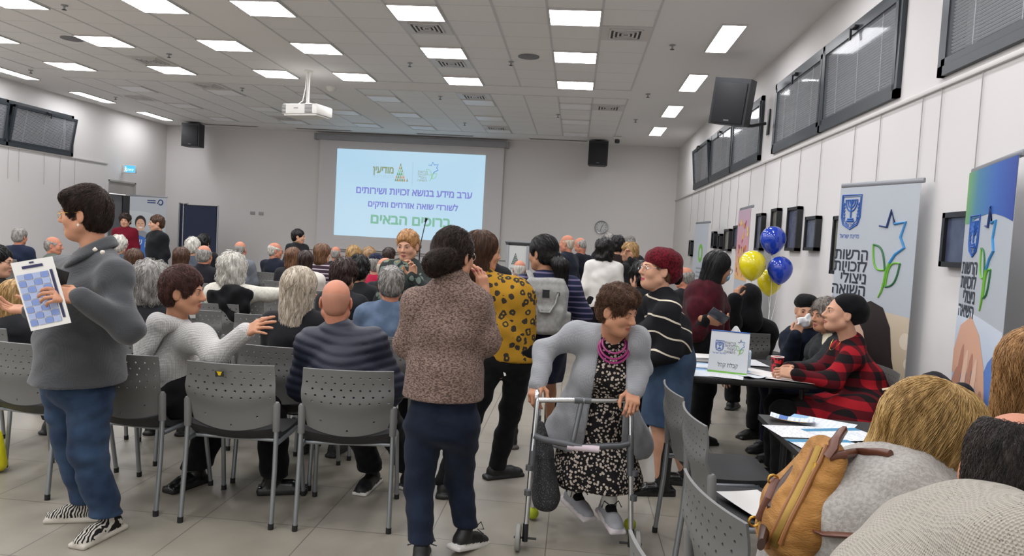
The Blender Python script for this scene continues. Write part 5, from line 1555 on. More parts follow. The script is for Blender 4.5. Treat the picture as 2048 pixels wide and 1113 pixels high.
# ---- framed pictures on the window wall
M_fr = mat('frame_black', '1d1d20', 0.4)
pics = [(15.85, 1.58, 0.34, 0.30), (15.0, 1.52, 0.30, 0.26), (13.29, 1.75, 0.30, 0.26), (12.72, 1.72, 0.26, 0.22), (12.1, 1.74, 0.36, 0.42), (11.45, 1.78, 0.36, 0.34), (10.05, 1.84, 0.50, 0.32), (9.30, 1.95, 0.34, 0.30), (8.53, 1.85, 0.50, 0.42), (7.86, 1.79, 0.36, 0.38), (6.98, 1.67, 0.55, 0.42), (4.93, 1.71, 0.36, 0.34)]
wheres = ['nearest the screen wall', 'half hidden by the far white banner', 'first beyond the far white banner', 'narrow, beside a wider picture past the far white banner', 'wider, left of the masked woman', 'just left of the flower banner', 'just right of the flower banner', 'behind the topmost blue balloon', 'tallest, right of the blue balloons', 'right of the tallest picture', 'peeping out left of the portrait banner', 'peeping out left of the clasped hands banner']
for i, (y, z, h, wd) in enumerate(pics):
    r = thing('framed_picture', 'black framed picture '+wheres[i], 'picture', (XR, y, z))
    b = MB(); t = 0.035
    for (cy, cz, sy, sz) in ((0, h/2-t/2, wd, t), (0, -h/2+t/2, wd, t), (wd/2-t/2, 0, t, h), (-wd/2+t/2, 0, t, h)): b.box((-0.035, cy, cz), (0.055, sy, sz))
    b.build('frame', M_fr, r, smooth=False)
    b = MB(); b.box((-0.03, 0, 0), (0.02, wd-2*t, h-2*t)); b.build('artwork', mat('art_%s' % 'abc'[i % 3], ['5d6472', '77766c', '4a4f66'][i % 3], 0.25, noise=0.5, nscale=9), r, smooth=False)

# ---- balloons
def balloon(p, rr, m, label, end):
    r = thing('balloon', label, 'balloon', p)
    prof = []
    for k in range(25):
        a = PI*k/24; z = math.cos(a); x = math.sin(a)
        if z < 0: x *= (1-0.18*z*z*1.3); z *= 1.32
        prof.append((max(x*rr, 0.0005), z*rr))
    prof.append((0.014, -rr*1.36)); prof.append((0.004, -rr*1.34))
    b = MB(); b.lathe(prof, n=32); b.build('skin', m, r, angle=180)
    b = MB(); e = np.array(end)-np.array(p); b.tube([(0, 0, -rr*1.34), tuple(e*0.5+np.array([0.02, 0, 0])), tuple(e)], 0.0025, 5); b.build('string', M_paper, r)
M_bblue = mat('balloon_blue', '1f3fae', 0.12, spec=0.6); M_byel = mat('balloon_yellow', 'e3d21c', 0.14, spec=0.6)
for nm in ('balloon_blue', 'balloon_yellow'):
    MATS[nm].node_tree.nodes['Principled BSDF'].inputs['Coat Weight'].default_value = 0.4
END = (2.05, 7.8, 0.62)
balloon((2.06, 7.85, 1.715), 0.130, M_bblue, 'blue balloon at the top of the cluster by the window wall', END)
balloon((2.14, 7.80, 1.405), 0.128, M_bblue, 'blue balloon below the other blue one, against the wall', END)
balloon((1.85, 7.78, 1.44), 0.138, M_byel, 'bright yellow balloon at the left of the cluster', END)
balloon((2.11, 8.05, 1.265), 0.128, M_byel, 'yellow balloon mostly hidden behind the lower blue balloon', END)
b = MB(); b.lathe([(0.05, 0.0), (0.05, 0.08), (0.03, 0.10)], n=16); o = b.build('balloon_weight', M_bblue); 
st2 = thing('side_stool', 'small dark stool by the wall under the balloons', 'stool', (2.05, 7.8, 0))
b = MB(); b.lathe([(0.16, 0.48), (0.165, 0.50), (0.16, 0.52)], n=24); b.build('seat', M_seat, st2)
for a in (0.8, 2.4, 3.9, 5.5):
    b = MB(); b.tube([(0.11*math.cos(a), 0.11*math.sin(a), 0.49), (0.15*math.cos(a), 0.15*math.sin(a), 0.0)], 0.011, 8); b.build('leg', M_leg, st2)
o.location = (2.05, 7.8, 0.52); tag(o, 'blue weight holding the balloon strings', 'weight')

# ---- things on the sign table
sg = thing('table_sign', 'white tent card with emblem and flower logo standing on the black table', 'sign', (1.075, 4.98, TZ), R_(-16))
b = MB(); b.prism([(-0.11, 0.0), (0.0, 0.27), (0.004, 0.27), (0.09, 0.0)], (0.125, 0, 0), (0, 1, 0), (0, 0, 1), -0.25); b.build('card', mat('card_white', 'c9cdd0', 0.5), sg, smooth=False)
n_ = unit(V3(0, -0.27, 0.11)); up_ = unit(V3(0, 0.11, 0.27))
def SG(u0, v0): return lambda u, v: tuple(V3(-0.125+u0+u, -0.11, 0.0)+up_*(v0+v)+n_*0.0012)
tilt_ = (PI/2-math.atan2(0.11, 0.27), 0, 0)
emblem(sg, SG(0.035, 0.15), 0.055, 0.075, M_blue)
flower(sg, SG(0.165, 0.13), 0.065, 0.115, [M_navy, M_blue2, M_green, M_green])
for k, wd in enumerate(WORDS): text_mesh(wd, 0.026, M_ink, sg, SG(0.165, 0.205-0.021*k)(0, 0), tilt_, None, align='RIGHT', ext=0.0003)
text_mesh('מדינת ישראל', 0.016, M_blue, sg, SG(0.0625, 0.132)(0, 0), tilt_, None, ext=0.0003)
text_mesh('קבלת קהל', 0.042, M_ink, sg, SG(0.125, 0.045)(0, 0), tilt_, 0.13, ext=0.0003)
b = MB(); b.prism([(0.0, 0.0), (0.25, 0.0), (0.25, 0.012), (0.0, 0.012)], SG(0, 0.004)(0, 0), (1, 0, 0), tuple(up_), 0.0008); b.build('green_strip', M_green, sg, smooth=False)
b = MB(); b.tube([(-0.125, -0.001, 0.2715), (0.125, -0.001, 0.2715)], 0.004, 6); b.build('blue_edge', M_blue, sg)
tb = thing('tissue_box', 'white tissue pulled from its box behind the information sign', 'tissue box', (1.16, 5.22, TZ), R_(-12))
b = MB(); b.box((0, 0, 0.06), (0.23, 0.12, 0.12), bev=0.004); b.build('carton', mat('carton_blue', 'a9bccb', 0.6), tb)
b = MB(); b.sheet(lambda u, v: ((u-0.5)*0.12*(1-0.35*v), 0.03*math.sin(u*7+v*4)*(0.3+v), 0.118+0.16*v*(0.75+0.3*math.sin(u*PI))), 14, 10, 0.001); b.build('tissue', mat('tissue_white', 'e6e6e6', 0.9), tb)
cp = thing('coffee_cup', 'red and black paper coffee cup before the plaid dress woman', 'cup', (1.405, 5.02, TZ))
b = MB(); b.lathe([(0.031, 0.0), (0.042, 0.115), (0.043, 0.117)], n=28)
cupm = bpy.data.materials.new('cup_print'); cupm.use_nodes = True; _t = NT(cupm); _mp = _t.coord('Generated'); _n = _t.add('ShaderNodeTexNoise', inp={'Scale': 3.5, 'Detail': 1.0}); _t.link(_mp, 0, _n, 'Vector')
_cr = _t.add('ShaderNodeValToRGB'); _cr.color_ramp.interpolation = 'CONSTANT'; e = _cr.color_ramp.elements; e[0].color = (*lin('20181a'), 1); e[1].position = 0.5; e[1].color = (*lin('c21f2c'), 1); _t.link(_n, 0, _cr, 0); _t.link(_cr, 0, _t.b, 'Base Color')
b.build('sleeve_print', cupm, cp, angle=60)
b = MB(); b.tube([(0.042*math.cos(a), 0.042*math.sin(a), 0.118) for a in np.linspace(0, 2*PI, 25)], 0.003, 6, cap=False); b.lathe([(0.040, 0.112), (0.0, 0.112)], n=24); b.build('rim', M_paper, cp)


# ---- coat on the chair back, yellow bag at the picture edge
ct = blob('coat', [econe(V3(2.08, 3.98, 0.86), V3(2.06, 4.34, 0.87), (0.06, 0.05), (0.06, 0.05), (0, 0, 1)), econe(V3(2.03, 4.16, 0.80), V3(1.97, 4.16, 0.52), (0.22, 0.04), (0.22, 0.05), (0, 1, 0)),
     ell((1.96, 4.18, 0.80), (0.09, 0.19, 0.09)), ell((1.86, 4.05, 0.60), (0.14, 0.14, 0.13)), cone((1.9, 4.0, 0.8), (1.68, 3.93, 0.74), 0.06, 0.05)],
     0.014, cloth('coat_dark', '26262a', '1c1c20'), None, post=cut(folds=(0.010, (22, 22, 14), 6)))
tag(ct, 'dark padded coat thrown over the chair behind the blonde woman', 'coat')
b = MB(); b.tube([(2.00, 3.96, 0.91), (1.86, 4.0, 0.91), (1.7, 4.06, 0.85)], 0.012, 6, flat=(1.6, 0.5)); b.build('strap', mat('strap_beige', 'b9a88c', 0.7), ct)
yb = blob('carrier_bag', [econe(V3(-3.42, 3.95, 0.05), V3(-3.42, 3.95, 0.24), (0.14, 0.07), (0.10, 0.03), (1, 0.2, 0), 0.01)], 0.012, mat('bag_yellow', 'd8d01c', 0.35), None, post=cut(((0, 0, 0.001), (0, 0, -1)), folds=(0.006, (30, 30, 16), 2)))
tag(yb, 'bright yellow carrier bag on the floor at the left picture edge', 'bag')

bt = thing('draped_table', 'black-draped table in front of the lectern, beyond the standing women', 'table', (-0.55, 11.2, 0))
b = MB(); b.box((0, 0, 0.375), (1.5, 0.6, 0.75), bev=0.01); b.build('tablecloth', mat('cloth_table_black', '1a1b20', 0.9), bt); b = MB(); b.box((0, 0, 0.752), (1.52, 0.62, 0.008)); b.build('tabletop', M_black_top, bt, smooth=False)
# ------------------------------------------------------------------ cloth patterns
def pattern(name, build, rough=0.9, bump=0.3, bscale=400):
    if name in MATS: return MATS[name]
    m = bpy.data.materials.new(name); m.use_nodes = True; t = NT(m); mp = t.coord()
    out = build(t, mp); t.l.new(out, t.b.inputs['Base Color'])
    t.b.inputs['Roughness'].default_value = rough; t.b.inputs['Specular IOR Level'].default_value = 0.2
    n2 = t.add('ShaderNodeTexNoise', inp={'Scale': bscale, 'Detail': 2.0}); t.link(mp, 0, n2, 'Vector'); t.bump(n2, 0, bump, 0.003)
    MATS[name] = m
    return m
def ramp(t, src, stops, const=True):
    cr = t.add('ShaderNodeValToRGB'); e = cr.color_ramp.elements
    if const: cr.color_ramp.interpolation = 'CONSTANT'
    while len(e) < len(stops): e.new(0.5)
    for q, (p, c) in zip(e, stops): q.position = p; q.color = (*lin(c), 1)
    t.l.new(src, cr.inputs[0]); return cr.outputs[0]
def stripes(name, base, line, pitch, width, dist=0.0, axis=(0, 0, 1), off=0.0):
    def bld(t, mp):
        nz = t.add('ShaderNodeTexNoise', inp={'Scale': 3.0, 'Detail': 1.0}); t.link(mp, 0, nz, 'Vector')
        d = t.add('ShaderNodeVectorMath', operation='DOT_PRODUCT', inp={1: axis}); t.link(mp, 0, d, 0)
        a = t.add('ShaderNodeMath', operation='MULTIPLY_ADD', inp={1: dist}); t.link(nz, 0, a, 0); t.l.new(d.outputs['Value'], a.inputs[2])
        b = t.add('ShaderNodeMath', operation='MULTIPLY_ADD', inp={1: 1/pitch, 2: off}); t.link(a, 0, b, 0)
        c = t.add('ShaderNodeMath', operation='FRACT'); t.link(b, 0, c, 0)
        return ramp(t, c.outputs[0], [(0, line), (width, base)])
    return pattern(name, bld)
def leopard(name, base, dark, scale):
    def bld(t, mp):
        v = t.add('ShaderNodeTexVoronoi', inp={'Scale': scale, 'Randomness': 0.9}); t.link(mp, 0, v, 'Vector')
        nz = t.add('ShaderNodeTexNoise', inp={'Scale': scale*2.2, 'Detail': 1.0}); t.link(mp, 0, nz, 'Vector')
        a = t.add('ShaderNodeMath', operation='MULTIPLY_ADD', inp={1: 0.35}); t.link(nz, 0, a, 0); t.l.new(v.outputs[0], a.inputs[2])
        return ramp(t, a.outputs[0], [(0, 'a8842c'), (0.32, dark), (0.56, base)])
    return pattern(name, bld)
def dots(name, base, light, scale, thr=0.38):
    def bld(t, mp):
        v = t.add('ShaderNodeTexVoronoi', inp={'Scale': scale}); t.link(mp, 0, v, 'Vector')
        return ramp(t, v.outputs[0], [(0, light), (thr, base)])
    return pattern(name, bld)
def plaid(name, c0, c1, c2, pitch):
    def bld(t, mp):
        r = None
        for ax in ((0.75, 0.66, 0), (0, 0, 1)):
            d = t.add('ShaderNodeVectorMath', operation='DOT_PRODUCT', inp={1: ax}); t.link(mp, 0, d, 0)
            b = t.add('ShaderNodeMath', operation='MULTIPLY', inp={1: 1/pitch}); t.l.new(d.outputs['Value'], b.inputs[0])
            c = t.add('ShaderNodeMath', operation='FRACT'); t.link(b, 0, c, 0)
            g = t.add('ShaderNodeMath', operation='GREATER_THAN', inp={1: 0.5}); t.link(c, 0, g, 0)
            if r is None: r = g
            else:
                a = t.add('ShaderNodeMath', operation='ADD'); t.link(r, 0, a, 0); t.link(g, 0, a, 1); h = t.add('ShaderNodeMath', operation='MULTIPLY', inp={1: 0.5}); t.link(a, 0, h, 0); r = h
        return ramp(t, r.outputs[0], [(0, c0), (0.25, c1), (0.75, c2)])
    return pattern(name, bld)
def zebra(name):
    def bld(t, mp):
        w = t.add('ShaderNodeTexWave', inp={'Scale': 22.0, 'Distortion': 6.0, 'Detail': 1.0, 'Detail Scale': 1.2}); t.link(mp, 0, w, 'Vector')
        return ramp(t, w.outputs[1], [(0, '1c1b1a'), (0.5, 'b9b4aa')])
    return pattern(name, bld)

SK1, SK2, SK3, SK4 = skin('skin_warm', 'be8a6d'), skin('skin_pale', 'c8987d'), skin('skin_rosy', 'bd8067'), skin('skin_olive', 'a97b5f')
LIP, LIP2 = mat('lips', '9d584f', 0.4), mat('lips_red', 'a84750', 0.35)
H_dk, H_br, H_mb, H_gr, H_wh, H_bl, H_bk, H_rd, H_lb = hairm('hair_dark_brown', '3f2e26', '1f1612'), hairm('hair_brown', '5b3d29', '33211a'), hairm('hair_mid_brown', '7a573c', '4a3223'), hairm('hair_grey', 'a5a19b', '6e6b67'), hairm('hair_white', 'd8d4ca', 'a29e96'), hairm('hair_blonde', 'b99763', '8a6a40'), hairm('hair_black', '1b1817', '0d0c0c'), hairm('hair_auburn', '64423a', '3d2724'), hairm('hair_ash_blonde', 'cfc3b2', '9d917f')
JEANS = cloth('denim_blue', '34465e', '1e2b40', nscale=6, bump=0.5, bscale=500, lo=0.35, hi=0.62)
DENIM_D = cloth('denim_indigo', '1d2535', '151c2a', nscale=7, bump=0.5, bscale=500)
DENIM_S = cloth('denim_skirt', '43566e', '314359', nscale=5, bump=0.5, bscale=500)
BLACK = cloth('cloth_black', '151517', '101012', nscale=20); NAVY = cloth('cloth_navy', '20263a', '191d2e', nscale=20)
SHOE_K, SHOE_L = mat('shoe_black', '191919', 0.5), mat('boot_leather', '141414', 0.22)
SOLE_W = mat('sole_white', 'd9d6d0', 0.6)
def rt(J): return J['R'][:, 0]
def fwd(J): return J['R'][:, 1]
def side_reach(sh, wr, drop, l1=0.285, l2=0.255):
    """elbow between a shoulder and a wrist, pushed out along drop so that both bones keep their length"""
    sh, wr = np.array(sh), np.array(wr); d = wr-sh; L = np.linalg.norm(d); u = d/L
    l1, l2 = (l1, l2) if L < (l1+l2)*0.995 else (l1*L/(l1+l2)*1.01, l2*L/(l1+l2)*1.01)
    a = (l1*l1-l2*l2+L*L)/(2*L); h = math.sqrt(max(l1*l1-a*a, 0)); q = np.array(drop, float); q = unit(q-u*(q @ u))
    return sh+u*a+q*h
def aim(J, s, wr, drop):
    J['wr'+s] = np.array(wr, float); J['el'+s] = side_reach(J['sh'+s], J['wr'+s], drop)
def foot(J, s, x, y, yaw, pitch=0.0, z=0.0):
    J['an'+s] = V3(x, y, z+0.085); J['ft'+s] = headR(yaw, pitch)
    L = np.linalg.norm(J['hip'+s]-J['an'+s]); J['kn'+s] = side_reach(J['hip'+s], J['an'+s], fwd(J), L*0.508, L*0.497)

# ---------------------------------------------------------------- woman in the grey sweater with the schedule sheet
J = stand(-2.36, 3.34, 112, 1.64, 0.165)
J['head'] = W(170, 430, 3.34); J['hR'] = headR(104, -4); J['nek'] = W(192, 516, 3.36)
J['shL'], J['shR'] = W(230, 548, 3.24), W(130, 540, 3.54); J['che'] = W(180, 612, 3.36); J['wai'] = W(168, 680, 3.36); J['pel'] = W(162, 735, 3.36)
J['hipL'], J['hipR'] = W(180, 770, 3.32), W(130, 770, 3.40)
foot(J, 'L', -2.20, 3.30, 172); foot(J, 'R', -2.36, 3.47, 108); J['anR'] = V3(-2.40, 3.44, 0.085)
aim(J, 'L', W(158, 594, 3.02), (0.5, -0.2, -1)); aim(J, 'R', W(62, 620, 3.42), (0.1, 0.4, -1))
p = Person('standing woman in a dark grey collared sweater and jeans, reading out a blue schedule sheet', J, hs=1.07, h=0.009)
p.body(SK1, LIP, [hand_prims(J['wrL'], W(112, 590, 2.98)-J['wrL'], (0.15, 0.75, -0.45), -1, 1.02, 0.50, 0.10, 0.4), hand_prims(J['wrR'], (-1, -0.2, 0.0), (0, -0.3, 0.9), 1, 1.0, 0.45)], full=1.3, nose=1.15, age=1)
p.eyes(brow=H_dk); p.glasses(M_gold, 0.0225, 0.0011)
p.hair(p.short(0.006, nape=-0.085, top=0.012, fringe=0.008)+[p.hp((0, 0.055, 0.085), (0.066, 0.045, 0.030), 0.03)], H_dk, n=5000, length=0.075, flow=flow_fwd, seed=3, lift=0.010, wild=0.3)
GREY_K = knit('knit_charcoal', '484a4d', 240, 160, 0.35)
p.top('sweater', GREY_K, 0.014, 1.28, hem=0.735, bust=1.1, belly=1.1, ag=1.14, sleeve=-0.02, depth=1.15, trap=0.052, tk=0.085,
      extra=[econe(J['wai'], V3(J['pel'][0], J['pel'][1], 0.72), (0.185, 0.16), (0.215, 0.185), rt(J), 0.06)], folds=[(0.006, (12, 12, 22), 3), (0.0032, (28, 28, 44), 5)])
b = MB()
for k in range(26):
    a = PI*0.30+k/25*PI*1.40; c = J['nek']+V3(0, 0, 0.02)
    b.box(tuple(c+headR(102) @ np.array([0.078*math.sin(a), 0.020-0.085*math.cos(a)*1.0, 0.012+0.025*math.cos(a)])), (0.022, 0.016, 0.045), rot=(0.5*math.cos(a), 0.3, 1.8-a))
p.blob('collar', [cone(J['nek']+headR(112) @ np.array([0.085*math.sin(a), 0.01+0.075*math.cos(a), 0.052-0.045*math.cos(a)]), J['nek']+headR(112) @ np.array([0.115*math.sin(a), 0.02+0.105*math.cos(a), 0.012-0.06*math.cos(a)]), 0.010, 0.008, 0.02) for a in np.linspace(0.35, 2*PI-0.35, 46)], GREY_K, 0.006)
em = MB(); rg = random.Random(2); R_s = headR(112)
for k in range(9):
    c = J['che']+R_s @ np.array([rg.uniform(-0.12, 0.06), 0.205, rg.uniform(0.02, 0.14)])
    for q in range(6):
        a = q*PI/3+k; em.tube([c, c+R_s @ np.array([0.022*math.cos(a), -0.002, 0.022*math.sin(a)])], [0.0045, 0.002], 5)
p.mb('embroidery', em, mat('thread_dark', '3a3b3d', 0.6))
em = MB(); c = W(205, 505, 3.18); em.lathe([(0.0, -0.011), (0.008, -0.008), (0.011, 0), (0.008, 0.008), (0.0, 0.011)], tuple(c), 10); em.lathe([(0.0, -0.011), (0.008, -0.008), (0.011, 0), (0.0, 0.011)], tuple(W(190, 499, 3.17)), 10); p.mb('necklace', em, mat('pearl', 'd9cfc0', 0.25), angle=180)
em = MB(); c = p.H(-0.092, -0.004, -0.05); em.lathe([(0.0, -0.008), (0.007, 0.0), (0.0, 0.008)], tuple(c), 10); p.mb('earring', em, MATS['pearl'], angle=180)
p.trousers('jeans', JEANS, 0.012, 1.10, hem=0.095, folds=[(0.004, (9, 9, 44), 5), (0.003, (26, 26, 70), 6)])
Z = zebra('zebra_print')
for q in 'LR': p.shoe(q, Z, mat('sole_stone', 'b7b0a4', 0.7), 0.265, w=1.12, sole_h=0.030)
# the sheet and the phone she holds
def quad_thing(name, label, cat, pts, m, th=0.0015, group=None):
    r = thing(name, label, cat, pts[0], 0, group); b = MB(); P_ = [V3(*q) for q in pts]; n = unit(np.cross(P_[1]-P_[0], P_[3]-P_[0]))*th
    b.sheet(lambda u, v: tuple((P_[0]*(1-u)+P_[1]*u)*(1-v)+(P_[3]*(1-u)+P_[2]*u)*v-P_[0]), 4, 4, th); b.build('sheet', m, r); return r, P_, n
sh_, P_, n_ = quad_thing('schedule_sheet', 'white sheet with a blue timetable held by the woman in grey', 'paper', [W(62, 663, 3.06), W(142, 646, 2.96), W(104, 513, 2.98), W(21, 527, 3.08)], M_paper)
MB_c = [mat('cell_blue', '7f96cf', 0.6), mat('cell_pale', 'a9b8dc', 0.6), mat('cell_navy', '2a2c58', 0.6)]
def on(u, v): return tuple((P_[0]*(1-u)+P_[1]*u)*(1-v)+(P_[3]*(1-u)+P_[2]*u)*v-P_[0]+unit(np.cross(P_[1]-P_[0], P_[3]-P_[0]))*0.003)
b = MB()
for i in range(4):
    for j in range(8):
        b.cur = (i+j) % 2 if (i*3+j) % 4 else 0
        u0, v0 = 0.06+0.195*i, 0.06+0.095*j; q = [on(u0, v0), on(u0+0.18, v0), on(u0+0.18, v0+0.083), on(u0, v0+0.083)]; b.raw(q, [(0, 1, 2, 3)])
b.cur = 2; b.raw([on(0.87, 0.10), on(0.93, 0.10), on(0.93, 0.82), on(0.87, 0.82)], [(0, 1, 2, 3)]); b.raw([on(0.25, 0.885), on(0.75, 0.885), on(0.75, 0.925), on(0.25, 0.925)], [(0, 1, 2, 3)]); b.raw([on(0.45, 0.95), on(0.56, 0.95), on(0.56, 0.975), on(0.45, 0.975)], [(0, 1, 2, 3)])
b.build('timetable_print', MB_c, sh_, smooth=False, fix=False)
b = MB(); b.box((0, 0, 0), (0.075, 0.010, 0.15), bev=0.004); o = b.build('mobile_phone', M_dark); o.location = W(114, 568, 3.05); o.rotation_euler = (0.3, 0.30, 0.3); tag(o, 'dark phone held behind the timetable sheet', 'phone')

# ---------------------------------------------------------------- seated woman in white knit
J = seat(-2.22, 3.93, -38, 1.33, 0.16)
J['head'] = W(367, 584, 3.86); J['hR'] = headR(-78, -4, 2); J['nek'] = W(352, 652, 3.90); J['che'] = W(338, 735, 3.92); J['wai'] = W(330, 800, 3.93)
J['shR'], J['shL'] = W(396, 672, 3.76), W(300, 672, 4.06)
J['wrR'] = W(492, 664, 3.66); J['elR'] = W(432, 714, 3.66)
aim(J, 'L', W(330, 760, 4.25), (0, 0.3, -1))
J['knR'], J['knL'] = W(440, 835, 4.24), W(372, 830, 4.34); foot(J, 'R', -1.66, 4.02, -70); foot(J, 'L', -2.16, 4.04, 160)
J['knR'], J['knL'] = V3(-1.78, 4.20, 0.50), V3(-2.10, 4.30, 0.50)
p = Person('seated woman in a white hooded knit turning with one hand held out', J, hs=1.10, h=0.009)
p.body(SK1, LIP, [hand_prims(J['wrR'], W(530, 648, 3.60)-J['wrR'], (0.1, 0.6, -0.5), 1, 1.05, 0.22, 0.16, 0.1), hand_prims(J['wrL'], (0.4, 0.6, -0.3), (0, 0, -1), -1)], full=0.9, nose=1.25, age=1)
p.eyes(brow=H_br)
p.hair(p.short(0.008, nape=-0.08, top=0.008, fringe=0.004), H_rd, n=4500, length=0.055, flow=flow_fwd, seed=5, lift=0.008, wild=0.35)
WK = knit('knit_white', 'c6c4c1', 110, 120, 0.6, 'aaa8a5')
p.top('cardigan', WK, 0.016, 1.10, bust=0.9, ag=1.15, sleeve=-0.03, hem=0.47, folds=[(0.006, (12, 12, 22), 4)])
nk = J['nek']; Rb = J['R']
ring = [nk+Rb @ np.array([0.098*math.sin(a), -0.010-0.095*math.cos(a), 0.005+0.030*math.cos(a)]) for a in np.linspace(-2.5, 2.5, 16)]
p.blob('hood', [cone(a_, b_, 0.030, 0.030, 0.03) for a_, b_ in zip(ring[:-1], ring[1:])]+[econe(nk+Rb @ np.array([0, -0.10, -0.01]), nk+Rb @ np.array([-0.01, -0.155, -0.15]), (0.11, 0.045), (0.06, 0.03), Rb[:, 0], 0.05)], WK, 0.008, post=cut(folds=(0.006, (24, 24, 40), 7)))
p.trousers('trousers', BLACK, 0.014, 1.25, hem=0.10)
for q in 'LR': p.shoe(q, SHOE_L, SHOE_K, 0.26, boot=0.04, chunky=1, sole_h=0.03, w=1.1, name='boot')

# ---------------------------------------------------------------- bald man in the navy puffer
J = seat(-1.14, 3.93, -4, 1.30, 0.18)
J['head'] = W(672, 604, 3.92); J['hR'] = headR(15, -6); J['nek'] = W(676, 664, 3.92); J['che'] = W(682, 735, 3.9); J['shL'], J['shR'] = W(625, 690, 3.92), W(742, 690, 3.92)
J['elL'], J['elR'] = W(604, 775, 3.98), W(784, 775, 3.98); J['wrL'], J['wrR'] = V3(-1.25, 4.22, 0.62), V3(-1.03, 4.22, 0.62)
foot(J, 'L', -1.16, 4.28, 175); foot(J, 'R', -0.93, 4.34, -20)
p = Person('bald man seen from behind in a quilted navy puffer jacket', J, hs=1.10, h=0.009)
p.body(SK3, LIP, [hand_prims(J['wrL'], (0.3, 0.9, 0), (0, 0, -1), -1), hand_prims(J['wrR'], (-0.3, 0.9, 0), (0, 0, -1), 1)], full=1.3, hand_h=False)
p.eyes(brow=H_gr)
p.hair(p.fringe_ring(-0.0045), skin('skin_stubble', 'ac7a64'), n=0, ridge=0.0)
def quilt(D, X, Y, Z): return D-F32(0.0075)*np.abs(np.sin((Z+F32(0.03)*np.sin(X*9))*F32(PI/0.050)))+F32(0.007)
PUFF = mat('puffer_navy', '171c2e', 0.55, spec=0.45, bump=0.25, bscale=90)
p.top('puffer_jacket', PUFF, 0.026, 1.16, hem=0.46, ag=1.45, sleeve=-0.1, collar=0.012, belly=0.9, shr=0.06, post_extra=quilt, folds=(0.003, (20, 20, 30), 2))
p.trousers('trousers', BLACK, 0.012, 1.05, hem=0.10)
for q in 'LR': p.shoe(q, SHOE_K, SOLE_W, 0.27, w=1.08)

# ---------------------------------------------------------------- woman with the bun, marled sweater
J = stand(-0.58, 3.42, 4, 1.60, 0.158)
J['head'] = W(908, 512, 3.44); J['hR'] = headR(-27, -2); J['nek'] = W(900, 572, 3.42)
J['shL'], J['shR'] = W(838, 608, 3.42), W(948, 608, 3.42); J['che'] = W(893, 660, 3.42); J['wai'] = W(890, 745, 3.42); J['pel'] = W(886, 815, 3.42)
J['hipL'], J['hipR'] = W(848, 850, 3.42), W(922, 850, 3.42)
foot(J, 'L', -0.63, 3.26, 8); foot(J, 'R', -0.455, 3.50, -30, -12, 0.01)
J['knL'], J['knR'] = W(838, 975, 3.42), W(918, 960, 3.56)
J['elL'], J['elR'] = W(812, 690, 3.46), W(972, 682, 3.46); J['wrL'], J['wrR'] = W(836, 690, 3.70), W(968, 590, 3.60)
p = Person('woman with a dark messy bun and marled brown sweater, seen from behind', J, hs=1.10, h=0.009)
p.body(SK1, LIP, [hand_prims(J['wrL'], (0.5, 0.8, 0.2), (1, -0.3, 0), -1), hand_prims(J['wrR'], W(964, 552, 3.60)-J['wrR'], (-0.6, 0.5, 0.2), 1, 1.0, 0.55, 0.15)], age=0)
p.eyes(brow=H_dk); p.glasses(M_steel, 0.022, 0.0011)
p.hair(p.short(0.004, nape=-0.10, ear=True)+[p.hp((-0.01, -0.120, -0.040), (0.062, 0.045, 0.052), 0.02), p.hp((0.03, -0.110, -0.01), (0.050, 0.04, 0.04), 0.02), p.hp((-0.035, -0.105, -0.075), (0.035, 0.03, 0.025), 0.02)], H_dk, n=5500, length=0.09, flow=flow_back, seed=7, lift=0.010, wild=0.35, fr=(90, 90, 90), ridge=0.003)
MARL = cloth('marl_brown', '8d786e', '51413b', nscale=95, bump=0.7, bscale=240, stretch=(1, 1, 2.2), lo=0.40, hi=0.60, detail=5)
p.top('sweater', MARL, 0.016, 1.05, hem=0.775, ag=1.22, sleeve=-0.12, collar=0.040, trap=0.062,
      extra=[econe(J['wai'], V3(J['pel'][0], J['pel'][1], 0.75), (0.165, 0.125), (0.185, 0.145), rt(J), 0.05)], folds=[(0.004, (16, 16, 9), 3), (0.002, (40, 40, 25), 8)])
p.trousers('jeans', DENIM_D, 0.006, 1.02, hem=0.12, folds=[(0.003, (14, 14, 60), 5)])
for q in 'LR':
    o = p.shoe(q, SHOE_K, SOLE_W, 0.265, sole_h=0.032, w=1.0)
    b = MB(); A = J['an'+q]; Rf = J['ft'+q]
    for sgn in (-1, 1): b.tube([A+Rf @ np.array([0.01*sgn, 0.055, 0.015]), A+Rf @ np.array([0.05*sgn, 0.04, 0.055]), A+Rf @ np.array([0.06*sgn, 0.06, 0.02]), A+Rf @ np.array([0.02*sgn, 0.062, 0.01]), A+Rf @ np.array([0.07*sgn, 0.05, 0.0])], 0.003, 6)
    p.mb('lace', b, SHOE_K)

# ---------------------------------------------------------------- woman in yellow leopard print
J = stand(-0.38, 4.46, -8, 1.60, 0.15)
J['head'] = W(966, 504, 4.48); J['hR'] = headR(-62, -4); J['nek'] = W(966, 565, 4.46); J['shL'], J['shR'] = W(930, 590, 4.48), W(1000, 588, 4.42)
foot(J, 'L', -0.70, 4.24, 5); foot(J, 'R', -0.42, 4.62, -58); J['elR'] = W(1012, 655, 4.40); J['wrR'] = W(1008, 715, 4.42)
p = Person('long-haired woman in a mustard leopard-print sweater and black trousers', J, hs=1.08, h=0.010)
p.body(SK1, LIP, [hand_prims(J['wrR'], (0.1, 0.1, -1), (-0.9, 0.2, 0), 1, 1.0, 0.6)])
p.eyes(brow=H_br)
p.hair(p.longhair(-0.26, 0.004, -0.01), H_br, n=3000, length=0.16, flow=flow_down, seed=8, wild=0.12)
p.top('sweater', leopard('leopard_mustard', 'a67c24', '37312a', 20), 0.015, 1.02, hem=0.80, ag=1.12, sleeve=-0.1, collar=0.03)
p.trousers('trousers', BLACK, 0.008, 1.0, hem=0.065)
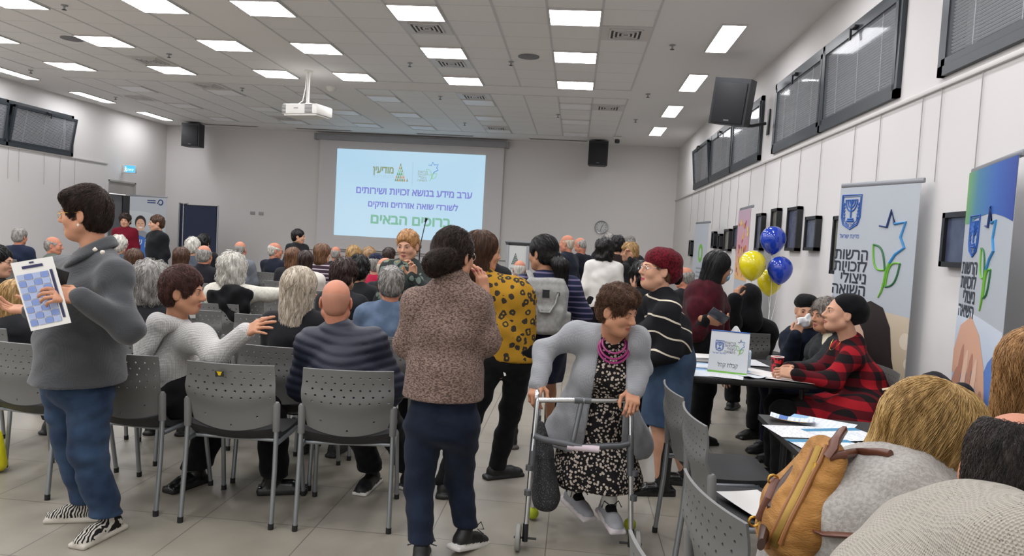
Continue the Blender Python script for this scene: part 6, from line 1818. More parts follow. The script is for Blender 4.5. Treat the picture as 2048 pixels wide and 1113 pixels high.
for q in 'LR': p.shoe(q, SHOE_K, SHOE_K, 0.26)
fo, _, _ = quad_thing('document_folder', 'slim white folder carried by the woman in leopard print', 'folder', [W(1012, 752, 4.36), W(1022, 748, 4.58), W(998, 642, 4.58), W(989, 646, 4.36)], M_paper, 0.012)

# ---------------------------------------------------------------- woman with the grey backpack
J = stand(-0.20, 5.28, 14, 1.61, 0.168)
J['head'] = W(1085, 508, 5.30); J['hR'] = headR(52, -5); J['nek'] = W(1092, 562, 5.28); J['shL'], J['shR'] = W(1046, 572, 5.30), W(1142, 572, 5.28)
foot(J, 'L', -0.40, 5.36, 24); foot(J, 'R', -0.12, 5.75, 6); J['elR'] = W(1166, 632, 5.34); J['wrR'] = W(1150, 660, 5.60); J['elL'] = W(1024, 628, 5.38); J['wrL'] = W(1046, 640, 5.62)
p = Person('woman with a black ponytail and striped navy sweater carrying a grey backpack', J, hs=1.10, h=0.010)
p.body(SK4, LIP, [hand_prims(J['wrR'], (0, 1, 0), (0, 0, -1), 1)], hand_h=False, full=1.1, lg=0.9)
p.eyes(brow=H_bk)
p.hair(p.short(0.010, nape=-0.09)+[p.hc((0.0, -0.105, -0.03), (0.0, -0.165, -0.09), 0.045, 0.055, 0.02), p.hc((0.0, -0.165, -0.09), (0.01, -0.175, -0.26), 0.055, 0.022, 0.02)], H_bk, n=1600, length=0.09, flow=lambda l: flow_back(l) if l[2] > -0.04 else np.array([0, 0, -1.0]), seed=9, wild=0.15)
b = MB(); b.lathe([(0.0, -0.022), (0.02, -0.015), (0.024, 0.0), (0.02, 0.015), (0.0, 0.022)], tuple(p.H(0.04, -0.115, -0.04)), 14); p.mb('hair_tie', b, SOLE_W)
p.top('sweater', stripes('stripe_navy_mauve', '232840', '6b6480', 0.040, 0.28), 0.015, 1.12, hem=0.86, ag=1.25, sleeve=0.0, collar=0.02)
p.skirt('skirt', NAVY, 0.50, flare=0.01, g=1.08)
for q in 'LR':
    p.blob('sock', [cone(J['an'+q]+UP*0.16, J['an'+q], 0.052, 0.048, 0.01)], BLACK, 0.009); p.shoe(q, SHOE_K, mat('sole_grey', '5c5752', 0.7), 0.25, boot=0.03, sole_h=0.03)
bp = thing('backpack', 'light grey square-topped backpack with two handles worn by the striped woman', 'backpack', W(1090, 610, 5.10), R_(4))
GB = cloth('canvas_grey', '9c9c99', '8d8d8a', nscale=30, bump=0.3, rough=0.7)
b = MB(); ORG0 = np.array(bp.location)
o = blob('pack_body', [rbox((0, 0.0, -0.03), (0.155, 0.075, 0.17), None, 0.05, 0.03), rbox((0, 0.0, 0.13), (0.135, 0.060, 0.06), None, 0.03, 0.05), rbox((0, -0.055, -0.10), (0.125, 0.045, 0.10), None, 0.035, 0.02), rbox((-0.165, 0.0, -0.11), (0.02, 0.05, 0.07), None, 0.015, 0.01), rbox((0.165, 0.0, -0.11), (0.02, 0.05, 0.07), None, 0.015, 0.01)], 0.007, GB, bp, post=cut(folds=(0.004, (26, 26, 26), 4)))
b = MB(); b.tube([(-0.085, -0.075, 0.09), (-0.07, -0.092, 0.02), (-0.03, -0.112, -0.045), (0.03, -0.112, -0.045), (0.07, -0.092, 0.02), (0.085, -0.075, 0.09)], 0.011, 8, flat=(1.4, 0.7)); b.build('carry_handle', GB, bp)
b = MB(); b.box((0.0, -0.078, 0.085), (0.050, 0.012, 0.055), bev=0.002); b.box((-0.085, -0.078, 0.085), (0.02, 0.012, 0.025)); b.box((0.085, -0.078, 0.085), (0.02, 0.012, 0.025)); b.build('patch_label', M_dark, bp, smooth=False)
b = MB(); b.tube([(-0.125, -0.085, -0.03), (-0.14, -0.075, -0.11)], 0.005, 6); b.build('zip_pull', M_gold, bp)
for q in (-1, 1):
    b = MB(); b.tube([(q*0.10, 0.03, 0.17), (q*0.125, 0.10, 0.225), (q*0.13, 0.21, 0.21)], 0.024, 8, flat=(1.0, 0.4)); b.build('strap', GB, bp)

# ---------------------------------------------------------------- elderly woman and her walker
J = stand(0.16, 3.98, 176, 1.42, 0.15, 0.30)
J['head'] = W(1236, 622, 3.66); J['hR'] = headR(-128, -16, 4); J['nek'] = W(1222, 676, 3.78); J['shR'], J['shL'] = W(1150, 672, 3.84), W(1272, 678, 3.74)
J['che'] = W(1212, 742, 3.84); J['wai'] = W(1200, 815, 3.90); J['pel'] = W(1190, 870, 3.95); J['hipR'], J['hipL'] = W(1160, 890, 3.96), W(1222, 890, 3.94)
foot(J, 'R', 0.085, 4.02, 205, 0); foot(J, 'L', 0.27, 3.88, 188, 6, 0.012)
J['anR'] = W(1150, 985, 3.98); J['anL'] = W(1218, 1008, 3.84); J['ftR'] = headR(212, -8); J['ftL'] = headR(196, -6)
J['knR'], J['knL'] = W(1160, 925, 3.96), W(1222, 925, 3.88)
J['wrR'] = W(1076, 768, 3.72); J['elR'] = W(1090, 700, 3.90); J['wrL'] = W(1266, 782, 3.64); J['elL'] = W(1284, 736, 3.78)
HL, HR_ = W(1074, 792, 3.62), W(1264, 803, 3.56)          # grips
p = Person('stooped elderly woman in a long pale grey cardigan pushing a walking frame', J, hs=1.02, h=0.009)
p.body(SK1, LIP, [hand_prims(J['wrR']+V3(0, 0, 0.0), V3(-0.15, -0.75, -0.5), (0.25, 0.25, -0.9), 1, 0.98, 0.9, 0.06, 0.7), hand_prims(J['wrL'], V3(-0.02, -0.75, -0.5), (-0.25, 0.25, -0.9), -1, 0.98, 0.9, 0.06, 0.7)], full=1.2, nose=1.25, age=1, lg=0.95)
p.eyes(brow=H_mb, closed=True)
p.hair(p.short(0.006, nape=-0.075, top=0.006)+[p.hp((0.03*q, 0.040, 0.088), (0.040, 0.04, 0.026), 0.03) for q in (-1, 1)], hairm('hair_chestnut', '6e4f3a', '432d22'), n=4500, length=0.055, flow=flow_side, seed=11, lift=0.014, wild=0.7, fr=(60, 60, 60), ridge=0.004)
DRESS = dots('dress_speckled', '1d1a1b', 'bfb2a6', 62, 0.40)
p.top('dress', DRESS, 0.010, 1.02, bust=0.95, belly=0.9, arms=(), hem=0.265, shr=0.035, trap=0.038, extra=[econe(J['pel'], W(1192, 955, 3.90), (0.185, 0.16), (0.245, 0.21), (1, 0, 0), 0.06)], folds=[(0.008, (24, 24, 4), 4)])
CARD = knit('cardigan_pale_grey', '9d9fa3', 210, 140, 0.35)
def open_front(D, X, Y, Z):
    xl = F32(J['wai'][0]-0.055)+(Z-F32(0.75))*F32(0.10); xr = F32(J['wai'][0]+0.115)+(Z-F32(0.75))*F32(-0.02)
    g = np.minimum(X-xl, xr-X); g = np.minimum(g, (F32(J['wai'][1]-0.035)-(Z-F32(0.75))*F32(0.30))-Y)
    return np.maximum(D, g)
p.top('cardigan', CARD, 0.022, 1.10, bust=1.0, belly=1.0, ag=1.04, sleeve=0.06, hem=0.36, post_extra=open_front,
      extra=[econe(J['wai']+UP*0.1, W(1150, 905, 3.96), (0.16, 0.15), (0.19, 0.13), (1, 0, 0), 0.06), econe(J['wai']+UP*0.1, W(1262, 890, 3.96), (0.12, 0.12), (0.09, 0.10), (1, 0, 0), 0.05)], folds=[(0.006, (22, 22, 6), 3), (0.003, (50, 50, 40), 2)],
      planes=[(W(1160, 915, 3.75), V3(-0.10, 0.0, -1.0))])
em = MB()
for k, (dz, w_) in enumerate(((0.0, 0.058), (-0.03, 0.070), (-0.05, 0.078))):
    em.tube([J['nek']+V3(w_*math.sin(a)+0.012, -0.095-0.040*math.cos(a)-0.0*k, -0.015+dz*(0.5+0.5*math.cos(a))-0.075*math.cos(a)*0.6) for a in np.linspace(-2.0, 2.0, 26)], 0.006, 6)
p.mb('necklace', em, mat('beads_magenta', '8e2a66', 0.3))
for q in 'LR':
    o = p.shoe(q, mat('sneaker_grey', '9a9ba0', 0.6, noise=0.15, nscale=200), mat('sole_pale', 'cfc7c9', 0.6), 0.25, sole_h=0.030, w=1.06, tongue=BLACK)
    b = MB(); A = J['an'+q]; Rf = J['ft'+q]
    for k in range(5): b.tube([A+Rf @ np.array([-0.028, 0.035+0.02*k, -0.012-0.009*k]), A+Rf @ np.array([0.0, 0.04+0.02*k, 0.0-0.009*k]), A+Rf @ np.array([0.028, 0.035+0.02*k, -0.012-0.009*k])], 0.004, 6)
    for sgn in (-1, 1): b.tube([A+Rf @ np.array([0, 0.05, 0.006]), A+Rf @ np.array([0.04*sgn, 0.03, 0.03]), A+Rf @ np.array([0.055*sgn, 0.045, 0.0])], 0.003, 6)
    p.mb('lace', b, SHOE_K); p.blob('sock', [cone(J['an'+q]+UP*0.03, J['an'+q], 0.043, 0.043, 0.01)], SOLE_W, 0.008)

wk = thing('walking_frame', 'chrome and grey walking frame with front wheels pushed by the stooped woman', 'walker', (0.1, 3.72, 0))
WO = np.array(wk.location); GT = mat('walker_grey', '5c5e61', 0.4, metal=0.4)
def wl(*pts): return [tuple(np.array(q)-WO) for q in pts]
for q, (fx, fy, rx, ry, top) in (('l', (-0.165, 3.55, -0.15, 3.97, HL)), ('r', (0.362, 3.60, 0.385, 3.93, HR_))):
    tz = top[2]
    ft = V3(top[0]+0.003, fy+0.06, tz-0.02)
    b = MB(); b.tube(wl((fx, fy, 0.10), (fx+(ft[0]-fx)*0.5, fy+0.03, 0.42), ft, (top[0], fy+0.10, tz+0.012), (top[0], fy+0.16, tz+0.018), (top[0], fy+0.34, tz+0.012), (rx*0.7+top[0]*0.3, ry-0.02, tz-0.10), (rx, ry, 0.07)), 0.0135, 12); b.build('side_frame', M_steel, wk)
    b = MB(); b.tube(wl((fx+(ft[0]-fx)*0.50, fy+0.03, 0.40), (fx+(ft[0]-fx)*0.82, fy+0.05, tz-0.19)), 0.0175, 12); b.build('leg_sleeve', GT, wk)
    b = MB(); b.tube(wl((rx*0.9+top[0]*0.1, ry-0.005, 0.30), (rx*0.75+top[0]*0.25, ry-0.02, tz-0.18)), 0.0175, 12); b.build('leg_sleeve', GT, wk)
    b = MB(); b.tube(wl((fx, fy, 0.285), (fx, fy, 0.31)), 0.018, 10); b.tube(wl((fx, fy+0.02, 0.405), (fx, fy+0.02, 0.43)), 0.019, 10); b.build('height_collar', GT, wk)
    b = MB(); b.tube(wl((top[0], fy+0.14, tz+0.018), (top[0], fy+0.30, tz+0.014)), 0.0185, 12); b.build('grip', M_rub if q == 'r' else mat('grip_grey', '8c8a86', 0.5), wk)
    sx = -0.035 if q == 'l' else 0.035
    b = MB(); b.lathe([(0.034, -0.011), (0.060, -0.013), (0.066, -0.008), (0.066, 0.008), (0.060, 0.013), (0.034, 0.011)], tuple(np.array((fx+sx, fy, 0.066))-WO), 28, 'x'); wh = b.build('wheel', mat('wheel_grey', '8e8d88', 0.6), wk)
    b = MB(); b.lathe([(0.012, -0.014), (0.036, -0.010), (0.036, 0.010), (0.012, 0.014)], tuple(np.array((fx+sx, fy, 0.066))-WO), 20, 'x'); b.tube(wl((fx-abs(sx)*1.6, fy, 0.066), (fx+abs(sx)*1.6, fy, 0.066)), 0.006, 8); b.tube(wl((fx, fy, 0.05), (fx, fy, 0.14)), 0.015, 10); b.build('hub', M_dark, wh)
    b = MB(); b.lathe([(0.0005, -0.034)]+[(0.034*math.sin(a), -0.034*math.cos(a)*1.0) for a in np.linspace(0.3, 2.9, 10)], tuple(np.array((rx, ry, 0.036))-WO), 20); b.build('tennis_ball', mat('tennis_yellow', 'a9b52e', 0.95, bump=0.6, bscale=300), wk)
a, c = V3(HL[0]+0.01, 3.61, HL[2]-0.02), V3(HR_[0]-0.01, 3.66, HR_[2]-0.02)
b = MB(); b.tube(wl(a, c), 0.0125, 12); b.build('cross_bar', M_steel, wk)
m_ = (a+c)/2
b = MB(); b.tube(wl(m_-V3(0.045, 0, 0), m_+V3(0.0, 0, 0)), 0.019, 12); b.tube(wl(m_+V3(0.005, 0, 0), m_+V3(0.04, 0, 0)), 0.017, 12); b.build('fold_joint', GT, wk)
b = MB(); b.tube(wl(m_-V3(0.01, 0, 0.01), V3(m_[0]-0.045, 3.63, 0.52)), 0.0135, 10); b.build('fold_strut', mat('strut_grey', '8b8f92', 0.35, metal=0.6), wk)
a2, c2 = W(1068, 872, 3.59), W(1258, 888, 3.64)
b = MB(); b.tube(wl(a2, a2*0.9+c2*0.1+V3(0, -0.01, -0.012), a2*0.5+c2*0.5+V3(0, -0.03, -0.03), a2*0.1+c2*0.9+V3(0, -0.01, -0.012), c2), 0.0165, 12); b.build('lower_bar', GT, wk)
mm = a2*0.46+c2*0.54+V3(0, -0.032, -0.03)
b = MB(); b.tube(wl(mm-V3(0.09, 0, 0.0), mm+V3(0.07, 0, -0.004)), 0.0180, 12); b.build('paper_label', mat('label_pink', 'd3c3cb', 0.6), wk)
mbg = blob('mesh_bag', [econe(W(1088, 905, 3.72), W(1092, 995, 3.72), (0.045, 0.10), (0.075, 0.09), (1, 0, 0), 0.03), econe(W(1082, 850, 3.72), W(1088, 905, 3.72), (0.02, 0.03), (0.045, 0.09), (1, 0, 0), 0.03)], 0.008, dots('bag_mesh', '3a3a3c', '77777a', 130, 0.25), None, post=cut(folds=(0.004, (30, 30, 30), 3)))
tag(mbg, 'dark mesh bag hanging at the side of the walking frame', 'bag')

# ---------------------------------------------------------------- woman in the red beret
J = stand(0.64, 4.66, 96, 1.58, 0.155)
J['head'] = W(1314, 540, 4.64); J['hR'] = headR(112, 4, -2); J['nek'] = W(1326, 592, 4.64); J['shL'], J['shR'] = W(1336, 622, 4.50), W(1312, 612, 4.80); J['che'] = W(1326, 668, 4.66)
foot(J, 'L', 0.62, 4.56, 100); foot(J, 'R', 0.80, 4.80, 86)
J['elL'] = W(1338, 706, 4.46); J['wrL'] = W(1284, 722, 4.50); J['elR'] = W(1306, 690, 4.86); J['wrR'] = W(1268, 668, 4.78)
p = Person('smiling woman in a red beret and black sweater with cream lines', J, hs=1.10, h=0.009)
p.body(SK2, LIP2, [hand_prims(J['wrL'], (-0.9, 0.3, 0.2), (0, 0.8, 0.2), -1), hand_prims(J['wrR'], (-0.8, -0.3, 0.4), (0, -0.5, 0.6), 1)], full=1.2, nose=1.05, age=1, lg=0.9)
p.eyes(brow=H_mb); p.glasses(M_steel, 0.0225, 0.0010)
p.hair(p.short(-0.003, nape=-0.07, ear=True, fringe=0.012), H_mb, n=1500, length=0.05, flow=flow_fwd, seed=12, wild=0.3)
p.hair([p.hp((0, -0.030, 0.062), (0.100, 0.116, 0.082)), p.hp((0.0, -0.092, 0.01), (0.086, 0.070, 0.090), 0.04), p.hp((0, 0.150, -0.05), (0.12, 0.10, 0.11), 0.012, 's'), p.hp((0.09, 0.02, -0.03), (0.04, 0.05, 0.045), 0.01, 's'), p.hp((-0.09, 0.02, -0.03), (0.04, 0.05, 0.045), 0.01, 's')], cloth('felt_red', '6d1824', '3d0d16', nscale=90, bump=0.8, bscale=300), n=0, h=0.007, name='beret', ridge=0.003, fr=(60, 60, 60))
p.hair([p.hp((0.01, -0.155, -0.03), (0.035, 0.03, 0.05))], BLACK, n=0, name='hair_scarf_knot')
p.top('sweater', stripes('knit_black_cream', '17171a', 'd3c9b4', 0.118, 0.10, 0.16, (0.35, 0.15, 1), 0.30), 0.016, 1.08, hem=0.80, bust=1.0, ag=1.35, sleeve=0.0, belly=0.9, folds=[(0.007, (14, 14, 22), 3)])
p.skirt('skirt', DENIM_S, 0.44, flare=0.01, g=1.0, folds=[(0.006, (20, 20, 3), 4)])
for q in 'LR': p.shoe(q, SHOE_L, SHOE_K, 0.255, boot=0.24, chunky=1, heel=0.0, name='boot')

# ---------------------------------------------------------------- masked woman in burgundy
J = stand(0.42+0.62, 5.92, -70, 1.62, 0.155)
J['head'] = W(1436, 536, 5.92); J['hR'] = headR(-72, -14); J['nek'] = W(1420, 592, 5.92); J['shR'], J['shL'] = W(1402, 618, 5.78), W(1440, 618, 6.08)
J['elR'] = W(1392, 668, 5.76); J['wrR'] = W(1412, 640, 5.62); J['elL'] = W(1450, 690, 6.1); J['wrL'] = W(1446, 735, 6.0)
p = Person('standing woman with long dark hair, glasses and a blue face mask, in a burgundy tunic', J, hs=1.08, h=0.010)
p.body(SK4, LIP, [hand_prims(J['wrR'], (0.85, -0.2, -0.1), (-0.2, 0.6, 0.5), 1, 1.1, 0.7), hand_prims(J['wrL'], (0.1, 0, -1), (0, -1, 0), -1)])
p.eyes(brow=H_bk); p.glasses(M_dark, 0.0225, 0.0016, True)
p.hair(p.longhair(-0.30, 0.002, 0.0, -0.075), H_bk, n=1600, length=0.18, seed=13, wild=0.1)
p.hair([p.hp((0, 0.066, -0.050), (0.057, 0.050, 0.046)), p.hp((0, 0.03, -0.05), (0.07, 0.05, 0.10), 0.01, 's')], mat('mask_blue', '8fb3c4', 0.8), n=0, h=0.006, name='face_mask', ridge=0.001, fr=(10, 10, 300))
p.top('tunic', cloth('cloth_burgundy', '46141d', '381018', nscale=20), 0.014, 1.10, hem=0.72, tk=0.10, bust=0.9, ag=1.15, belly=0.9, sleeve=-0.2)
p.blob('sleeve', arm_prims(J, 'R', 1.2)[1:], BLACK, off=0.010)
p.trousers('trousers', BLACK, 0.02, 1.1, hem=0.08)
for q in 'LR': p.shoe(q, SHOE_K, SHOE_K, 0.25)
b = MB(); b.box((0, 0, 0), (0.15, 0.010, 0.075), bev=0.004); o = b.build('mobile_phone', mat('phone_grey', '3c3f45', 0.25)); o.location = W(1437, 632, 5.55); o.rotation_euler = (0.5, 0.5, 0.2); tag(o, 'dark phone in the hand of the masked woman', 'phone')

# ---------------------------------------------------------------- hooded person in black
J = seat(1.52, 6.86, -30, 1.16, 0.16, 0.15)
J['head'] = W(1500, 598, 6.75); J['hR'] = headR(-20, -10); J['nek'] = W(1503, 640, 6.78); J['shL'], J['shR'] = W(1474, 655, 6.85), W(1535, 662, 6.75); J['wrL'] = W(1470, 596, 6.5); J['elL'] = W(1462, 645, 6.55)
p = Person('seated person wrapped in a black headscarf and coat, one hand raised to the face', J, hs=1.12, h=0.011)
p.body(SK4, LIP, [hand_prims(J['wrL'], V3(0.25, 0.3, 1), (0.7, 0.4, 0), -1, 0.9, 0.75)])
p.eyes()
p.hair([p.hp((0, -0.014, 0.02), (0.094, 0.110, 0.115)), p.he((0, -0.02, -0.02), (0, -0.04, -0.20), (0.09, 0.09), (0.13, 0.11), 0.05), p.hp((0, 0.12, -0.01), (0.066, 0.07, 0.085), 0.015, 's')], BLACK, n=0, h=0.010, name='headscarf', ridge=0.004, fr=(30, 30, 30))
p.top('coat', BLACK, 0.030, 1.25, hem=0.40, ag=1.4, sleeve=-0.1); p.trousers('trousers', BLACK, 0.02, hem=0.08)
for q in 'LR': p.shoe(q, SHOE_K, SHOE_K)

# ---------------------------------------------------------------- women behind the sign table
def face_person(label, J, sk, hs, h=0.010, hands=(), full=1.0, nose=1.0, age=1, lips=LIP):
    p = Person(label, J, hs=hs, h=h); p.body(sk, lips, list(hands), full=full, nose=nose, age=age); p.eyes(brow=H_dk); return p
J = seat(2.00, 6.28, 118, 1.25, 0.155, 0.10)
J['head'] = W(1612, 622, 6.15); J['hR'] = headR(168, -6); J['nek'] = W(1622, 665, 6.22); J['shR'], J['shL'] = W(1585, 682, 6.3), W(1650, 682, 6.1); J['elR'] = W(1578, 715, 6.1); J['wrR'] = W(1592, 672, 5.98)
p = face_person('seated woman in a black turban holding a tissue to her mouth', J, SK2, 1.06, hands=[hand_prims(J['wrR'], V3(0.25, -0.1, 1), (0.4, 0.8, 0), 1, 1.0, 0.8)])
p.hair([p.hp((0, -0.025, 0.065), (0.096, 0.112, 0.072)), p.hp((0, 0.13, -0.03), (0.10, 0.09, 0.075), 0.01, 's')], BLACK, n=0, name='turban', ridge=0.003, fr=(40, 40, 40))
p.top('sweater', cloth('cloth_midnight', '1c2433', '161c28', nscale=20), 0.02, 1.15, hem=0.45, ag=1.25, bust=1.0); p.trousers('trousers', BLACK, 0.02, hem=0.08)
for q in 'LR': p.shoe(q, SHOE_K, SHOE_K)
ts = blob('tissue', [ell(W(1607, 645, 5.95), (0.050, 0.03, 0.042)), ell(W(1616, 638, 5.95), (0.03, 0.02, 0.03))], 0.006, MATS['tissue_white'], None, post=cut(folds=(0.008, (70, 70, 70), 3))); tag(ts, 'crumpled white tissue at the mouth of the turbaned woman', 'tissue')
J = seat(2.00, 5.66, 96, 1.24, 0.155, 0.10)
J['head'] = W(1650, 632, 5.58); J['hR'] = headR(112, -4); J['nek'] = W(1662, 676, 5.62); J['shL'], J['shR'] = W(1672, 700, 5.45), W(1645, 692, 5.8); J['wrL'] = W(1578, 738, 5.3); J['elL'] = W(1625, 742, 5.35)
p = face_person('woman with curly grey hair and gold earrings leaning over the sign table', J, SK1, 1.05, hands=[hand_prims(J['wrL'], V3(-1, -0.1, -0.1), (0, 0.3, -1), -1, 1.0, 0.6)])
p.hair(p.bob(-0.05, 0.012), hairm('hair_salt_pepper', '8d847a', '4f463f'), n=1000, length=0.05, seed=15, lift=0.014, wild=0.9, ridge=0.005, fr=(60, 60, 60))
p.top('jacket', cloth('cloth_charcoal', '2f3133', '26282a', nscale=20), 0.02, 1.12, hem=0.45, ag=1.2, bust=1.0); p.trousers('trousers', NAVY, 0.02, hem=0.10)
p.blob('scarf', [cone(J['nek']+V3(-0.03, -0.05, 0.0), W(1650, 720, 5.40), 0.05, 0.035)], mat('scarf_cream', 'cfc6ae', 0.8), 0.010); b = MB(); b.lathe([(0.0, -0.014), (0.013, 0.0), (0.0, 0.014)], tuple(p.H(-0.088, -0.004, -0.055)), 12); p.mb('earring', b, M_gold)
for q in 'LR': p.shoe(q, SHOE_K, SHOE_K)

# ---------------------------------------------------------------- woman in the plaid dress
J = seat(1.84, 4.93, 86, 1.26, 0.155, 0.22)
J['head'] = W(1683, 628, 4.88); J['hR'] = headR(92, 6); J['nek'] = W(1702, 682, 4.90); J['shL'], J['shR'] = W(1706, 716, 4.76), W(1684, 702, 5.05); J['che'] = W(1716, 752, 4.92); J['wai'] = W(1728, 800, 4.93); J['pel'] = W(1722, 838, 4.93)
J['wrL'] = W(1592, 750, 4.74); J['elL'] = W(1668, 764, 4.68); J['wrR'] = W(1584, 738, 4.98); J['elR'] = W(1640, 742, 5.06)
p = face_person('woman in a black turban and red-and-black plaid dress with hands clasped on the table', J, SK2, 1.10, 0.009, [hand_prims(J['wrL'], V3(-1, 0.35, 0.05), (0, 0.7, -0.6), -1, 1.0, 0.7), hand_prims(J['wrR'], V3(-1, -0.4, -0.05), (0, -0.7, -0.6), 1, 1.0, 0.7)], nose=1.1)
p.hair([p.hp((0, -0.045, 0.055), (0.096, 0.108, 0.084)), p.hp((0, -0.085, 0.015), (0.085, 0.075, 0.075), 0.04), p.hp((0, 0.135, -0.035), (0.12, 0.11, 0.10), 0.015, 's'), p.hp((0.09, 0.02, -0.03), (0.04, 0.05, 0.05), 0.01, 's'), p.hp((-0.09, 0.02, -0.03), (0.04, 0.05, 0.05), 0.01, 's')], BLACK, n=0, name='turban', ridge=0.003, fr=(40, 40, 70))
PL = plaid('plaid_buffalo', '9c1a24', '54121a', '1b1517', 0.105)
p.top('dress', PL, 0.014, 1.08, bust=1.0, ag=1.05, sleeve=0.0, belly=0.9, hem=0.30, extra=[econe(J['wai'], W(1718, 850, 4.80), (0.16, 0.15), (0.25, 0.30), (1, 0, 0), 0.06), econe(J['pel'], V3(1.55, 4.85, 0.42), (0.16, 0.20), (0.10, 0.20), (0, 1, 0), 0.05), econe(J['pel'], V3(1.98, 4.75, 0.36), (0.16, 0.16), (0.16, 0.16), (0, 1, 0), 0.05)], folds=[(0.009, (24, 24, 6), 4)])
p.trousers('trousers', BLACK, 0.012, hem=0.09)
b = MB(); b.tube([J['nek']+V3(-0.075-0.05*math.cos(a), -0.07*math.sin(a), 0.02-0.09*math.cos(a)) for a in np.linspace(-1.3, 1.3, 14)], 0.0015, 5); p.mb('necklace', b, M_gold)
for q in 'LR': p.shoe(q, SHOE_K, SHOE_K)

# ---------------------------------------------------------------- blonde woman with the tan backpack
J = seat(0.72, 1.74, -68, 1.22, 0.17, 0.55)
J['head'] = W(1866, 884, 1.74); J['hR'] = headR(-84, -22, 6); J['nek'] = W(1812, 966, 1.70); J['shL'], J['shR'] = W(1748, 985, 1.86), W(1812, 1025, 1.58); J['che'] = W(1732, 1045, 1.68); J['wai'] = W(1700, 1085, 1.66); J['pel'] = J['wai']+V3(-0.04, 0.0, -0.16)
J['elR'] = W(1892, 1085, 1.62); J['wrR'] = W(1915, 975, 1.72); J['elL'] = J['shL']+V3(0.15, 0.1, -0.24); J['wrL'] = J['elL']+V3(0.2, 0.0, 0.1)
for q, y in (('L', 1.95), ('R', 1.70)): J['hip'+q] = V3(0.62, y-0.1, 0.5); J['kn'+q] = V3(1.05, y-0.02, 0.5); J['an'+q] = V3(1.05, y, 0.085); J['ft'+q] = headR(-75)
p = Person('blonde woman in a pale grey sweater leaning over the flyer table, tan backpack on', J, hs=1.10, h=0.008)
p.body(SK1, LIP, [hand_prims(J['wrR'], V3(0.10, 0.15, 0.65), (-0.5, 0.6, 0), 1, 0.95, 0.9, 0.08, 0.6), hand_prims(J['wrL'], (1, 0, 0), (0, 0, -1), -1)], full=1.25, age=1, nose=1.1)
p.eyes(brow=H_bl)
p.hair(p.bob(-0.125, 0.006, 0.004)+[p.hp((0, 0.125, -0.03), (0.088, 0.092, 0.105), 0.012, 's')], hairm('hair_honey_blonde', 'c7a56c', '8b6b3a'), n=9500, length=0.17, flow=flow_down, seed=17, rad=0.0006, lift=0.008, wild=0.13, h=0.006)
GS = cloth('sweat_grey', 'a8a49f', '96928d', nscale=130, bump=0.5, bscale=300)
BLS = p.top('sweater', GS, 0.022, 1.15, hem=0.40, ag=1.55, sleeve=0.03, trap=0.052, shr=0.065, tk=0.09, collar=0.04, belly=1.0, folds=[(0.008, (10, 10, 16), 4), (0.003, (34, 34, 34), 5)])
p.trousers('trousers', BLACK, 0.02, 1.1, hem=0.08)
for q in 'LR': p.shoe(q, SHOE_K, SHOE_K)
tbp = thing('backpack', 'tan corduroy backpack with gold zip worn by the blonde woman', 'backpack', W(1600, 1000, 1.66))
TAN = cloth('corduroy_tan', 'a97b45', '8f6433', nscale=14, bump=0.9, bscale=120, rough=0.75, stretch=(1, 1, 3)); LEA = mat('leather_brown', '5d3423', 0.4, noise=0.2, nscale=40)
TO = np.array(tbp.location); A = W(1660, 895, 1.66)-TO; B = W(1570, 1075, 1.66)-TO; ax_ = unit(A-B); fx_ = unit(np.cross(ax_, V3(0, 1, 0)))
TB = blob('pack_body', [econe(A*0.88, B*0.35, (0.034, 0.09), (0.060, 0.12), fx_, 0.04), econe(B*0.35, B*0.90, (0.060, 0.12), (0.060, 0.115), fx_, 0.04)], 0.006, TAN, tbp, post=cut(folds=[(0.0025, (22, 22, 22), 3), (0.0018, (70, 70, 70), 4)]))
def srf(*px, off=0.003): return [on_surface([TB, BLS], x, y, off, 1.55)-TO for x, y in px]
ZPX = [(1641, 897), (1630, 925), (1612, 960), (1592, 1000), (1572, 1040), (1556, 1075), (1550, 1092)]
zp = srf(*ZPX)
b = MB(); b.tube(zp, 0.0085, 8, flat=(1.2, 0.8)); b.build('zip', mat('zip_gold', '8f7238', 0.4, metal=0.7), tbp)
for dx in (-13, 13):
    b = MB(); b.tube(srf(*[(x+dx, y-dx*0.25) for x, y in ZPX]), 0.0055, 8); b.build('trim_strip', mat('leather_tan', '8a5a2f', 0.5), tbp)
b = MB(); b.tube([zp[1]+V3(0, -0.010, 0), zp[1]+V3(-0.004, -0.014, -0.03), zp[2]+V3(-0.006, -0.014, -0.02)], 0.005, 8); b.tube([zp[2]+V3(-0.006+0.008*math.cos(a), -0.014, -0.03+0.01*math.sin(a)) for a in np.linspace(0, 2*PI, 11)], 0.0025, 6, cap=False); b.build('zip_pull', M_gold, tbp)
fe = srf((1622, 897), (1585, 930), (1555, 968), (1535, 1010), (1520, 1050), (1512, 1085), off=-0.002)
b = MB(); b.tube([q-fx_*0.012 for q in fe], [0.010, 0.020, 0.024, 0.024, 0.022, 0.014], 10, flat=(1.0, 0.6)); b.build('flap_edge', mat('leather_dark', '3a2219', 0.45), tbp)
b = MB(); b.tube(srf((1556, 962), (1540, 1000), (1522, 1040), off=0.006), 0.006, 8, flat=(1.5, 0.6)); b.build('buckle_strap', LEA, tbp)
for x, y in ((1553, 966), (1516, 1046)):
    c_ = srf((x, y), off=0.010)[0]; b = MB(); b.tube([c_+V3(0.011*math.cos(a), 0, 0.011*math.sin(a)) for a in np.linspace(0, 2*PI, 13)], 0.0028, 6, cap=False); b.build('ring', M_gold, tbp)
h0 = srf((1655, 915))[0]
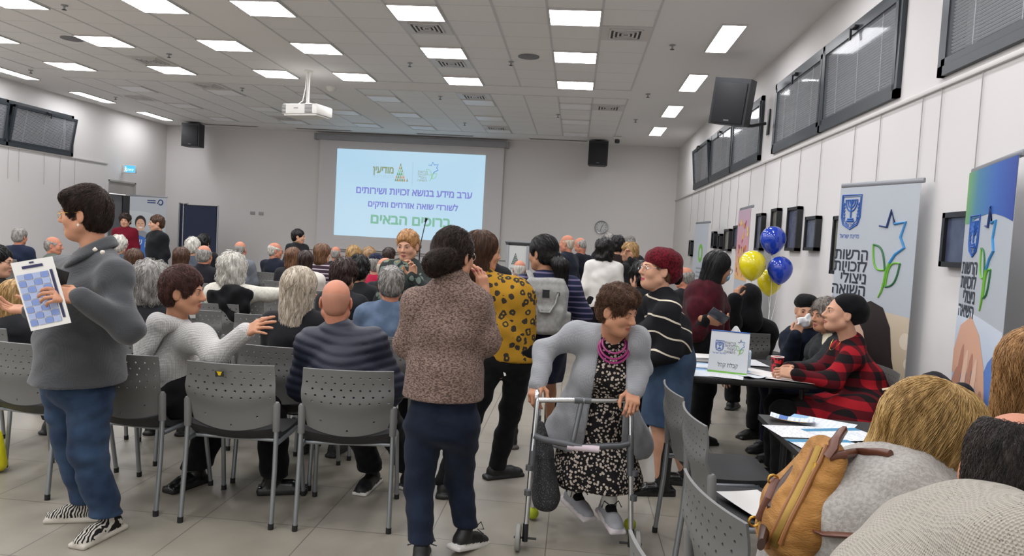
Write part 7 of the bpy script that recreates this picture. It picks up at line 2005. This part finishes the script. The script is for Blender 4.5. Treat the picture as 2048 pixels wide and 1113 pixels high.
b = MB(); b.tube([h0, h0+V3(0.012, 0, 0.02), W(1668, 882, 1.60)-TO, W(1682, 864, 1.62)-TO, W(1684, 868, 1.68)-TO, W(1672, 890, 1.72)-TO, A*0.86], [0.013]*7, 8, flat=(1.3, 0.6)); b.build('top_handle', LEA, tbp)
b = MB(); b.tube(srf((1660, 916), (1685, 912), (1710, 909), (1735, 908), (1760, 909), (1782, 913), off=0.004), 0.0095, 10); b.build('shoulder_strap', LEA, tbp)
b = MB(); b.tube(srf((1626, 1062), (1645, 1068), (1670, 1070), (1700, 1072), (1730, 1078), (1752, 1084), off=0.004), [0.005, 0.010, 0.013, 0.013, 0.013, 0.012], 8, flat=(1.3, 0.5)); b.build('lower_strap', LEA, tbp)

# ---------------------------------------------------------------- man in the pale knit, right foreground
J = seat(0.62, 1.22, -60, 1.20, 0.19, 0.4)
J['head'] = W(2034, 962, 1.36); J['hR'] = headR(-42, -22); J['nek'] = W(1985, 1078, 1.30); J['shL'], J['shR'] = W(1872, 1112, 1.42), W(2070, 1140, 1.12); J['che'] = J['nek']+V3(-0.10, -0.02, -0.16); J['wai'] = J['che']+V3(-0.04, 0, -0.18); J['pel'] = J['wai']+V3(-0.02, 0, -0.16)
for q, s_ in (('L', 0.05), ('R', -0.18)):
    J['el'+q] = J['sh'+q]+V3(0.12, 0.0, -0.26); J['wr'+q] = J['el'+q]+V3(0.22, 0.05, 0.08); J['hip'+q] = J['pel']+V3(0.05, s_+0.06, -0.02); J['kn'+q] = J['hip'+q]+V3(0.4, 0.05, 0); J['an'+q] = V3(J['kn'+q][0], J['kn'+q][1], 0.085); J['ft'+q] = headR(-75)
p = Person('balding dark-haired man in a cream speckled knit, nearest the camera', J, hs=1.06, h=0.008)
p.body(SK3, LIP, [], full=1.2)
p.eyes(brow=H_dk)
KS = knit('knit_cream', 'b0a99d', 210, 210, 0.7, '968f83')
_t = NT(KS); _mp = _t.coord(scale=(1, 1, 1.6)); _v = _t.add('ShaderNodeTexVoronoi', inp={'Scale': 170.0}); _t.link(_mp, 0, _v, 'Vector'); _g = _t.add('ShaderNodeMath', operation='LESS_THAN', inp={1: 0.22}); _t.link(_v, 0, _g, 0)
_n = _t.add('ShaderNodeTexNoise', inp={'Scale': 40.0}); _t.link(_mp, 0, _n, 'Vector'); _h = _t.add('ShaderNodeMath', operation='GREATER_THAN', inp={1: 0.50}); _t.link(_n, 0, _h, 0); _k = _t.add('ShaderNodeMath', operation='MULTIPLY'); _t.link(_g, 0, _k, 0); _t.link(_h, 0, _k, 1)
_old = _t.b.inputs['Base Color'].links[0].from_socket; _mx = _t.add('ShaderNodeMix', data_type='RGBA'); _t.l.new(_k.outputs[0], _mx.inputs[0]); _t.l.new(_old, _mx.inputs[6]); _mx.inputs[7].default_value = (*lin('5b554d'), 1); _t.l.new(_mx.outputs[2], _t.b.inputs['Base Color'])
p.hair(p.short(0.004, nape=-0.09)+[p.hp((0.0, -0.045, 0.128), (0.060, 0.075, 0.052), 0.015, 's')], hairm('hair_thin_dark', '3a322e', '241f1d'), n=6500, length=0.04, flow=flow_fwd, seed=19, rad=0.0004, lift=0.005, wild=0.35, post=lambda D, X, Y, Z: D+F32(0.0035))
p.top('sweater', KS, 0.020, 1.15, hem=0.40, ag=1.5, sleeve=0.0, trap=0.055, shr=0.065, tk=0.11, folds=[(0.003, (9, 9, 12), 4), (0.002, (30, 30, 40), 5)])
p.trousers('trousers', NAVY, 0.02, 1.1, hem=0.08)
for q in 'LR': p.shoe(q, SHOE_K, SHOE_K)
# ---------------------------------------------------------------- long fair hair at the right picture edge
J = seat(1.98, 2.42, 70, 1.33, 0.16)
J['head'] = W(2070, 745, 2.40); J['hR'] = headR(-25)
p = Person('woman with long wavy fair hair cut off by the right picture edge', J, hs=1.1, h=0.010)
p.body(SK2, LIP, []); p.eyes(brow=H_bl)
p.hair(p.longhair(-0.34, 0.008, 0.03, -0.03), hairm('hair_strawberry', 'b98f5e', '855f38'), n=4500, length=0.20, seed=20, wild=0.25, lift=0.012)
p.top('sweater', mat('cloth_ivory', 'd0cbc3', 0.9), 0.02, 1.1, hem=0.45, ag=1.2); p.trousers('trousers', BLACK, 0.015, hem=0.08)
for q in 'LR': p.shoe(q, SHOE_K, SHOE_K)
chair(2.02, 2.42, 80, 'grey chair under the woman with long fair hair')
chair(0.50, 1.66, -72, 'grey chair under the blonde woman with the tan backpack')
# ------------------------------------------------------------------ the audience
AUD = {}
def hair_for(p, st, m, n, seed):
    kw = dict(n=n, seed=seed, h=0.009, rad=0.0016, wild=0.3)
    if st == 'short': p.hair(p.short(0.006), m, length=0.045, flow=flow_fwd, **kw)
    elif st == 'full': p.hair(p.short(0.016, nape=-0.09, top=0.006), m, length=0.06, lift=0.014, fr=(60, 60, 60), ridge=0.004, **kw)
    elif st == 'bob': p.hair(p.bob(-0.10, 0.008), m, length=0.10, **kw)
    elif st == 'puff': p.hair(p.bob(-0.09, 0.022, 0.004), m, length=0.08, lift=0.02, fr=(50, 50, 50), ridge=0.006, **kw)
    elif st == 'long': p.hair(p.longhair(-0.22, 0.008), m, length=0.14, **kw)
    elif st == 'fringe': p.hair(p.fringe_ring(0.002), m, length=0.04, lift=0.006, **kw)
    elif st == 'bald': p.hair(p.fringe_ring(-0.003), m, n=0, h=0.008, ridge=0)
    elif st == 'cap':
        p.hair(p.short(0.004), H_gr, length=0.04, **kw)
        p.hair([p.hp((0, -0.01, 0.062), (0.088, 0.105, 0.075)), p.hp((0, 0.10, 0.045), (0.065, 0.07, 0.012)), p.hp((0, 0.02, -0.05), (0.2, 0.2, 0.07), 0.01, 's')], m, n=0, h=0.008, name='cap')
def sitter(px, py, Y, yaw, st, hm, top_m, label, hyaw=None, sk=SK2, hs=1.06, pitch=-4, g=1.1, arms=None, deg=None, top_name='sweater', with_chair=True, glasses=False, lean=0.0, collar=0.0, extra=None):
    """someone of the seated audience whose head the photo shows centred at px, py"""
    hd = W(px, py, Y); R = headR(yaw); o = hd-R[:, 1]*(0.02+0.6*lean)
    J = seat(o[0], o[1], yaw, float(hd[2])+0.12, 0.165, lean)
    J['head'] = hd; J['hR'] = headR(yaw if hyaw is None else hyaw, pitch)
    far = Y > 7.5
    p = Person(label, J, hs=hs, h=0.016 if far else 0.013)
    if arms: arms(J)
    p.body(sk, LIP, [] if far else [hand_prims(J['wr'+q], J['wr'+q]-J['el'+q], (0, 0, -1), s_) for q, s_ in (('L', -1), ('R', 1))], hand_h=not far, hh=0.008 if far else 0.006, age=1)
    if abs(((yaw if hyaw is None else hyaw)+180) % 360-180) > 40: p.eyes(brow=H_gr if hm in (H_gr, H_wh) else H_br, lash=not far)
    if st: hair_for(p, st, hm, 260 if far else 700, int(abs(px)))
    p.top(top_name, top_m, 0.018, g, hem=0.46, ag=1.2, collar=collar)
    p.trousers('trousers', NAVY if int(px) % 2 else BLACK, 0.012, hem=0.09, h=0.016)
    for q in 'LR': p.shoe(q, SHOE_K, SHOE_K, h=0.012)
    if glasses: p.glasses(M_dark, 0.0225, 0.0015)
    if with_chair: chair(o[0], o[1]-0.05, yaw*0.3, 'grey chair under the '+' '.join(label.split(',')[0].replace('seated ', '').split()[:11]), None)
    return p, J
C = lambda n, a, b=None: cloth('cloth_'+n, a, b or a, nscale=25)
CH, GY, GN = C('coal', '242528'), C('grey_green', '5a6058'), C('slate', '4a5058')
# near rows
def arm_out(J):
    J['shR'] = J['shR']+V3(0.02, 0.0, 0.0); J['wrR'] = W(598, 585, 6.55); J['elR'] = W(535, 590, 6.45)
sitter(466, 538, 6.45, 0, 'puff', H_wh, cloth('knit_ivory', 'cfcbc0', 'c0bcb0', nscale=60), 'white-haired woman in an ivory sweater with one arm stretched along the chairs', arms=arm_out, hs=1.12, g=1.15)
b = blob('black_jacket', [ell(W(455, 610, 6.15), (0.21, 0.05, 0.16)), ell(W(470, 590, 6.17), (0.18, 0.05, 0.09))], 0.014, BLACK, None, post=cut(folds=(0.014, (26, 26, 26), 3))); tag(b, 'black jacket hung on the chair of the white-haired woman', 'jacket')
sitter(602, 578, 4.45, -6, 'long', H_lb, cloth('cloth_black_jersey', '1d1d20', nscale=20), 'ash-blonde woman in a black top, seated just left of the bald man', hyaw=-14, hs=1.12, g=1.1)
sitter(782, 570, 5.15, 6, 'short', H_gr, cloth('hoodie_blue', '5c6c82', '4c5b70', nscale=8), 'grey-haired man in a washed blue hoodie', hyaw=16, hs=1.12, g=1.25, top_name='hoodie', sk=SK3)
sitter(303, 566, 4.62, 10, 'puff', H_gr, CH, 'woman with frizzy grey hair behind the white knit cardigan', hs=1.06)
sitter(689, 552, 5.9, -16, 'full', hairm('hair_dark_auburn', '44302b', '2a1c19'), CH, 'seated woman with dark auburn hair ahead of the bald man', hs=1.12)
sitter(718, 541, 7.0, -6, 'full', H_bk, CH, 'seated woman with thick black hair ahead of the auburn-haired one', hs=1.12)
sitter(752, 530, 8.3, 0, 'cap', NAVY, C('raspberry', 'a3243f'), 'seated person in a navy cap and raspberry top', hs=1.08)
sitter(772, 540, 7.4, -20, 'bald', H_lb, CH, 'bald man with a pink scalp seated below the standing short-haired woman', hs=1.12, sk=SK3)
sitter(778, 514, 9.6, 0, 'short', H_dk, CH, 'dark-haired person just left of the short-haired standing woman', hs=1.05)
# middle rows
sitter(409, 512, 8.4, 4, 'fringe', H_gr, C('black_coat', '1e1f23'), 'balding grey man with a white collar above a black coat', hs=1.12, sk=SK3, collar=0.02)
sitter(364, 516, 9.2, 0, 'bob', H_br, CH, 'brown-haired woman seated left of the balding grey man', hs=1.12)
sitter(386, 495, 10.2, 0, 'full', H_wh, GN, 'white-haired person before the blue divider, behind the balding grey man', hs=1.1)
sitter(408, 486, 11.2, 0, 'full', H_bk, CH, 'dark-haired person half hidden in front of the wide blue divider')
sitter(481, 500, 10.6, 0, 'bald', H_gr, C('grey_hood', '6a6e74'), 'bald man in a grey hooded jacket in the middle of the audience', hs=1.12, sk=SK3)
sitter(551, 502, 11.0, -20, 'fringe', H_wh, C('navy_coat', '1d212c'), 'broad grey-haired man in a navy jacket with glasses', hyaw=-55, hs=1.14, glasses=True, sk=SK3)
sitter(587, 516, 9.4, -2, 'bob', H_mb, CH, 'brown bob-haired woman beside the standing speaker in black', hs=1.12)
sitter(612, 522, 8.6, 0, 'bob', H_dk, C('pearl', 'cfcac0'), 'woman with dark hair and pale sleeves next to the brown bob', hs=1.0)
sitter(646, 508, 9.8, -14, 'bob', H_mb, stripes('knit_plum_stripe', '3a2b36', 'b9b0b4', 0.055, 0.25), 'brown-haired woman in a plum sweater with pale stripes', hyaw=-40, hs=1.12)
sitter(672, 508, 11.6, 0, 'bald', H_gr, CH, 'grey balding man right of the striped plum sweater', sk=SK3)
sitter(708, 512, 10.2, -10, 'full', H_bl, C('cream', 'c9c2b2'), 'woman with light brown wavy hair and a cream collar', hs=1.1)
sitter(738, 512, 11.0, 0, 'puff', hairm('hair_sand', 'b08f6a', '7d6247'), CH, 'curly sandy-haired woman before the projection screen', hs=1.0)
# left side
sitter(40, 474, 10.4, 0, 'short', H_gr, C('ink_blue', '22293c'), 'grey-haired man in an ink-blue jacket by the door wall', hs=1.12, sk=SK3)
sitter(108, 492, 9.8, -40, 'fringe', H_gr, GY, 'grey-haired man in a grey-green coat turning his head, left rows', hyaw=-70, hs=1.14, sk=SK3)
sitter(238, 492, 9.6, 0, 'full', H_wh, GN, 'white-haired person in front of the two standing women by the poster', hs=1.1)
sitter(270, 520, 8.6, 0, 'bob', H_br, CH, 'brown-haired woman in front of the woman in the black jacket', hs=1.12)
def arm_l(J): J['wrR'] = W(20, 632, 4.75); J['elR'] = W(-30, 650, 4.95); J['wrL'] = W(34, 640, 4.9); J['elL'] = W(30, 660, 5.1)
sitter(-4, 524, 5.25, -70, 'short', H_bk, CH, 'dark-haired woman with glasses cut by the left picture edge', hyaw=-72, hs=1.06, glasses=True, arms=arm_l, with_chair=False)
sitter(36, 598, 4.40, -10, 'long', H_bl, CH, 'person with fair curly hair seated behind the blue timetable sheet', hs=1.0)
# towards the lectern
sitter(1039, 540, 9.2, 0, 'bald', H_wh, CH, 'bald man seated low in front of the lectern', hs=1.08, sk=SK3)
sitter(983, 505, 8.4, -4, 'bob', H_bl, CH, 'fair-haired person glimpsed right of the long brown hair', hs=1.0)
sitter(1368, 556, 8.2, 20, 'fringe', H_gr, CH, 'man in a pale blue skullcap beside the masked woman', hyaw=60, hs=1.05, sk=SK3)
for px, Y in ((512, 8.3), (690, 8.3), (330, 8.3), (640, 8.3), (420, 7.4), (480, 7.4), (560, 7.4), (620, 7.4)):
    q = W(px, 556, Y); chair(q[0], Y, 0, 'empty grey chair between the middle rows of the audience', 'empty chairs in the middle rows')
# ------------------------------------------------------------------ people standing further off
def stander(px, py, Y, yaw, st, hm, top_m, label, hyaw=None, sk=SK2, hs=1.04, g=1.1, pitch=-4, arms=None, legs=BLACK, hem=0.78, top_name='jacket', glasses=False, far=True, hands=(), z0=0.0, bust=0.0):
    hd = W(px, py, Y); h = float(hd[2])+0.122; R = headR(yaw); o = hd-R[:, 1]*0.02
    J = stand(o[0], o[1], yaw, h); J['head'] = hd; J['hR'] = headR(yaw if hyaw is None else hyaw, pitch)
    if arms: arms(J)
    p = Person(label, J, hs=hs, h=0.016 if far else 0.011)
    p.body(sk, LIP, [f_(J) for f_ in hands], hh=0.008 if far else 0.005, hand_h=True, hh2=0.006, age=1)
    if abs(((yaw if hyaw is None else hyaw)+180) % 360-180) > 40: p.eyes(brow=H_br)
    if st: hair_for(p, st, hm, 350, int(px)+3)
    p.top(top_name, top_m, 0.02, g, hem=hem*h/1.63, ag=1.2, bust=bust); p.trousers('trousers', legs, 0.015, hem=0.09, h=0.016)
    for q in 'LR': p.shoe(q, SHOE_K, SHOE_K, h=0.012)
    if glasses: p.glasses(M_steel, 0.0225, 0.0014)
    return p, J
def hand_up(J):
    J['wrL'] = W(826, 556, 5.78); J['elL'] = W(862, 598, 5.85)
p, J = stander(815, 492, 6.0, 180, 'short', hairm('hair_copper', 'b98a58', '8a5f38'), leopard('leaf_print', '2f3432', '6d7a72', 14), 'standing woman with short copper-blonde hair facing the camera, hand raised', hyaw=172, pitch=-10, arms=hand_up, hs=1.12, g=1.15, far=False, bust=1.0, top_name='blouse',
        hands=[lambda J: hand_prims(J['wrL'], V3(0, -0.15, 1), (-0.4, -0.8, 0), -1, 1.05, 0.7)])
stander(597, 474, 12.2, -120, 'short', H_bk, CH, 'black-haired woman in a dark blazer standing before the screen wall', hyaw=-75, hs=1.1)
stander(250, 442, 13.6, -170, 'full', H_dk, C('maroon', '6a1626'), 'woman in a maroon coat standing beside the doorway', hyaw=-160, hs=1.12, g=1.25)
stander(313, 447, 11.0, 150, 'short', H_br, C('jacket_black', '191b1e'), 'short-haired woman in a black jacket standing before the couple poster', hyaw=130, hs=1.1, g=1.2)
stander(1133, 488, 10.5, 60, 'bald', H_lb, C('coat_ink', '1d222e'), 'bald man in a dark coat with a cream shirt collar', hyaw=70, hs=1.12, sk=SK3, g=1.2)
stander(1160, 492, 11.0, 40, 'bald', H_gr, C('coat_ink2', '1c1f28'), 'stooping bald man beside the man with the cream collar', hyaw=60, hs=1.05, sk=SK3, pitch=-30)
stander(1210, 500, 9.0, -8, 'puff', H_bk, C('jacket_white', 'd6d3cd'), 'black-haired woman in a white jacket, seen from behind', hs=1.06, g=1.05)
stander(1217, 482, 11.6, 10, 'short', H_gr, CH, 'grey-haired man beyond the woman in the white jacket', hs=1.05, sk=SK3)
stander(1235, 492, 10.4, 0, 'full', H_bk, C('coat_umber', '2a2221'), 'dark-haired person in an umber coat beside the white jacket', hs=1.08)
stander(1258, 489, 11.0, 20, 'cap', C('wool_grey', '77746e'), CH, 'person in a grey woollen hat in the far group', hs=1.05)
def hf(J): J['wrR'] = W(1262, 520, 8.9); J['elR'] = W(1282, 545, 9.0)
stander(1258, 506, 9.2, 60, 'full', H_bl, CH, 'blonde woman in black with a hand at her mouth', hyaw=95, hs=1.0, arms=hf, hands=[lambda J: hand_prims(J['wrR'], V3(-0.3, 0, 1), (-0.5, -0.5, 0), 1, 1.0, 0.8)])
stander(1282, 556, 5.9, 40, 'full', H_bk, CH, 'dark-haired person in black hidden behind the red beret woman', hs=1.0)
